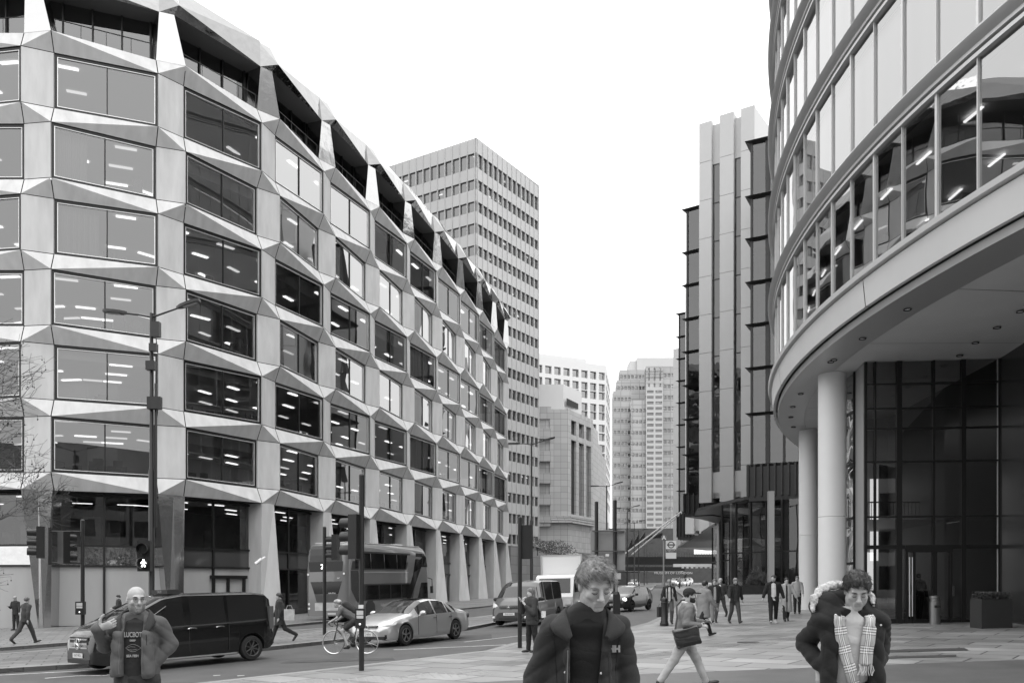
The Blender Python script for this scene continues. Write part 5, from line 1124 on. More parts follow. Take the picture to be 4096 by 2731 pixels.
# small dark car and distant traffic
WR = .3
def hatch(name, label, x, y, hx, hy, pm, lit=True, L=3.9):
    t = place(name, label, 'car', x, y, hx, hy)
    loft(t, L, [(-1.95,.7),(-1.9,1.1),(-1.7,1.3),(-1.2,1.45),(-.1,1.5),(.4,1.42),(.95,1.12),(1.15,1.02),(1.6,.9),(1.88,.72),(1.95,.55)],
         [(-1.95,.6),(-1.8,.95),(0,.92),(1.1,.9),(1.6,.8),(1.88,.62),(1.95,.5)], [(-1.95,.62),(-1.8,.8),(-1,.85),(1.2,.85),(1.6,.8),(1.85,.68),(1.95,.5)],
         [(-1.95,.4),(0,.2),(1.7,.2),(1.95,.3)], [(-1.95,.82),(-1,.74),(.3,.74),(1.1,.86),(1.95,.8)], [1.22,-1.2], .35, [(-1.35,-.25),(-.18,.8)], (.4,1.15), (-1.88,-1.4), pm, n=40)
    for xx in (1.22,-1.2):
        for s in (1,-1): wheel(t, xx, s*.75, .3, .19, s, rim_d, 5)
    for s in (1,-1):
        mb = MB(); mb.ball((1.76,s*.6,.70), .14, 8, 0, (.7,1,.7)); mb.build('headlamp', hl_on if lit else hl_lens, t); mirror(t, .75, s*.93, .98, pm, .8)
    gplate(t, 1.965, .42, 'LB15 XKD'); grille(t, 1.955, -.4, .4, .5, .58, 2, blackpl); return t
hatch('small_dark_car', 'small dark hatchback with lit headlamp right of the foreground man', 7.0, 52.6, -.55, -.84, carpaint('dark_car_paint', .03, .3))
wc = hatch('white_van_car', 'white car partly hidden behind the notice post', 6.6, 60.5, -.3, -.95, carpaint('white_car_paint', .7), lit=False)
fc = hatch('distant_car', 'pale distant car with lit headlamps in the tunnel mouth, nearest the far kerb', 31.0, 158, -.4, -.9, carpaint('white_car_paint', .7))
for k, (x, y, lb) in enumerate(((34.3,184,'distant oncoming car with lit headlamps left of the bus stop pole'),(38.2,190,'distant oncoming car with lit headlamps right of the bus stop pole'),(23.6,170,'distant car on the left carriageway by the lamp posts'))):
    c = dup(fc); c.location = (x, y, g0(x,y)-.08); c['label'] = lb
# double-decker bus
WR = .48
hb = V((sin(rad(18)), cos(rad(18)), 0)); rl = V((-11.15,47.5,0)); cb_ = rl+hb*5.5+V((cos(rad(18)), -sin(rad(18)), 0))*1.26
bus = place('double_decker_bus', 'red double-decker bus seen from behind with a slanted staircase window', 'bus', cb_.x, cb_.y, hb.x, hb.y)
red = mat('bus_body_paint', .15, .3, coat=1, var=.03)
def rrect(L0, L1, w, r, n=5):                # plan outline with rounded corners
    o = []
    for cx, cy, a0 in ((L1-r, w-r, 0), (L0+r, w-r, 90), (L0+r, -w+r, 180), (L1-r, -w+r, 270)):
        for k in range(n+1): a = rad(a0+90*k/n); o.append((cx+r*cos(a), cy+r*sin(a)))
    return o
mb = MB(); lv = []
for z, ex, r_ in ((.32,0,.22),(.9,0,.25),(2.6,.0,.3),(3.6,-.06,.4),(3.95,-.16,.45),(4.15,-.32,.5),(4.26,-.55,.5),(4.28,-.9,.4)):
    lv.append([(x, y, z) for x, y in rrect(-5.5-ex*1.0 if 0 else -5.5+(-ex)*.7, 5.5+ex*1.1, 1.26+ex*.35, r_)])
n_ = len(lv[0]); mb.add([p for l in lv for p in l], [(i*n_+k, i*n_+(k+1)%n_, (i+1)*n_+(k+1)%n_, (i+1)*n_+k) for i in range(len(lv)-1) for k in range(n_)]+[tuple(range((len(lv)-1)*n_, len(lv)*n_)), tuple(range(n_-1,-1,-1))])
mb.build('body', red, bus, smooth=30)
mb = MB(); mb.prism(rrect(-5.0,4.7,1.1,.4), 4.27, 4.31); mb.box(2.2,3.2,-.5,.5,4.30,4.42); mb.build('roof', mat('bus_roof_white', .6, .5), bus, smooth=0)
busg = mat('bus_window_glass', .010, .05, spec=.5, coat=.2, var=.9, scale=1.2)
def side(pts, name, m, e=.012, s=-1):        # polygon in (x, z) on the side, seen from the off side
    mb = MB(); f_ = lambda z: 1.262-(.0 if z < 2.6 else (z-2.6)*.021 if z < 3.6 else .021+(z-3.6)*.10)
    mb.add([(x, s*(f_(z)+e), z) for x, z in pts]+[(x, s*(f_(z)-.01), z) for x, z in pts], [tuple(range(len(pts)))]+[(i,(i+1)%len(pts),len(pts)+(i+1)%len(pts),len(pts)+i) for i in range(len(pts))])
    return mb.build(name, m, bus, smooth=0)
up = mat('bus_window_frame', .015, .4)
for s in (-1, 1):
    side([(-5.0,2.78),(2.0,2.78),(2.75,3.82),(-4.6,3.82)], 'upper_window_band', up, .006, s)
    for a_, b_ in ((-4.5,-2.7),(-2.6,-1.0),(-.9,.7),(.8,1.9)): side([(a_,2.86),(b_,2.86),(b_+(.35 if b_ > 1.5 else 0),3.72),(a_,3.72)], 'window', busg, .014, s)
    side([(-5.05,2.74),(-4.2,2.74),(-3.9,1.0),(-4.4,1.0),(-5.05,1.7)], 'engine_grille', mat('black_louvre', .02, .5, bump=.8, bscale=20, stretch=(.1,.1,3)), .008, s)
    side([(-3.6,1.05),(2.9,1.05),(3.3,2.0),(-3.6,2.0)], 'lower_window_band', up, .006, s)
    for a_, b_ in ((-3.4,-1.8),(-1.7,-.3),(-.2,1.2),(1.3,2.6)): side([(a_,1.12),(b_,1.12),(b_,1.92),(a_,1.92)], 'window', busg, .014, s)
    side([(1.9,1.0),(2.5,1.0),(4.3,3.0),(5.0,3.0),(4.6,3.85),(3.6,3.85),(3.0,2.6)], 'staircase_window', busg, .012, s)
    side([(3.6,1.0),(5.2,1.0),(5.2,2.0),(4.2,2.0)], 'driver_window', busg, .012, s)
    side([(4.55,3.0),(5.25,3.0),(5.1,3.6),(4.75,3.85)], 'front_upper_window', busg, .013, s)
    side([(-4.1,2.62),(2.3,2.62),(2.3,2.66),(-4.1,2.66)], 'trim_line', mat('bus_trim', .35, .4), .012, s)
    for x in (-2.9, 3.4): wheel(bus, x, s*1.12, .48, .28, s, rim_d, 8); side([(x-.62,.34),(x+.62,.34),(x+.55,.85),(x+.3,1.05),(x-.3,1.05),(x-.55,.85)], 'wheel_arch', blackpl, .004, s)
text('operator_mark', 'Hybrid', .30, mat('pale_mark', .4, .5), bus, (-1.2,-1.272,.75), (rad(90),0,0), .002)
def rear(pts, name, m, e=.01, sl=0):
    mb = MB(); f_ = lambda z: -5.5 + (0 if z < 2.6 else (z-2.6)*.042 if z < 3.6 else .042+(z-3.6)*.2 if z < 3.95 else .112+(z-3.95)*.56)
    mb.add([(f_(z)-e, y, z) for y, z in pts], [tuple(range(len(pts)-1,-1,-1))]); return mb.build(name, m, bus, smooth=0)
rear([(-1.0,2.72),(1.0,2.72),(1.05,3.25),(-1.05,3.25)], 'destination_panel', up)
for z0_, z1_ in ((3.25,3.6),(3.6,3.95),(3.95,4.12)): rear([(-1.0+.1*(z0_-3.2),z0_),(1.0-.1*(z0_-3.2),z0_),(1.0-.1*(z1_-3.2),z1_),(-1.0+.1*(z1_-3.2),z1_)], 'rear_upper_window', busg)
rear([(-.95,2.18),(.95,2.18),(.72,1.5),(-.72,1.5)], 'rear_window', busg); rear([(-.72,1.48),(.72,1.48),(.6,1.08),(-.6,1.08)], 'engine_louvre', mat('engine_louvre', .05, .5, bump=.8, bscale=20, stretch=(.1,.1,3)))
rear([(-.72,.62),(.72,.62),(.72,1.04),(-.72,1.04)], 'advert_panel', mat('advert_panel', .42, .5, var=.3, scale=3)); rear([(-.55,.40),(-.05,.40),(-.05,.50),(-.55,.50)], 'number_plate', mat('yellow_plate', .5, .5))
text('route_number', '25', .36, mat('lit_route_digits', .9, .5, emit=2), bus, (-5.525,.12,2.98), (rad(90),0,rad(-90)), .002); text('fleet_code', '167', .12, white_paint, bus, (-5.515,-.75,2.35), (rad(90),0,rad(-90)), .002)
text('livery_text', 'Hybrid bus', .10, white_paint, bus, (-5.515,-.35,1.56), (rad(90),0,rad(-90)), .002)
for y in (1.12,-1.12):
    for z in (2.58, .98, .74):
        if y < 0 and z < 2: continue
        mb = MB(); mb.lathe([(0,.02),(.06,.015),(.065,0)], (-5.5+ (0.0),y*.97,z), (-1,0,0), 12); mb.build('rear_lamp', hl_lens, bus)
mb = MB(); mb.tube([(5.2,-1.3,2.3),(5.4,-1.5,2.2),(5.4,-1.5,1.7)], .03, 6); mb.box(5.3,5.42,-1.56,-1.4,1.3,1.75); mb.build('wing_mirror', blackpl, bus)
# ---------------- bicycle ----------------
bike = place('racing_bicycle', 'racing bicycle with pale tyres ridden past the silver car', 'bicycle', -4.65, 25.2, -.985, .17)
btm = mat('pale_bike_tyre', .55, .6); bfr = mat('dark_bike_frame', .05, .35, coat=.5)
for x in (.50,-.50):
    mb = MB(); mb.lathe([(.335,-.012),(.35,0),(.335,.012),(.325,0),(.335,-.012)], (x,0,.345), (0,1,0), 40); o = mb.build('wheel', btm, bike)
    mb = MB(); mb.lathe([(.328,-.01),(.328,.01),(.312,0),(.328,-.01)], (x,0,.345), (0,1,0), 40)
    for k in range(18): a = 2*pi*k/18; mb.tube([(x,0.02*(-1)**k,.345),(x+.32*cos(a),0,.345+.32*sin(a))], .0022, 3)
    mb.lathe([(.02,-.04),(.02,.04)], (x,0,.345), (0,1,0), 8); mb.build('rim', chrome, o)
mb = MB(); BB = V((-.08,0,.28)); HT = V((.37,0,.86)); HB = V((.40,0,.72)); ST = V((-.22,0,.80)); RW = V((-.5,0,.345)); FW = V((.5,0,.345))
for a_, b_, r_ in ((BB,HB,.02),(BB,ST,.017),(ST,HT,.015),(HT,HB,.02)): mb.tube([a_,b_], r_, 8)
for s in (.05,-.05): mb.tube([BB,RW+V((0,s,0))], .010, 6); mb.tube([ST,RW+V((0,s,0))], .008, 6); mb.tube([HB,FW+V((0,s,0))], .012, 6)
mb.build('frame', bfr, bike)
mb = MB(); mb.tube([ST, V((-.245,0,.93))], .013, 6); mb.tube([(-.40,0,.945),(-.24,0,.95),(-.12,0,.94)], [.05,.035,.015], 8); mb.build('saddle', blackpl, bike)
mb = MB(); mb.tube([HT, V((.36,0,.93)), V((.44,0,.95))], .014, 6); mb.tube([(.44,-.21,.95),(.44,.21,.95)], .013, 6)
for s in (.21,-.21): mb.tube([(.44,s,.95),(.52,s,.94),(.55,s,.88),(.50,s,.83),(.43,s,.82)], .013, 6)
mb.build('handlebar', blackpl, bike)
mb = MB(); mb.lathe([(0,.03),(.09,.03),(.09,.025),(0,.02)], BB, (0,-1,0), 20); mb.tube([BB+V((0,.06,0)), BB+V((.13,.07,-.11))], .01, 6); mb.tube([BB-V((0,.06,0)), BB+V((-.13,-.07,.11))], .01, 6); mb.box(.0,.1,.07,.15,.155,.175); mb.box(-.26,-.16,-.15,-.07,.385,.405); mb.build('crankset', blackpl, bike)
mb = MB(); mb.cyl(.10,0,.42,.60,.035,n=10); mb.build('water_bottle', white_paint, bike)
# ---------------- figures: signed-distance modelling with a surface-nets mesher ----------------
def smin(a, b, k):
    h = np.maximum(k-np.abs(a-b), 0)/k; return np.minimum(a, b)-h*h*k*.25
class Field:
    def __init__(s, lo_, hi_, h, zfine=None):
        s.x = np.arange(lo_[0], hi_[0], h); s.y = np.arange(lo_[1], hi_[1], h)
        if zfine:
            z = [lo_[2]]
            while z[-1] < hi_[2]: z.append(z[-1]+(zfine[2] if zfine[0] < z[-1] < zfine[1] else h))
            s.z = np.array(z)
        else: s.z = np.arange(lo_[2], hi_[2], h)
        s.F = np.full((len(s.x), len(s.y), len(s.z)), .15)
    def sub_(s, lo_, hi_, pad):
        r = []
        for c, a, b in ((s.x,lo_[0],hi_[0]),(s.y,lo_[1],hi_[1]),(s.z,lo_[2],hi_[2])):
            i, j = np.searchsorted(c, a-pad), np.searchsorted(c, b+pad); r.append(slice(int(i), int(j)))
        return tuple(r), (s.x[r[0]][:,None,None], s.y[r[1]][None,:,None], s.z[r[2]][None,None,:])
    def put(s, lo_, hi_, fn, k, sub=False):
        sl_, g = s.sub_(lo_, hi_, k+.03)
        if any(q.stop <= q.start for q in sl_): return
        d = fn(*g)
        if sub: s.F[sl_] = -smin(-s.F[sl_], d, k)
        else: s.F[sl_] = smin(s.F[sl_], d, k)
    def cone(s, a, b, r1, r2, k=.02, u=None, q=1., sub=False):
        a, b = np.array(a, float), np.array(b, float); ba = b-a; bb = max(ba@ba, 1e-9); R = max(r1, r2)
        if u is not None: u = np.array(u, float); u /= np.linalg.norm(u)
        def fn(X, Y, Z):
            px, py, pz = X-a[0], Y-a[1], Z-a[2]; t = np.clip((px*ba[0]+py*ba[1]+pz*ba[2])/bb, 0, 1)
            ox, oy, oz = px-t*ba[0], py-t*ba[1], pz-t*ba[2]; l2 = ox*ox+oy*oy+oz*oz
            if u is not None: ou = ox*u[0]+oy*u[1]+oz*u[2]; l2 = l2+ou*ou*(1/q**2-1)
            return (np.sqrt(l2)-(r1+(r2-r1)*t))*(min(1, q)**.5 if u is not None else 1)
        s.put(np.minimum(a,b)-R*max(1,q), np.maximum(a,b)+R*max(1,q), fn, k, sub)
    def ell(s, c, r, k=.02, R=None, sub=False):
        c = np.array(c, float); m = max(r)
        def fn(X, Y, Z):
            x, y, z = X-c[0], Y-c[1], Z-c[2]
            if R is not None: x, y, z = (R[0][0]*x+R[1][0]*y+R[2][0]*z), (R[0][1]*x+R[1][1]*y+R[2][1]*z), (R[0][2]*x+R[1][2]*y+R[2][2]*z)
            k0 = np.sqrt((x/r[0])**2+(y/r[1])**2+(z/r[2])**2); k1 = np.sqrt((x/r[0]**2)**2+(y/r[1]**2)**2+(z/r[2]**2)**2)
            return k0*(k0-1)/np.maximum(k1, 1e-6)
        s.put(c-m, c+m, fn, k, sub)
    def box(s, c, hx, R, r=.02, k=.02):
        c = np.array(c, float); m = float(np.linalg.norm(hx)); Rn = np.array([list(q) for q in R])
        def fn(X, Y, Z):
            d = []
            for j in range(3): d.append(np.abs((X-c[0])*Rn[0,j]+(Y-c[1])*Rn[1,j]+(Z-c[2])*Rn[2,j])-(hx[j]-r))
            return np.sqrt(sum(np.maximum(q,0)**2 for q in d))+np.minimum(np.maximum(np.maximum(d[0],d[1]),d[2]),0)-r
        s.put(c-m, c+m, fn, k)
    def half(s, fn, k=.01):                  # keep where fn < 0
        d = fn(s.x[:,None,None], s.y[None,:,None], s.z[None,None,:]); s.F = -smin(-s.F, -d+0*s.F, k)
    def wrinkle(s, amp, f=28, seed=0):
        X, Y, Z = s.x[:,None,None], s.y[None,:,None], s.z[None,None,:]
        w = np.sin(f*.9*(Z+.35*X)+2.2*np.sin(9*X+seed)+1.7*np.sin(7*Y+seed*2)+1.5*np.sin(6*Z+seed))*.6+np.sin(f*1.7*(Z*.6-X*.7+Y*.5)+2.5*np.sin(11*Z+seed)+seed)*.4
        w2 = 1-2*np.abs(np.sin(f*.8*(Z*1.0+.55*X*np.sign(np.sin(seed+1.))-.3*Y)+2.6*np.sin(5.5*X+seed*1.7)+2.0*np.sin(5*Z+2*seed)+1.5*np.sin(8*Y)))**.6
        s.F = s.F+amp*(.5*w+.55*w2)
    def mesh(s):
        F = s.F; ins = F < 0
        if not ins.any(): return [], []
        nx, ny, nz = F.shape; c = [F[i:nx-1+i, j:ny-1+j, k:nz-1+k] for i in (0,1) for j in (0,1) for k in (0,1)]
        cnt = sum((q < 0).astype(np.int8) for q in c); act = (cnt > 0) & (cnt < 8); I = np.argwhere(act)
        ids = -np.ones(act.shape, np.int64); ids[act] = np.arange(len(I)); acc = np.zeros((len(I), 3)); n = np.zeros(len(I))
        off = [(i,j,k) for i in (0,1) for j in (0,1) for k in (0,1)]
        val = [F[I[:,0]+o[0], I[:,1]+o[1], I[:,2]+o[2]] for o in off]
        for a in range(8):
            for b in range(a+1, 8):
                if sum(abs(off[a][d]-off[b][d]) for d in range(3)) != 1: continue
                m = (val[a] < 0) != (val[b] < 0); t = val[a]/np.where(m, val[a]-val[b], 1)
                for d in range(3): acc[:,d] += np.where(m, off[a][d]+t*(off[b][d]-off[a][d]), 0)
                n += m
        p = I+acc/n[:,None]; out = np.empty_like(p)
        for d, cc in enumerate((s.x, s.y, s.z)): out[:,d] = np.interp(p[:,d], np.arange(len(cc)), cc)
        fs = []
        for ax in range(3):
            sl0 = [slice(1,-1)]*3; sl0[ax] = slice(0,-1); sl1 = list(sl0); sl1[ax] = slice(1,None)
            A, B = ins[tuple(sl0)], ins[tuple(sl1)]
            for sgn, M in ((1, A & ~B), (0, ~A & B)):
                J = np.argwhere(M)
                if not len(J): continue
                J = J+np.array([0 if d == ax else 1 for d in range(3)]); u, w = [(1,2),(2,0),(0,1)][ax]
                q = []
                for du, dw in ((0,0),(-1,0),(-1,-1),(0,-1)):
                    K = J.copy(); K[:,u] += du; K[:,w] += dw; q.append(ids[K[:,0],K[:,1],K[:,2]])
                q = np.stack(q, 1); fs.append(q if sgn else q[:, ::-1])
        fs = np.concatenate(fs); fs = fs[(fs >= 0).all(1)]
        return out, fs
    def build(s, name, mats, parent, cls=None):
        v, f = s.mesh()
        me = bpy.data.meshes.new(name); me.from_pydata(v.tolist() if len(v) else [], [], f.tolist() if len(f) else [])
        mats = mats if isinstance(mats, list) else [mats]
        for m in mats: me.materials.append(m)
        if cls is not None and len(f):
            c = v[f].mean(1); me.polygons.foreach_set('material_index', cls(c).astype(np.int32))
        me.polygons.foreach_set('use_smooth', [True]*len(me.polygons)); me.update()
        o = bpy.data.objects.new(name, me); COL.objects.link(o); o.parent = parent; return o
def skinm(b): 
    m = mat('skin_%d' % int(b*100), b, .48, var=.07, scale=14, bump=.15, bscale=120, bdist=.002, spec=.45)
    m.node_tree.nodes['Principled BSDF'].inputs['Subsurface Weight'].default_value = .12; m.node_tree.nodes['Principled BSDF'].inputs['Subsurface Radius'].default_value = (.012,.012,.012); return m
def cloth(b, rough=.85, sc=1.0):
    nm_ = 'cloth_%03d_%d' % (int(b*1000), int(rough*100))
    if nm_ in MATS: return MATS[nm_]
    m = mat(nm_, b, rough, var=.14, scale=5, bump=.5, bscale=90, bdist=.003, spec=.3); t = m.node_tree; bs = t.nodes['Principled BSDF']
    bs.inputs['Sheen Weight'].default_value = .04; bs.inputs['Sheen Roughness'].default_value = .5
    old = bs.inputs['Normal'].links[0].from_node; tc = [n for n in t.nodes if n.type == 'TEX_COORD'][0]
    prev = old
    for sc_, ds, dist in ((3.2, 1.0, .024), (8., .5, .004)):
        mp = t.nodes.new('ShaderNodeMapping'); mp.inputs['Scale'].default_value = (1,1,1.5); mp.inputs['Rotation'].default_value = (.3,.5,0)
        n = t.nodes.new('ShaderNodeTexNoise'); n.inputs['Scale'].default_value = sc_; n.inputs['Detail'].default_value = 2; n.inputs['Distortion'].default_value = ds
        rg = t.nodes.new('ShaderNodeMath'); rg.operation = 'SUBTRACT'; rg.inputs[1].default_value = .5; ab = t.nodes.new('ShaderNodeMath'); ab.operation = 'ABSOLUTE'
        u = t.nodes.new('ShaderNodeBump'); u.inputs['Strength'].default_value = .8; u.inputs['Distance'].default_value = dist
        t.links.new(tc.outputs['Object'], mp.inputs[0]); t.links.new(mp.outputs[0], n.inputs[0]); t.links.new(n.outputs[0], rg.inputs[0]); t.links.new(rg.outputs[0], ab.inputs[0]); t.links.new(ab.outputs[0], u.inputs['Height']); t.links.new(prev.outputs[0], u.inputs['Normal']); prev = u
    t.links.new(prev.outputs[0], bs.inputs['Normal']); return m
def hairm(b): return mat('hair_%03d' % int(b*1000), b, .5, var=.45, scale=50, bump=.6, bscale=120, stretch=(1,.35,.35), bdist=.006)
def rotm(pitch=0, yaw=0, roll=0): return (M4.Rotation(yaw,3,'Z') @ M4.Rotation(pitch,3,'X') @ M4.Rotation(roll,3,'Y'))
def head_prims(F, H, R, sc=1., ears=True, beard=0, fine=True):
    """H head centre, R rotation (3x3), face towards local -Y"""
    T = lambda p: np.array(H)+np.array(R @ V(p))*sc
    Rm = [list(r) for r in R]
    e = lambda p, r, k=.02, sub=False: F.ell(T(p), tuple(q*sc for q in r), k*sc, Rm, sub)
    c = lambda a, b, r1, r2, k=.012, sub=False: F.cone(T(a), T(b), r1*sc, r2*sc, k*sc, sub=sub)
    e((0,.014,.034),(.075,.094,.082),.02); e((0,-.022,-.04),(.060,.066,.074),.04); e((0,-.070,-.098),(.023,.018,.019),.03)
    for s_ in (1,-1):
        e((.043*s_,-.012,-.062),(.020,.036,.032),.03)
        if fine: e((.040*s_,-.066,-.024),(.022,.018,.018),.02); e((.0745*s_,.014,-.008),(.010,.021,.031),.008)
        elif ears: e((.075*s_,.014,-.008),(.012,.022,.03),.008)
    if fine:
        c((-.036,-.079,.024),(.036,-.079,.024),.0115,.0115,.014)
        for s_ in (1,-1): e((.031*s_,-.096,.004),(.0175,.013,.0105),.010,True); e((.031*s_,-.0775,.003),(.0145,.0135,.0125),.004)
        c((0,-.087,.014),(0,-.110,-.028),.0085,.0125,.012); e((0,-.112,-.031),(.0125,.012,.0105),.008)
        for s_ in (1,-1): e((.0125*s_,-.102,-.036),(.0085,.010,.0075),.006)
        c((-.021,-.083,-.063),(.021,-.083,-.063),.0085,.0085,.008); c((-.016,-.084,-.075),(.016,-.084,-.075),.0095,.0095,.008); c((-.024,-.0945,-.0690),(.024,-.0945,-.0690),.0028,.0028,.004,True)
    else: c((0,-.088,.012),(0,-.108,-.03),.010,.014,.012); e((0,-.085,-.068),(.022,.01,.012),.01)
    return T
def hand_prims(F, W, d, nrm, thumb, curl=.5, sc=1.):
    """W wrist, d finger direction, nrm palm normal, thumb: side vector"""
    W, d, n, t = V(W), V(d).normalized(), V(nrm).normalized(), V(thumb); t = (t-d*t.dot(d)).normalized(); n = d.cross(t) if d.cross(t).dot(n) > 0 else -d.cross(t)
    pc = W+d*.05*sc; F.cone(W, W+d*.085*sc, .026*sc, .034*sc, .012, u=n, q=.48)
    F.cone(W-d*.03, W+d*.02, .024*sc, .025*sc, .015, u=n, q=.8)
    for k, (o, L) in enumerate(((.028,.072),(.0095,.080),(-.0095,.074),(-.027,.060))):
        p = W+d*.088*sc+t*o*sc; a = .25+curl*.5; dd = d
        for j, (l_, r_) in enumerate(((.45,.0093),(.30,.0082),(.25,.0074))):
            dd = (M4.Rotation((a if j else a*.8), 3, d.cross(n)) @ dd); p2 = p+dd*L*l_*sc; F.cone(p, p2, r_*sc, r_*.93*sc, .004); p = p2
    p = W+d*.02*sc+t*.026*sc
    for l_, r_, f_ in ((.040,.013,.75),(.030,.011,.5),(.024,.009,.35)):
        dd = (d*(1-f_)+t*f_+n*.25*curl).normalized(); p2 = p+dd*l_*sc; F.cone(p, p2, r_*sc, r_*.9*sc, .006); p = p2
def legs(h, pose, lean=0):
    """pose: per leg (thigh forward deg, knee bend deg); returns joints in local frame, feet on z=0"""
    J = {}; L1, L2 = .245*h, .245*h
    for nm_, s_ in (('R',-1),('L',1)):
        a, kb = pose[nm_]; a, b = rad(a), rad(a-kb); hp = V((s_*.052*h, 0, 0)); kn = hp+V((s_*.004*h, -sin(a)*L1, -cos(a)*L1)); an = kn+V((0, -sin(b)*L2, -cos(b)*L2)); J['hip'+nm_], J['knee'+nm_], J['ank'+nm_] = hp, kn, an
        J['toe'+nm_] = b
    zmin = min(J['ankR'].z, J['ankL'].z); dz = .048*h-zmin
    for k in list(J):
        if not k.startswith('toe'): J[k] = J[k]+V((0,0,dz))
    J['pel'] = V((0,0,dz+.01*h)); l = rad(lean); up_ = V((0,-sin(l),cos(l)))
    J['up'] = up_; J['waist'] = J['pel']+up_*.09*h; J['chest'] = J['pel']+up_*.20*h; J['neck'] = J['pel']+up_*.305*h; J['head'] = J['pel']+up_*.375*h+V((0,-.012*h,.02*h))
    return J
def arm(sh, s_, swing, abd, bend, h, inward=0.):
    L1, L2 = .165*h, .14*h; a, b = rad(swing), rad(abd)
    d1 = V((s_*sin(b), -sin(a)*cos(b), -cos(a)*cos(b))); el = sh+d1*L1; c = a+rad(bend); d2 = V((s_*sin(b)*(1-inward)-s_*inward*.8, -sin(c), -cos(c))).normalized()
    return el, el+d2*L2, d2
def person(label, x, y, rz, h=1.76, legp=None, arms=None, lean=3, top='jacket', hem=.46, ctop=.05, cshirt=.6, open_=0., ctr=.06, cshoe=.03, skin=.42, hair=.04, hairstyle='short', head=(5,0), vox=.022, build=1., group=None, fine=False, beard=0, bag=None, z=None, legs_vis=True, armsp=None, wr=.006, shoef=None, headoff=0., gapc=(0,0), shem=-.03, extra=None, shr=1., shn=0.):
    legp = legp or {'R':(22,4),'L':(-20,14)}; arms = arms or {'R':(-18,8,18),'L':(20,8,22)}
    z_ = g0(x,y)+(.02 if z is None else z); t = thing('person', label, 'person', (x,y,z_), rz, group)
    J = legs(h, legp, lean); b = build; sw = .108*h*b; up_ = J['up']; N = J['neck']
    shz = J['pel']+up_*.285*h; A = {}
    for nm_, s_ in (('R',-1),('L',1)):
        sh = shz+V((s_*sw,0,0)); 
        if armsp and nm_ in armsp: el, w_, hd = [V(q) for q in armsp[nm_][:3]]; hd = hd.normalized()
        else:
            aa = arms[nm_]; el, w_, hd = arm(sh, s_, *aa[:3], h, aa[3] if len(aa) > 3 else 0.)
        A[nm_] = (sh, el, w_, hd)
    pts = [J[k] for k in J if not k.startswith('toe') and k != 'up']+[q for a in A.values() for q in a[:3]]
    lo_ = [min(p[i] for p in pts)-.22 for i in range(3)]; hi_ = [max(p[i] for p in pts)+.22 for i in range(3)]; lo_[2] = -.02; hi_[2] = J['head'].z+.16
    hs = .235/.235*h/1.78; J['head'] = J['head']+V((headoff,0,0)); Hc = J['head']; R = rotm(rad(head[0]), rad(head[1]), rad(head[2]) if len(head) > 2 else 0)
    # body
    F = Field(lo_, hi_, vox if not fine else .0052, (Hc.z-.15, Hc.z+.15, .0035) if fine else (Hc.z-.14, Hc.z+.14, vox*.6))
    k = .03
    F.cone(J['pel'], J['chest'], .068*h*b, .072*h*b, .05, u=(0,1,0), q=.66); F.cone(shz+V((-sw*.75,0,-.02*h)), shz+V((sw*.75,0,-.02*h)), .026*h, .026*h, .04)
    F.cone(N-up_*.02*h, Hc+R @ V((0,.02,-.06)), .034*h*(1+.15*(b-1)), .031*h, .03)
    for nm_, s_ in (('R',-1),('L',1)):
        sh, el, w_, hd = A[nm_]; F.cone(V((sh.x*.92,sh.y,sh.z-.02*h)), el, .023*h, .021*h, .02); F.cone(el, w_, .022*h, .0155*h, .02)
        F.cone(J['hip'+nm_], J['knee'+nm_], .046*h, .032*h, .03); F.cone(J['knee'+nm_], J['ank'+nm_], .031*h, .021*h, .03)
        if fine:
            tb = armsp[nm_][3] if armsp and nm_ in armsp and len(armsp[nm_]) > 3 else (-s_*.3,-.9,.2); pn = armsp[nm_][4] if armsp and nm_ in armsp and len(armsp[nm_]) > 4 else (-s_,0,0)
            hand_prims(F, w_, hd, pn, tb, .7, 1.02)
        else: F.cone(w_, w_+hd*.05*h, .0165*h, .020*h, .01, u=(1,0,0), q=.6); F.cone(w_+hd*.05*h, w_+hd*.095*h+V((0,-.012*h,0)), .017*h, .010*h, .012, u=(1,0,0), q=.6); F.cone(w_+hd*.02*h, w_+hd*.055*h+V((-s_*.012,-.022*h,0)), .008*h, .006*h, .006)
    T = head_prims(F, Hc, R, hs, fine=fine)
    sm = skinm(skin); lipm = mat('lips_%d' % int(skin*100), skin*.78, .45); brm = mat('stubble_%d' % int(skin*100*(1-.5*min(beard,1))), skin*(1-.42*min(1,beard)) if beard < 1 else hair, .7, var=.2, scale=60)
    Ri = R.transposed(); Hn = np.array(Hc)
    def cls(c):
        L_ = (c-Hn) @ np.array([list(r) for r in R])/hs; X, Y, Z = L_[:,0], L_[:,1], L_[:,2]; r = np.zeros(len(c))
        lip = (np.abs(X) < .024) & (Y < -.083) & (Z > -.083) & (Z < -.057); r[lip & (fine)] = 1
        if beard: bb = (Z < -.035) & (Z > -.15) & (Y < .012) & (Y > -.13) & ~lip & ((Z < -.047) | (np.abs(X) > .035)) & (np.abs(X) < .09); r[bb] = 2
        return r
    body = F.build('body', [sm, lipm, brm], t, cls)
    if beard >= 1:
        B = Field([Hc.x-.13,Hc.y-.15,Hc.z-.2],[Hc.x+.13,Hc.y+.13,Hc.z+.05], .006 if fine else .01); Rm = [list(r) for r in R]
        B.ell(T((0,-.045,-.085)), (.058*hs,.055*hs,.055*hs), .01, Rm); B.ell(T((0,-.03,-.045)), (.066*hs,.055*hs,.05*hs), .02, Rm)
        B.ell(T((0,-.075,-.015)), (.05*hs,.08*hs,.042*hs), .01, Rm, sub=True); B.wrinkle(.0025, 160, 2); B.build('beard', hairm(hair), t)
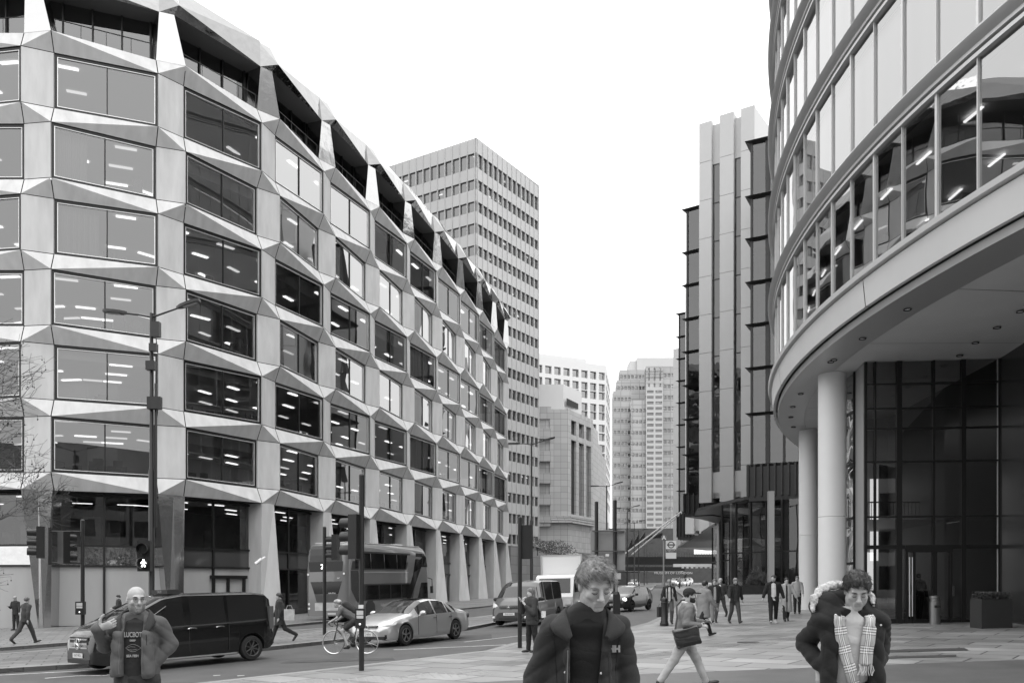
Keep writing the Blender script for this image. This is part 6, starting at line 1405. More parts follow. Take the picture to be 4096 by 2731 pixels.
    # hair
    if hairstyle != 'bald':
        hb_ = .0045 if fine else .010
        Fh = Field([Hc.x-.16,Hc.y-.18,Hc.z-(.16 if hairstyle != 'long' else .36)],[Hc.x+.16,Hc.y+.2,Hc.z+.2], hb_); Rm = [list(r) for r in R]
        th = .012 if hairstyle in ('short','bun','tied','quiff') else .022; Fh.ell(T((0,.018,.042)), ((.076+th)*hs,(.093+th)*hs,(.080+th)*hs), .01, Rm)
        if hairstyle == 'quiff':
            Fh.ell(T((.005,-.050,.095)), (.052*hs,.042*hs,.024*hs), .03, Rm)
        if hairstyle == 'bun': Fh.ell(T((0,.03,.15)), (.03*hs,.03*hs,.028*hs), .015, Rm)
        if hairstyle == 'tied': Fh.ell(T((0,.12,.0)), (.03*hs,.035*hs,.04*hs), .02, Rm)
        Rn = np.array([list(r) for r in R])
        def cut(X, Y, Z):
            x, y, zz = X-Hn[0], Y-Hn[1], Z-Hn[2]; lx_, ly, lz = (Rn[0,0]*x+Rn[1,0]*y+Rn[2,0]*zz)/hs, (Rn[0,1]*x+Rn[1,1]*y+Rn[2,1]*zz)/hs, (Rn[0,2]*x+Rn[1,2]*y+Rn[2,2]*zz)/hs
            line = np.interp(ly, [-.13,-.085,-.06,-.035,-.005,.03,.08,.13], [.075,.066,.05,.012,-.012,-.022,-.065,-.08])+.008*np.sin(lx_*90)*(ly < -.05)
            return (line-lz)*hs
        if hairstyle != 'long': Fh.half(cut, .012)
        else:
            Fh.half(lambda X, Y, Z: np.minimum(cut(X, Y, Z), (0*X+Hn[1]-.01-Y)) , .01)
            Fh.cone(T((.05,.03,-.0)), T((.06,.05,-.2)), .035, .03, .03); Fh.cone(T((-.05,.03,.0)), T((-.06,.05,-.2)), .035, .03, .03); Fh.cone(T((0,.07,.0)), T((0,.08,-.2)), .05, .04, .04)
        X, Y, Z = Fh.x[:,None,None]-Hn[0], Fh.y[None,:,None]-Hn[1], Fh.z[None,None,:]-Hn[2]
        if fine: Fh.F = Fh.F+.0012*np.sin(260*X+5*np.sin(26*Y+1)+4*np.sin(30*Z))+.0022*np.sin(150*X-60*Z+6*np.sin(30*Y))+.0026*np.sin(70*Y+32*X+3*np.sin(40*Z))+.002*np.sin(95*(Y+Z)+4*np.sin(50*X))
        else: Fh.F = Fh.F+.004*np.sin(80*X+4*np.sin(26*Y))
        Fh.build('hair', hairm(hair), t)
    # trousers
    trm = cloth(ctr); pl_ = J['pel']
    if ctr is not None:
        G = Field([lo_[0],lo_[1],0.0],[hi_[0],hi_[1],pl_.z+.16*h], max(vox*.8,.012) if fine else vox)
        G.cone(pl_+V((0,0,.05*h)), pl_-V((0,0,.02*h)), .078*h*b, .082*h*b, .05, u=(0,1,0), q=.8)
        for nm_ in 'RL':
            G.cone(J['hip'+nm_], J['knee'+nm_], .058*h*b, .044*h, .035); an = J['ank'+nm_]; G.cone(J['knee'+nm_], an+(J['knee'+nm_]-an)*.03, .044*h, .034*h, .02)
        G.wrinkle(wr*.7, 34, 1); G.build('trousers', trm, t)
    for nm_, s_ in (('R',-1),('L',1)):
        an, bt_ = J['ank'+nm_], J['toe'+nm_]; pt = max(-.6, min(1.0, -bt_*.9)) ; fd = V((0, -cos(pt), -sin(pt))) ; 
        if an.z < .055*h: fd = V((0,-1,-.06 if bt_ < .2 else .22))
        fd.normalize(); Sx = Field([an.x-.08,an.y-.32,an.z-.3],[an.x+.08,an.y+.32,an.z+.15], .009 if fine else max(.012,vox*.7))
        heel = an-fd*.035*h/1.7-V((0,0,.020*h)); Sx.cone(heel, heel+fd*.115*h, .024*h, .022*h, .02, u=(0,0,1), q=.85); Sx.cone(heel+fd*.06*h, heel+fd*.135*h-V((0,0,.004)), .024*h, .020*h, .02, u=(0,0,1), q=.7); Sx.cone(an, heel+fd*.05*h, .024*h, .022*h, .02)
        Sx.build('shoe', mat('shoe_%02d' % int(cshoe*100), cshoe, .5, bump=.2), t)
    # upper clothing
    if top:
        z_hem = hem*h; loose = 1.08 if top in ('suit','shirt') or fine else 1.2
        C = Field([lo_[0]-.05,lo_[1]-.05,z_hem-.12],[hi_[0]+.05,hi_[1]+.05,N.z+(.22 if extra else .12)], .008 if fine else vox)
        hemp = pl_+up_*(z_hem-pl_.z) if z_hem > pl_.z else V((pl_.x, pl_.y+.01*0, z_hem))
        C.cone(J['chest'], J['waist'], .094*h*b*loose, .088*h*b*loose, .05, u=(0,1,0), q=.72); C.cone(J['waist'], hemp, .088*h*b*loose, (.092 if hem > .42 else .112)*h*b*loose, .05, u=(0,1,0), q=.78)
        C.cone(shz+V((0,0,.004*h)), shz+V((sw*.85,0,-.016*h)), .046*h*loose, .036*h*loose, .06); C.cone(shz+V((0,0,.004*h)), shz+V((-sw*.85,0,-.016*h)), .046*h*loose, .036*h*loose, .06); C.cone(shz-up_*.01*h, N-up_*(.030 if fine else .0)*h, .058*h, (.040 if fine else .044)*h, .03, u=(0,1,0), q=.85)
        for nm_, s_ in (('R',-1),('L',1)):
            sh, el, w_, hd = A[nm_]; C.cone(V((sh.x*.95,sh.y,sh.z-.014*h)), el, (.036 if fine else .039)*h*loose, .033*h*loose, .03); C.cone(el, w_-hd*.012*h, .033*h*loose, .025*h*loose, .018)
        if extra: extra(C, J, A)
        C.wrinkle(wr, 30, len(label))
        C.half(lambda X, Y, Z: (z_hem-Z)+0*X+.01*np.sin(14*X+3), .008)
        if open_:
            o0 = J['chest']; wt, wb = open_ if isinstance(open_, tuple) else (open_*.8, open_)
            def gap(X, Y, Z):
                tt = np.clip((N.z+.03-Z)/(N.z-z_hem), 0, 1); wv = (wt+(wb-wt)*tt); return -np.maximum(np.abs(X-(gapc[0]+(gapc[1]-gapc[0])*tt))-wv, (Y-(-.035*h+(-up_.y)*0+ (J['pel'].y+up_.y*(Z-pl_.z)))))
            C.half(lambda X, Y, Z: gap(X, Y, Z), .006)
        jk = C.build('coat' if hem < .4 else 'jacket' if top != 'shirt' else 'top', cloth(ctop), t)
        J['jacket'] = jk
        if open_ or top == 'suit':
            D = Field([lo_[0]*.6,lo_[1]-.03,pl_.z-.12],[hi_[0]*.6,hi_[1],N.z+.05], .010 if fine else vox)
            D.cone(J['chest'], J['waist'], .086*h*b, .082*h*b, .05, u=(0,1,0), q=.74); D.cone(J['waist'], pl_+V((0,0,shem*h)), .082*h*b, .084*h*b, .05, u=(0,1,0), q=.78); D.cone(shz+V((-sw*.75,0,-.022*h)), shz+V((sw*.75,0,-.022*h)), .036*h, .036*h, .05); D.cone(shz, N-up_*(.012-shn)*h, .055*h, .039*h, .03, u=(0,1,0), q=.9)
            D.wrinkle(wr*.4, 26, 4); J['shirt'] = D.build('shirt', cloth(cshirt), t)
    t['_n'] = 0; del t['_n']
    return t, J, A, T, R, hs
def prop(t, local=True): return t
# --- background walkers ---
def bag_thing(name, label, cat, bx_, c, m, rz=0, handle=True, strap=None, group=None):
    o = thing(name, label, cat, c, rz, group); mb = MB(); w, d, hh = bx_; mb.prism([(w/2*cos(a)*1.02, d/2*sin(a)) if 0 else (w/2*max(-1,min(1,1.25*cos(a))), d/2*max(-1,min(1,1.25*sin(a)))) for a in np.linspace(0, 2*pi, 17)[:-1]], -hh/2, hh/2); mb.build('bag_body', m, o)
    if handle: mb = MB(); mb.tube([(-w*.3,0,hh/2),(-w*.18,0,hh/2+.12),(w*.18,0,hh/2+.12),(w*.3,0,hh/2)], .008, 6); mb.build('handle', m, o)
    if strap: mb = MB(); mb.tube(strap, .012, 6); mb.build('strap', m, o)
    return o
L2W = lambda t, p: t.matrix_basis @ V(p)
def mw(t): bpy.context.view_layer.update(); return t.matrix_world
person('man in dark jumper looking down at his phone by the backlit panels at far left', -25.35, 44.7, rad(-10), 1.72, {'R':(2,2),'L':(-2,2)}, {'R':(10,8,95,.5),'L':(5,12,10)}, 4, 'shirt', .46, .03, ctr=.03, head=(30,-8), hair=.25, skin=.35)
person('man in dark suit walking away along the far pavement at left', -18.3, 32.9, rad(155), 1.80, {'R':(26,6),'L':(-24,22)}, {'R':(-20,8,12),'L':(22,10,20)}, 4, 'suit', .44, .045, .7, ctr=.05, head=(0,15), hair=.12, skin=.4)
person('dark-haired woman in black seen above the bonnet of the black people carrier', -19.3, 43.0, rad(-60), 1.66, {'R':(2,2),'L':(-2,2)}, {'R':(10,8,60,.5),'L':(10,8,60,.5)}, 4, 'jacket', .46, .03, head=(10,-10), hair=.02, hairstyle='tied', skin=.4)
tw_ = person('woman in a long dark coat striding left behind the black people carrier', -7.75, 29.2, rad(-75), 1.70, {'R':(20,3),'L':(-24,38)}, {'R':(14,8,15),'L':(-10,8,25)}, 2, 'jacket', .36, .035, ctr=.03, head=(0,-15), hair=.03, hairstyle='tied', skin=.42)
bag_thing('tote_bag', 'pale tote bag on the shoulder of the woman in the long dark coat', 'bag', (.34,.1,.36), (-7.38,29.0,g0(-7.7,29)+.98), mat('cream_canvas', .5, .8, var=.2, scale=8, bump=.4), rad(15))
person('young woman eating, in dark jacket with a pale strap, beside a signal pole', .52, 22.9, rad(-55), 1.66, {'R':(4,2),'L':(-4,4)}, None, 2, 'jacket', .44, .045, ctr=.02, head=(8,-18), hair=.16, hairstyle='long', skin=.5, vox=.016,
       armsp={'R':((-.24,-.14,1.06),(-.10,-.27,1.32),(.2,-.4,.6)), 'L':((.22,-.10,1.04),(.03,-.22,1.22),(-.4,-.2,.6))})
ft = MB(); ft.tube([(.30,22.70,g0(.5,23)+1.43),(.36,22.66,g0(.5,23)+1.47)], .022, 8); tag(ft.build('snack', mat('pale_snack', .6, .7)), 'pale snack held at the mouth of the eating woman', 'food')
bag_thing('shoulder_bag', 'small white bag hanging at the hip of the eating woman', 'bag', (.12,.06,.17), (.82,22.78,g0(.5,23)+1.02), white_paint, rad(20), False)
t7 = person('man in dark blazer with lanyard and backpack straps beside the bollard', 6.2, 34.6, 0, 1.74, {'R':(3,4),'L':(20,30)}, {'R':(4,14,8),'L':(-6,12,12)}, 4, 'suit', .45, .035, .65, open_=.05, ctr=.11, head=(28,0), hair=.22, skin=.38)
mb = MB(); 
for s_ in (-1,1): mb.tube([(6.2+s_*.115,34.43,g0(6.2,34.6)+1.02),(6.2+s_*.125,34.40,g0(6.2,34.6)+1.28),(6.2+s_*.11,34.52,g0(6.2,34.6)+1.45)], .025, 6)
tag(mb.build('backpack_straps', mat('pale_webbing', .35, .8)), 'pale backpack straps over the dark blazer of the man by the bollard', 'backpack')
bag_thing('holdall', 'dark tear-shaped holdall carried by the man beside the bollard', 'bag', (.3,.14,.4), (5.85,34.5,g0(5.8,34.5)+.52), mat('dark_bag', .035, .6), rad(30))
person('dark-haired person in a billowing grey-beige coat, just behind the capped man', 5.95, 27.2, rad(115), 1.78, {'R':(-22,20),'L':(26,5)}, {'R':(15,8,20),'L':(-15,8,20)}, 5, 'jacket', .33, .22, ctr=.02, head=(0,10), hair=.02, skin=.35, build=1.05)
person('young man in open puffer jacket and pale trousers walking towards the camera', 8.05, 34.8, rad(-5), 1.74, {'R':(18,3),'L':(-10,24)}, {'R':(10,10,25,.2),'L':(-8,10,30,.2)}, 2, 'jacket', .46, .03, .4, open_=.055, ctr=.2, head=(4,-6), hair=.12, skin=.45)
person('balding man in grey suit and tie glancing left among the walking group', 9.4, 39.4, rad(-35), 1.80, {'R':(24,4),'L':(-22,20)}, {'R':(18,12,30),'L':(-25,14,20)}, 3, 'suit', .44, .06, .75, open_=.06, ctr=.10, head=(0,-45), hair=.3, hairstyle='bald', skin=.45)
person('bearded man in dark open jacket striding in front of the dark glazing', 8.65, 34.0, rad(8), 1.78, {'R':(-8,26),'L':(20,4)}, {'R':(20,14,20),'L':(-20,16,15)}, 5, 'jacket', .44, .03, .05, open_=.07, ctr=.07, head=(22,8), hair=.2, skin=.42, beard=.7)
person('man in white hoodie under open black jacket walking beside a woman near the column', 9.95, 33.3, rad(-14), 1.84, {'R':(16,3),'L':(-16,20)}, {'R':(6,18,14),'L':(-6,18,14)}, 0, 'jacket', .44, .02, .62, open_=.10, ctr=.02, cshoe=.5, head=(0,-40), hair=.05, skin=.45, beard=.6, build=1.05)
person('woman with a bun in a long pale coat beside the white-hooded man', 10.85, 34.6, rad(-8), 1.70, {'R':(12,3),'L':(-14,18)}, {'R':(0,8,10),'L':(8,22,8)}, 0, 'jacket', .22, .38, .02, open_=.035, ctr=.03, head=(6,10), hair=.04, hairstyle='bun', skin=.45)
person('person in pale top half hidden behind the far white column', 13.2, 40.5, rad(-20), 1.72, {'R':(4,2),'L':(-4,2)}, {'R':(6,8,40,.3),'L':(6,8,20)}, 0, 'shirt', .46, .4, ctr=.03, hair=.1)
person('dark-suited person carrying a bag inside the glazed lobby doors', 15.15, 32.6, rad(170), 1.78, {'R':(18,4),'L':(-18,18)}, None, 0, 'suit', .44, .02, ctr=.02, hair=.03, skin=.25, z=.0)
person('tiny distant person on the right pavement near the tunnel', 24.5, 128, rad(0), 1.75, {'R':(16,3),'L':(-16,18)}, None, 0, 'jacket', .44, .3, ctr=.05, hair=.05, vox=.04)
# --- cyclist ---
cy = thing('person', 'cyclist in helmet and rucksack riding the racing bicycle to the left', 'person'); cy.matrix_world = bike.matrix_world
cy.location = bike.location; cy.rotation_euler = bike.rotation_euler
def simple(prims, name, m, lo_, hi_, h, wr=0, f=30):
    F = Field(lo_, hi_, h)
    for p in prims:
        if p[0] == 'c': F.cone(*p[1:])
        else: F.ell(*p[1:])
    if wr: F.wrinkle(wr, f, 3)
    return F.build(name, m, cy)
F = Field([-.45,-.3,.1],[.75,.3,1.75], .014, (1.25,1.62,.009)); Hc = V((.36,0,1.45)); R = M4.Rotation(rad(90),3,'Z') @ M4.Rotation(rad(-8),3,'X')
T = head_prims(F, Hc, R, .97, fine=True); F.cone((.22,0,1.30),(.32,0,1.40),.055,.052,.03)
F.cone((-.22,0,1.0),(.18,0,1.27),.12,.13,.05,(0,1,0),1.1)
for s_ in (1,-1):
    F.cone((.18,s_*.16,1.27),(.30,s_*.20,1.06),.045,.038,.03); F.cone((.30,s_*.20,1.06),(.49,s_*.21,.95),.036,.026,.02); F.cone((.49,s_*.21,.95),(.56,s_*.21,.92),.028,.024,.01)
    for k in range(4): F.cone((.55,s_*(.18+k*.018),.925),(.575,s_*(.18+k*.018),.89),.009,.008,.004)
for s_, kn, an in ((1,(.20,.09,.66),(.03,.10,.24)),(-1,(.26,-.09,.80),(-.16,-.10,.46))):
    F.cone((-.20,s_*.09,.96), kn, .085, .058, .04); F.cone(kn, an, .056, .036, .03)
F.build('body', [skinm(.42)], cy)
simple([('c',(-.22,0,1.02),(.18,0,1.27),.135,.15,.05,(0,1,0),1.12),('c',(.18,.15,1.28),(.27,.19,1.12),.058,.05,.04),('c',(.18,-.15,1.28),(.27,-.19,1.12),.058,.05,.04)], 'jersey', cloth(.12), [-.45,-.35,.8],[.5,.35,1.5], .013, .005)
simple([('c',(-.22,0,.98),(-.16,0,.96),.135,.13,.05,(0,1,0),1.1),('c',(-.20,.09,.96),(.08,.09,.76),.10,.082,.04),('c',(-.20,-.09,.96),(.14,-.09,.84),.10,.082,.04)], 'shorts', cloth(.05), [-.45,-.35,.6],[.35,.35,1.15], .013, .004)
simple([('e',T((0,.012,.062)),(.092,.125,.078),.01,[list(r) for r in R])], 'helmet', mat('striped_helmet', .3, .3, coat=.6, var=.6, scale=22), [Hc.x-.2,-.15,Hc.z+.0],[Hc.x+.2,.15,Hc.z+.2], .008)
for s_, an in ((1,(.03,.10,.24)),(-1,(-.16,-.10,.46))): F = Field([an[0]-.12,an[1]-.08,an[2]-.12],[an[0]+.22,an[1]+.08,an[2]+.08], .009); F.cone((an[0]-.03,an[1],an[2]-.035),(an[0]+.12,an[1],an[2]-.06),.034,.026,.02); F.cone(an,(an[0],an[1],an[2]-.03),.04,.036,.02); F.build('shoe', blackpl, cy)
rk = thing('rucksack', 'dark rucksack on the back of the cyclist', 'rucksack'); rk.location = bike.location; rk.rotation_euler = bike.rotation_euler
F = Field([-.3,-.25,1.1],[.25,.25,1.6], .013); F.cone((-.16,0,1.24),(.10,0,1.42),.10,.11,.04,(0,1,0),1.2); F.wrinkle(.006,30,2); F.build('pack', cloth(.035), rk)
# ---------------- foreground people ----------------
def hit(o, x, z, y0=-.8):
    ok, loc, n, _ = o.ray_cast(V((x, y0, z)), V((0,1,0))); return loc.y if ok else None
def face_bits(t, T, hair_b, closed=True, hs=1.):
    hm = hairm(hair_b); dk = mat('eyelash_dark', .02, .6)
    for s_ in (1,-1):
        mb = MB(); mb.tube([T((s_*.014,-.0985,.0215)), T((s_*.026,-.0985,.027)), T((s_*.040,-.0925,.0275)), T((s_*.051,-.080,.021))], [.0030,.0040,.0036,.0015], 6); mb.build('eyebrow', hm, t)
        if closed:
            mb = MB(); mb.tube([T((s_*.017,-.0895,-.003)), T((s_*.024,-.0925,-.0075)), T((s_*.033,-.0925,-.0085)), T((s_*.045,-.084,-.003))], [.0012,.0021,.0021,.001], 5); mb.build('eyelashes', dk, t)
            mb = MB(); mb.tube([T((s_*.019,-.0895,.012)), T((s_*.031,-.0905,.0145)), T((s_*.044,-.083,.010))], [.0008,.0013,.0008], 5); mb.build('eyelid_crease', mat('skin_crease', .16, .6), t)
        else:
            mb = MB(); mb.ball(T((s_*.031,-.0835,.003)), .0115, 8, 0, (1,.75,.5)); e = mb.build('eye', mat('eye_white', .6, .2), t)
            mb = MB(); mb.ball(T((s_*.031+.0025,-.0905,.003)), .0048, 8, 0, (1,.6,1)); mb.build('iris', mat('iris_dark', .03, .1), e)
            mb = MB(); mb.tube([T((s_*.019,-.0895,.005)), T((s_*.031,-.0945,.0095)), T((s_*.044,-.0855,.005))], [.001,.0018,.001], 5); mb.build('eyelashes', dk, t)
def strands(t, T, R, Hc, hb_, n, fwd, seed, L=.03, r=.0011, side=0.):
    rr = random.Random(seed); o = [q for q in t.children if q.name.startswith('hair')][0]; me = o.data; mb = MB(); Hc = V(Hc); nv_ = len(me.polygons)
    for _ in range(n):
        pl = me.polygons[rr.randrange(nv_)]; p = V(pl.center); nn = V(pl.normal)
        if (p-Hc).dot(nn) < 0: nn = -nn
        lp = R.transposed() @ (p-Hc); f_ = R @ V((side+lp.x*3.0+rr.gauss(0,.14), fwd+rr.gauss(0,.12), -.25-max(0,-lp.z+.05)*6+rr.gauss(0,.1)))
        d = (f_-nn*f_.dot(nn)).normalized(); l_ = L*rr.uniform(.6,1.4); q = [p-nn*.001, p+d*l_*.35+nn*.0016, p+d*l_*.7+nn*.002, p+d*l_+nn*rr.uniform(-.001,.0035)]
        mb.tube(q, [r, r, r*.8, r*.3], 3, cap=False)
    mb.build('hair_strands', hairm(hb_), t, smooth=60)
def snap(t, o, x, z, r=.006, m=None):
    y = hit(o, x, z)
    if y is not None: mb = MB(); mb.lathe([(0,.004),(r,.003),(r,0)], (x, y, z), (0,-1,0), 12); mb.build('snap_button', m or frame_light, t)
def ribbon(name, m, parent, path, w, th=.006):
    """path: points; builds a thick strip facing -Y with uv (across, along in widths)"""
    bm = bmesh.new(); uvl = bm.loops.layers.uv.new('UVMap'); rows = []; L = 0; prev = None
    for i, p in enumerate(path):
        p = V(p); ww = w[i] if hasattr(w, '__len__') else w
        if prev is not None: L += (p-prev).length
        prev = p; a = path[max(i-1,0)]; b = path[min(i+1,len(path)-1)]; d = (V(b)-V(a)).normalized(); s_ = V((0,-1,0)).cross(d).normalized()
        n = 8; rows.append(([bm.verts.new(p+s_*ww*(k/n-.5)+V((0,-.010*cos(pi*(k/n-.5))+.006*sin(k*2.1+i*.7),0))) for k in range(n+1)], L/.08))
    for i in range(len(rows)-1):
        for k in range(8):
            f = bm.faces.new((rows[i][0][k], rows[i][0][k+1], rows[i+1][0][k+1], rows[i+1][0][k])); f.smooth = True
            for l, (u, v_) in zip(f.loops, ((k/8, rows[i][1]), ((k+1)/8, rows[i][1]), ((k+1)/8, rows[i+1][1]), (k/8, rows[i+1][1]))): l[uvl].uv = (u, v_)
    bmesh.ops.recalc_face_normals(bm, faces=bm.faces); me = bpy.data.meshes.new(name); bm.to_mesh(me); bm.free(); me.materials.append(m)
    o = bpy.data.objects.new(name, me); COL.objects.link(o); o.parent = parent
    so_ = o.modifiers.new('thickness', 'SOLIDIFY'); so_.thickness = th; so_.offset = 0; return o
def plaid():
    m = bpy.data.materials.new('plaid_wool'); m.use_nodes = True; t = m.node_tree; b = t.nodes['Principled BSDF']; b.inputs['Roughness'].default_value = .9
    uv = t.nodes.new('ShaderNodeUVMap'); sp = t.nodes.new('ShaderNodeSeparateXYZ'); t.links.new(uv.outputs[0], sp.inputs[0])
    def M_(op, a, b_=None, c=None):
        n = t.nodes.new('ShaderNodeMath'); n.operation = op
        for i, q in enumerate((a, b_, c)):
            if q is None: continue
            if isinstance(q, (int, float)): n.inputs[i].default_value = q
            else: t.links.new(q, n.inputs[i])
        return n.outputs[0]
    def lines(c, off, w): return M_('COMPARE', M_('FRACT', c), off, w)
    U, Vv = sp.outputs[0], M_('MULTIPLY', sp.outputs[1], .62)
    out = None; base = .40
    for c, scale in ((U, 1), (Vv, 1)):
        for off, w, val in ((.30,.035,.85),(.44,.035,.85),(.58,.035,.85),(.37,.02,.04),(.51,.02,.04),(.24,.02,.05),(.64,.02,.05)):
            l = lines(c, off, w); term = M_('MULTIPLY', l, (val-base)*.62); out = term if out is None else M_('ADD', out, term)
    v = M_('ADD', out, base); v = M_('MAXIMUM', M_('MINIMUM', v, .85), .03); cb_ = t.nodes.new('ShaderNodeCombineColor')
    for k in range(3): t.links.new(v, cb_.inputs[k])
    t.links.new(cb_.outputs[0], b.inputs['Base Color']); return m
def collar(t, inner, outer, m, name='collar', th=.012):
    for s_ in (1,-1):
        bm = bmesh.new(); I_ = [V((s_*x,y,z)) for x,y,z in inner]; O_ = [V((s_*x,y,z)) for x,y,z in outer]; rows = []
        n = len(I_); k = 4
        for i in range((n-1)*k+1):
            j, u = divmod(i, k); u /= k
            cr = lambda P_: P_[j] if u == 0 else (P_[max(j-1,0)]*(-.5*u+u*u-.5*u**3)+P_[j]*(1-2.5*u*u+1.5*u**3)+P_[j+1]*(.5*u+2*u*u-1.5*u**3)+P_[min(j+2,n-1)]*(-.5*u*u+.5*u**3))
            a, b = cr(I_), cr(O_); nn = (b-a).cross(V((0,-1,.3))).normalized(); rows.append([bm.verts.new(a*(1-v_)+b*v_+V((0,-.012,.004))*sin(pi*v_)) for v_ in (0,.25,.5,.75,1)])
        for i in range(len(rows)-1):
            for q in range(4): f_ = bm.faces.new((rows[i][q],rows[i][q+1],rows[i+1][q+1],rows[i+1][q])); f_.smooth = True
        bmesh.ops.recalc_face_normals(bm, faces=bm.faces); me = bpy.data.meshes.new(name); bm.to_mesh(me); bm.free(); me.materials.append(m)
        o = bpy.data.objects.new(name, me); COL.objects.link(o); o.parent = t; sm_ = o.modifiers.new('th', 'SOLIDIFY'); sm_.thickness = th; sm_.offset = 0
# --- centre man, open dark jacket over black jumper, looking down ---
def fm_extra(C, J, A):
    for s_ in (1,-1):
        pts = [V((s_*.035,.085,1.525)),V((s_*.085,.055,1.530)),V((s_*.115,-.01,1.505)),V((s_*.140,-.075,1.455)),V((s_*.120,-.125,1.395)),V((s_*.085,-.145,1.345))]
        if s_ < 0: C.cone((-.14,.0,1.25),(-.15,-.0,.95),.075,.085,.03,u=(0,1,0),q=.8)
        C.cone((s_*.098,-.125,1.36),(s_*.085,-.14,1.0),.022,.02,.02)
fm, J, A, T, R, hs = person('fair-haired man looking down in the centre foreground, dark jacket open over a black jumper', .375, 4.5, rad(2), 1.80, {'R':(4,4),'L':(-6,10)}, None, 4, 'jacket', .48, .024, .006, open_=(.088,.060), ctr=.03, head=(25,12,-3), hair=.22, hairstyle='quiff', skin=.38, fine=True, build=.88, headoff=.045, gapc=(.0,-.035), wr=.0085, beard=.25,
    armsp={'R':((-.25,.03,1.20),(-.15,-.01,.97),(.3,.3,-.8)), 'L':((.225,.03,1.19),(.195,-.14,.97),(0,-.3,-1))}, extra=fm_extra, z=0)
face_bits(fm, T, .16); strands(fm, T, R, J['head'], .27, 1700, -1, 1, .040, .0011, .8); strands(fm, T, R, J['head'], .15, 700, -1, 2, .038, .0010, .8)
ny = J['neck'].y
collar(fm, [(.02,ny+.075,1.575),(.075,ny+.05,1.585),(.10,ny-.01,1.575),(.105,ny-.075,1.54),(.096,ny-.115,1.49),(.086,ny-.125,1.44)], [(.03,ny+.13,1.50),(.12,ny+.10,1.505),(.165,ny+.0,1.51),(.185,ny-.075,1.49),(.165,ny-.125,1.45),(.10,ny-.14,1.415)], cloth(.024))
jk = J['jacket']
y = hit(jk, .125, 1.365)
if y is not None: text('chest_logo', 'HH', .044, mat('logo_grey', .25, .6), fm, (.135, y-.004, 1.372), (rad(90),0,rad(12)), .003, bold=.003)
for x, z in ((.145,1.45),(-.115,1.26),(.065,1.255)): snap(fm, jk, x, z)
mb = MB()
for s_, xs_ in ((1, .035), (-1, -.115)):
    pts = []
    for z in np.linspace(1.37, 1.0, 14):
        x = (xs_+.02 if s_ > 0 else xs_+.012)-(1.37-z)*.02; yy = hit(jk, x, z)
        if yy is not None: pts.append((x, yy-.002, z))
    if len(pts) > 3: mb.tube(pts, .0035, 5)
mb.build('zip', mat('zip_grey', .12, .4), fm)
def seam(t, o, pts, r=.0022, m=None, name='seam'):
    P_ = []
    for i in range(len(pts)-1):
        for k in range(6):
            x, z = pts[i][0]+(pts[i+1][0]-pts[i][0])*k/6, pts[i][1]+(pts[i+1][1]-pts[i][1])*k/6; y = hit(o, x, z)
            if y is not None and (not P_ or abs(P_[-1][1]-y) < .03): P_.append((x, y-.001, z))
    if len(P_) > 2: mb = MB(); mb.tube(P_, r, 5); mb.build(name, m or mat('seam_dark', .008, .8), t)
seam(fm, jk, [(-.175,1.46),(-.165,1.38),(-.155,1.28),(-.15,1.15)]); seam(fm, jk, [(.165,1.46),(.158,1.38),(.15,1.28),(.148,1.15)]); seam(fm, jk, [(.10,1.35),(.105,1.2),(.108,1.05)]); seam(fm, jk, [(-.21,1.44),(-.12,1.445)]); seam(fm, jk, [(.12,1.33),(.16,1.33)])
# --- right man, parka, plaid scarf, hands on hips ---
def rm_extra(C, J, A):
    C.ell((-.13,.0,1.48),(.115,.11,.115),.05); C.ell((.11,.0,1.45),(.09,.10,.09),.05); C.cone((-.20,-.03,1.50),(.0,.06,1.56),.05,.05,.04); C.cone((.0,.06,1.56),(.13,-.02,1.52),.05,.045,.04); C.ell((0,-.13,1.58),(.095,.12,.12),.03,sub=True)
    for nm_ in 'RL':
        sh, el, w_, hd = A[nm_]
        for k in range(4):
            p = sh+(el-sh)*(k+.5)/4; C.ell(p,(.070,.070,.055),.02)
        for k in range(3): p = el+(w_-el)*(k+.4)/3.4; C.ell(p,(.060,.060,.048),.02)
    for s_ in (1,-1): C.cone((s_*.14,-.12,1.30),(s_*.15,-.12,.98),.06,.06,.04)
rm, J, A, T, R, hs = person('man in black parka and plaid scarf at right foreground, head bowed, hands at hips', 2.30, 6.0, rad(-6), 1.715, {'R':(6,4),'L':(-8,10)}, None, 12, 'jacket', .50, .012, .45, open_=(.085,.115), ctr=.02, head=(27,-6), hair=.05, hairstyle='quiff', skin=.38, shn=.02, fine=True, build=.98, wr=.009, z=0, shem=.045, headoff=.02,
    armsp={'R':((-.255,.12,1.235),(-.205,-.07,1.085),(.12,-.12,-1),(1,-.3,.1),(0,1,0)), 'L':((.25,.12,1.235),(.185,-.07,1.10),(-.12,-.12,-1),(-1,-.3,.1),(0,1,0))}, extra=rm_extra)
face_bits(rm, T, .04); strands(rm, T, R, J['head'], .06, 1500, -.8, 3, .028, .0012, .3); strands(rm, T, R, J['head'], .025, 700, -.8, 4)
fur = Field([-.34,-.12,1.38],[.28,.26,1.76], .009); fp = [(-.255,-.10,1.46),(-.235,-.06,1.54),(-.175,.0,1.60),(-.09,.04,1.635),(.03,.06,1.64),(.11,.02,1.61),(.15,-.05,1.55),(.14,-.12,1.50)]
for i in range(len(fp)-1): fur.cone(fp[i], fp[i+1], (.012,.027,.032,.03,.026,.024,.019,.008)[i], (.027,.032,.03,.026,.024,.019,.008,.004)[i], .01)
X, Y, Z = fur.x[:,None,None], fur.y[None,:,None], fur.z[None,None,:]; fur.F = fur.F+.008*np.sin(230*X+9*np.sin(90*Z))*np.sin(210*Z+7*np.sin(80*Y))+.004*np.sin(90*X+70*Z)
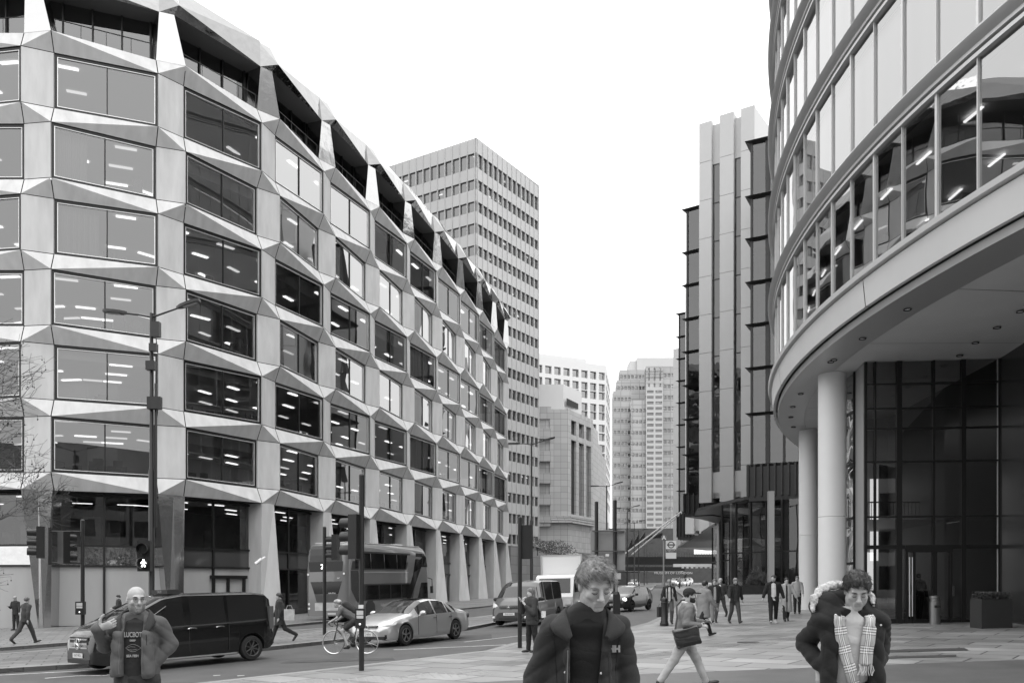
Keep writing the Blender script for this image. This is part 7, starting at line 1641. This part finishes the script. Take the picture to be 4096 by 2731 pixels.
fur.build('fur_trim', mat('pale_fur', .4, .95, var=.4, scale=60), rm)
pm = plaid()
scarf = thing('scarf', 'pale plaid wool scarf with fringes hanging round the neck of the man in the parka', 'scarf'); scarf.location = rm.location; scarf.rotation_euler = rm.rotation_euler
so1 = J['shirt']
def drape(xz, w, back=0.):
    pts = []; P_ = []
    for i in range(len(xz)-1):
        for k in range(5): P_.append((xz[i][0]+(xz[i+1][0]-xz[i][0])*k/5, xz[i][1]+(xz[i+1][1]-xz[i][1])*k/5))
    P_.append(xz[-1]); last = -.15
    for x, z in P_:
        y = hit(so1, x, z); last = y if y is not None else last; pts.append(V((x, min(last, -.10)-.022-back, z)))
    for i in range(1, len(pts)-1): pts[i].y = (pts[i-1].y+pts[i].y+pts[i+1].y)/3
    return pts
nk = J['neck']; neckL = [V((-.0,nk.y+.085,nk.z+.01)),V((-.06,nk.y+.06,nk.z+.03)),V((-.088,nk.y,nk.z+.02)),V((-.098,nk.y-.08,nk.z-.035))]; neckR = [V((-q.x,q.y,q.z)) for q in neckL]
pL = neckL+drape([(-.10,1.39),(-.085,1.28),(-.05,1.15),(-.01,1.02),(.02,.93)], .08); pR = neckR+drape([(.095,1.39),(.085,1.30),(.075,1.20),(.07,1.10)], .08, .012)
ribbon('scarf_end', pm, scarf, pL, [.07]*6+[.078]*(len(pL)-6)); ribbon('scarf_end', pm, scarf, pR, [.06]*6+[.085]*(len(pR)-6))
fr_ = MB()
for e, w in ((pL[-1], .078), (pR[-1], .085)):
    for k in range(12): x = e.x+w*(k/11-.5); fr_.tube([(x,e.y-.004,e.z+.01),(x+random.uniform(-.012,.012),e.y-.012,e.z-.03),(x+random.uniform(-.02,.02),e.y-.005,e.z-.065)], .0028, 4)
fr_.build('fringe', mat('pale_wool', .5, .9), scarf)
snap(rm, J['jacket'], .17, 1.37, .007)
# --- bald man ---
def bm_extra(C, J, A):
    for s_ in (1,-1):
        pts = [V((s_*.03,.075,1.53)),V((s_*.085,.045,1.535)),V((s_*.115,-.03,1.51)),V((s_*.120,-.10,1.45)),V((s_*.095,-.15,1.38))]
        C.cone((s_*.12,-.13,1.35),(s_*.13,-.14,1.02),.05,.055,.04)
bmn, J, A, T, R, hs = person('bald bearded man in glasses and grey jacket raising one hand before the black van', -3.34, 7.8, rad(6), 1.765, {'R':(5,4),'L':(-6,10)}, None, 0, 'jacket', .555, .085, .022, open_=(.078,.082), ctr=.035, head=(2,30), hair=.05, hairstyle='bald', skin=.36, fine=True, build=1.06, wr=.0075, beard=.85, z=0, shem=-.03,
    armsp={'R':((-.275,-.0,1.255),(-.255,-.20,1.42),(.95,-.15,.28),(0,-.3,1),(.1,.75,-.6)), 'L':((.275,.04,1.26),(.16,-.0,1.09),(-.3,.5,-.8))}, extra=bm_extra)
face_bits(bmn, T, .05, closed=False)
ny = J['neck'].y
collar(bmn, [(.02,ny+.08,1.56),(.08,ny+.05,1.57),(.108,ny-.02,1.555),(.112,ny-.08,1.50),(.10,ny-.125,1.42),(.088,ny-.135,1.34)], [(.03,ny+.13,1.49),(.13,ny+.09,1.49),(.17,ny-.01,1.49),(.175,ny-.09,1.45),(.15,ny-.14,1.39),(.10,ny-.15,1.32)], cloth(.03), 'collar', .014)
mb = MB()
for s_ in (1,-1):
    pts = []
    for z in np.linspace(1.33, 1.02, 10):
        x = s_*.097; y = hit(J['jacket'], x, z)
        if y is not None: pts.append((x, y-.002, z))
    if len(pts) > 2: mb.tube(pts, .0035, 5)
mb.build('zip', mat('zip_grey', .12, .4), bmn)
gm = mat('spectacle_frame', .02, .3); mb = MB()
for s_ in (1,-1):
    c = [(.046*s_,.009),(.050*s_,-.010),(.040*s_,-.020),(.022*s_,-.018),(.014*s_,-.004),(.016*s_,.010)]; pts = [T((x,-.108+abs(x)*.12,z+.002)) for x, z in c]; mb.tube(pts+[pts[0]], .0013, 5); mb.tube([T((.016*s_,-.106,.012)), T((.048*s_,-.102,.011)), T((.052*s_,-.098,.010))], .0022, 5); mb.tube([T((.052*s_,-.098,.010)), T((.078*s_,-.02,.008)), T((.080*s_,.02,.004))], .0018, 5)
mb.tube([T((.016,-.107,.008)), T((-.016,-.107,.008))], .0015, 5); spx = mb.build('spectacles', gm, bmn)
tm = mat('faded_print', .30, .7); so2 = J['shirt']
def print_text(s, z, size, sx=1.0):
    y = hit(so2, 0.0, z); 
    if y is not None: text('shirt_print', s, size, tm, bmn, (0.0, y-.006, z), (rad(90),0,0), .0035, sx=sx, bold=.0008)
print_text('LUCBOT', 1.355, .062, .62); print_text('DEEP', 1.305, .022); print_text('SEA FISH', 1.17, .032, .85)
mb = MB(); zc = 1.24; f_ = [(x, z) for x, z in [(-.065+.13*k/16, zc+.032*sin(pi*k/16)) for k in range(17)]]; g_ = [(x, 2*zc-z) for x, z in f_]
for L_ in (f_, g_, [(-.05,zc+.0),(-.02,zc+.012),(.02,zc+.008)], [(-.05,zc-.012),(-.01,zc-.018),(.03,zc-.012)], [(.06,zc),(.075,zc+.02)],[(.06,zc),(.075,zc-.02)]):
    pts = []
    for x, z in L_:
        y = hit(so2, x, z)
        if y is not None: pts.append((x, y-.003, z))
    if len(pts) > 1: mb.tube(pts, .0018, 4)
mb.build('shirt_print', tm, bmn)
seam(bmn, J['jacket'], [(.13,1.36),(.135,1.25)], .003); seam(bmn, J['jacket'], [(-.17,1.42),(-.16,1.25),(-.155,1.05)]); seam(bmn, J['jacket'], [(.165,1.42),(.16,1.2),(.155,1.02)])
w_, hd = A['R'][2], A['R'][3]; mb = MB(); q0, q1 = w_-hd*.015, w_+hd*.012; mb.tube([q0, q1], [.036,.036], 16); mb.build('watch_strap', blackpl, bmn)
# --- man in cap with messenger bag ---
def cm_extra(C, J, A):
    pass
cm, J, A, T, R, hs = person('bearded man in dark cap, grey jacket and pale trousers striding right with a messenger bag', 2.98, 15.1, rad(88), 1.77, {'R':(-27,6),'L':(30,8)}, {'R':(-14,6,98,.15),'L':(14,8,80,.3)}, 6, 'jacket', .50, .16, .5, ctr=.40, cshoe=.03, head=(4,4), hair=.015, skin=.36, fine=True, beard=1, build=1.15, wr=.0075, z=.005)
face_bits(cm, T, .015)
Rm = [list(r) for r in R]; Fc = Field([J['head'].x-.16,J['head'].y-.24,J['head'].z-.02],[J['head'].x+.16,J['head'].y+.16,J['head'].z+.2], .006)
Fc.ell(T((0,.014,.052)),(.092*hs,.112*hs,.086*hs),.01,Rm); Fc.half(lambda X,Y,Z: (J['head'].z+.042-.10*(Y-J['head'].y)*0-Z)+0*X, .008); Fc.ell(T((0,-.125,.055)),(.068*hs,.075*hs,.012*hs),.012,Rm); Fc.build('cap', cloth(.025), cm)
Ff = Field([-.16,-.2,1.3],[.16,.16,1.62], .007); N_ = J['neck']
for a0 in range(12):
    a, b_ = 2*pi*a0/12, 2*pi*(a0+1)/12; Ff.cone((.075*sin(a),N_.y-.085*cos(a)+.0,N_.z+.02+.02*cos(a)*-1),(.075*sin(b_),N_.y-.085*cos(b_),N_.z+.02-.02*cos(b_)),.026,.026,.01)
for s_ in (.03,-.03): Ff.cone((s_,N_.y-.10,N_.z+.0),(s_*1.2,N_.y-.15,N_.z-.12),.026,.02,.01)
Xf, Zf = Ff.x[:,None,None], Ff.z[None,None,:]; Ff.F = Ff.F+.003*np.sin(160*Xf)*np.sin(170*Zf); Ff.build('fleece_collar', mat('fleece_cream', .5, .95, var=.2, scale=60), cm)
mbag = thing('messenger_bag', 'glossy black messenger bag slung at the hip of the man in the cap', 'bag'); mbag.location = cm.location; mbag.rotation_euler = cm.rotation_euler
F = Field([-.42,-.36,.62],[-.08,.36,1.12], .009); Rb = rotm(rad(-14),0,0)
F.box((-.235,.0,.885),(.055,.215,.165),Rb,.03,.02); F.box((-.275,.0,.90),(.035,.205,.13),Rb,.02,.02); F.wrinkle(.010,26,5); F.build('bag_body', mat('glossy_black_vinyl', .018, .22, coat=.6, bump=.5, bscale=9, bdist=.03), mbag)
mb = MB(); mb.tube([(-.235,-.17,1.0),(-.17,-.155,1.18),(-.03,-.15,1.36),(.09,-.06,1.50),(.13,.03,1.50),(.05,.13,1.40),(-.13,.15,1.2),(-.235,.2,1.0)], .016, 6); mb.build('strap', mat('strap_black', .02, .6), mbag)
mb = MB(); mb.tube([(-.30,-.17,.93),(-.30,.0,.955),(-.30,.18,.99)], .004, 5); mb.build('bag_zip', frame_light, mbag)
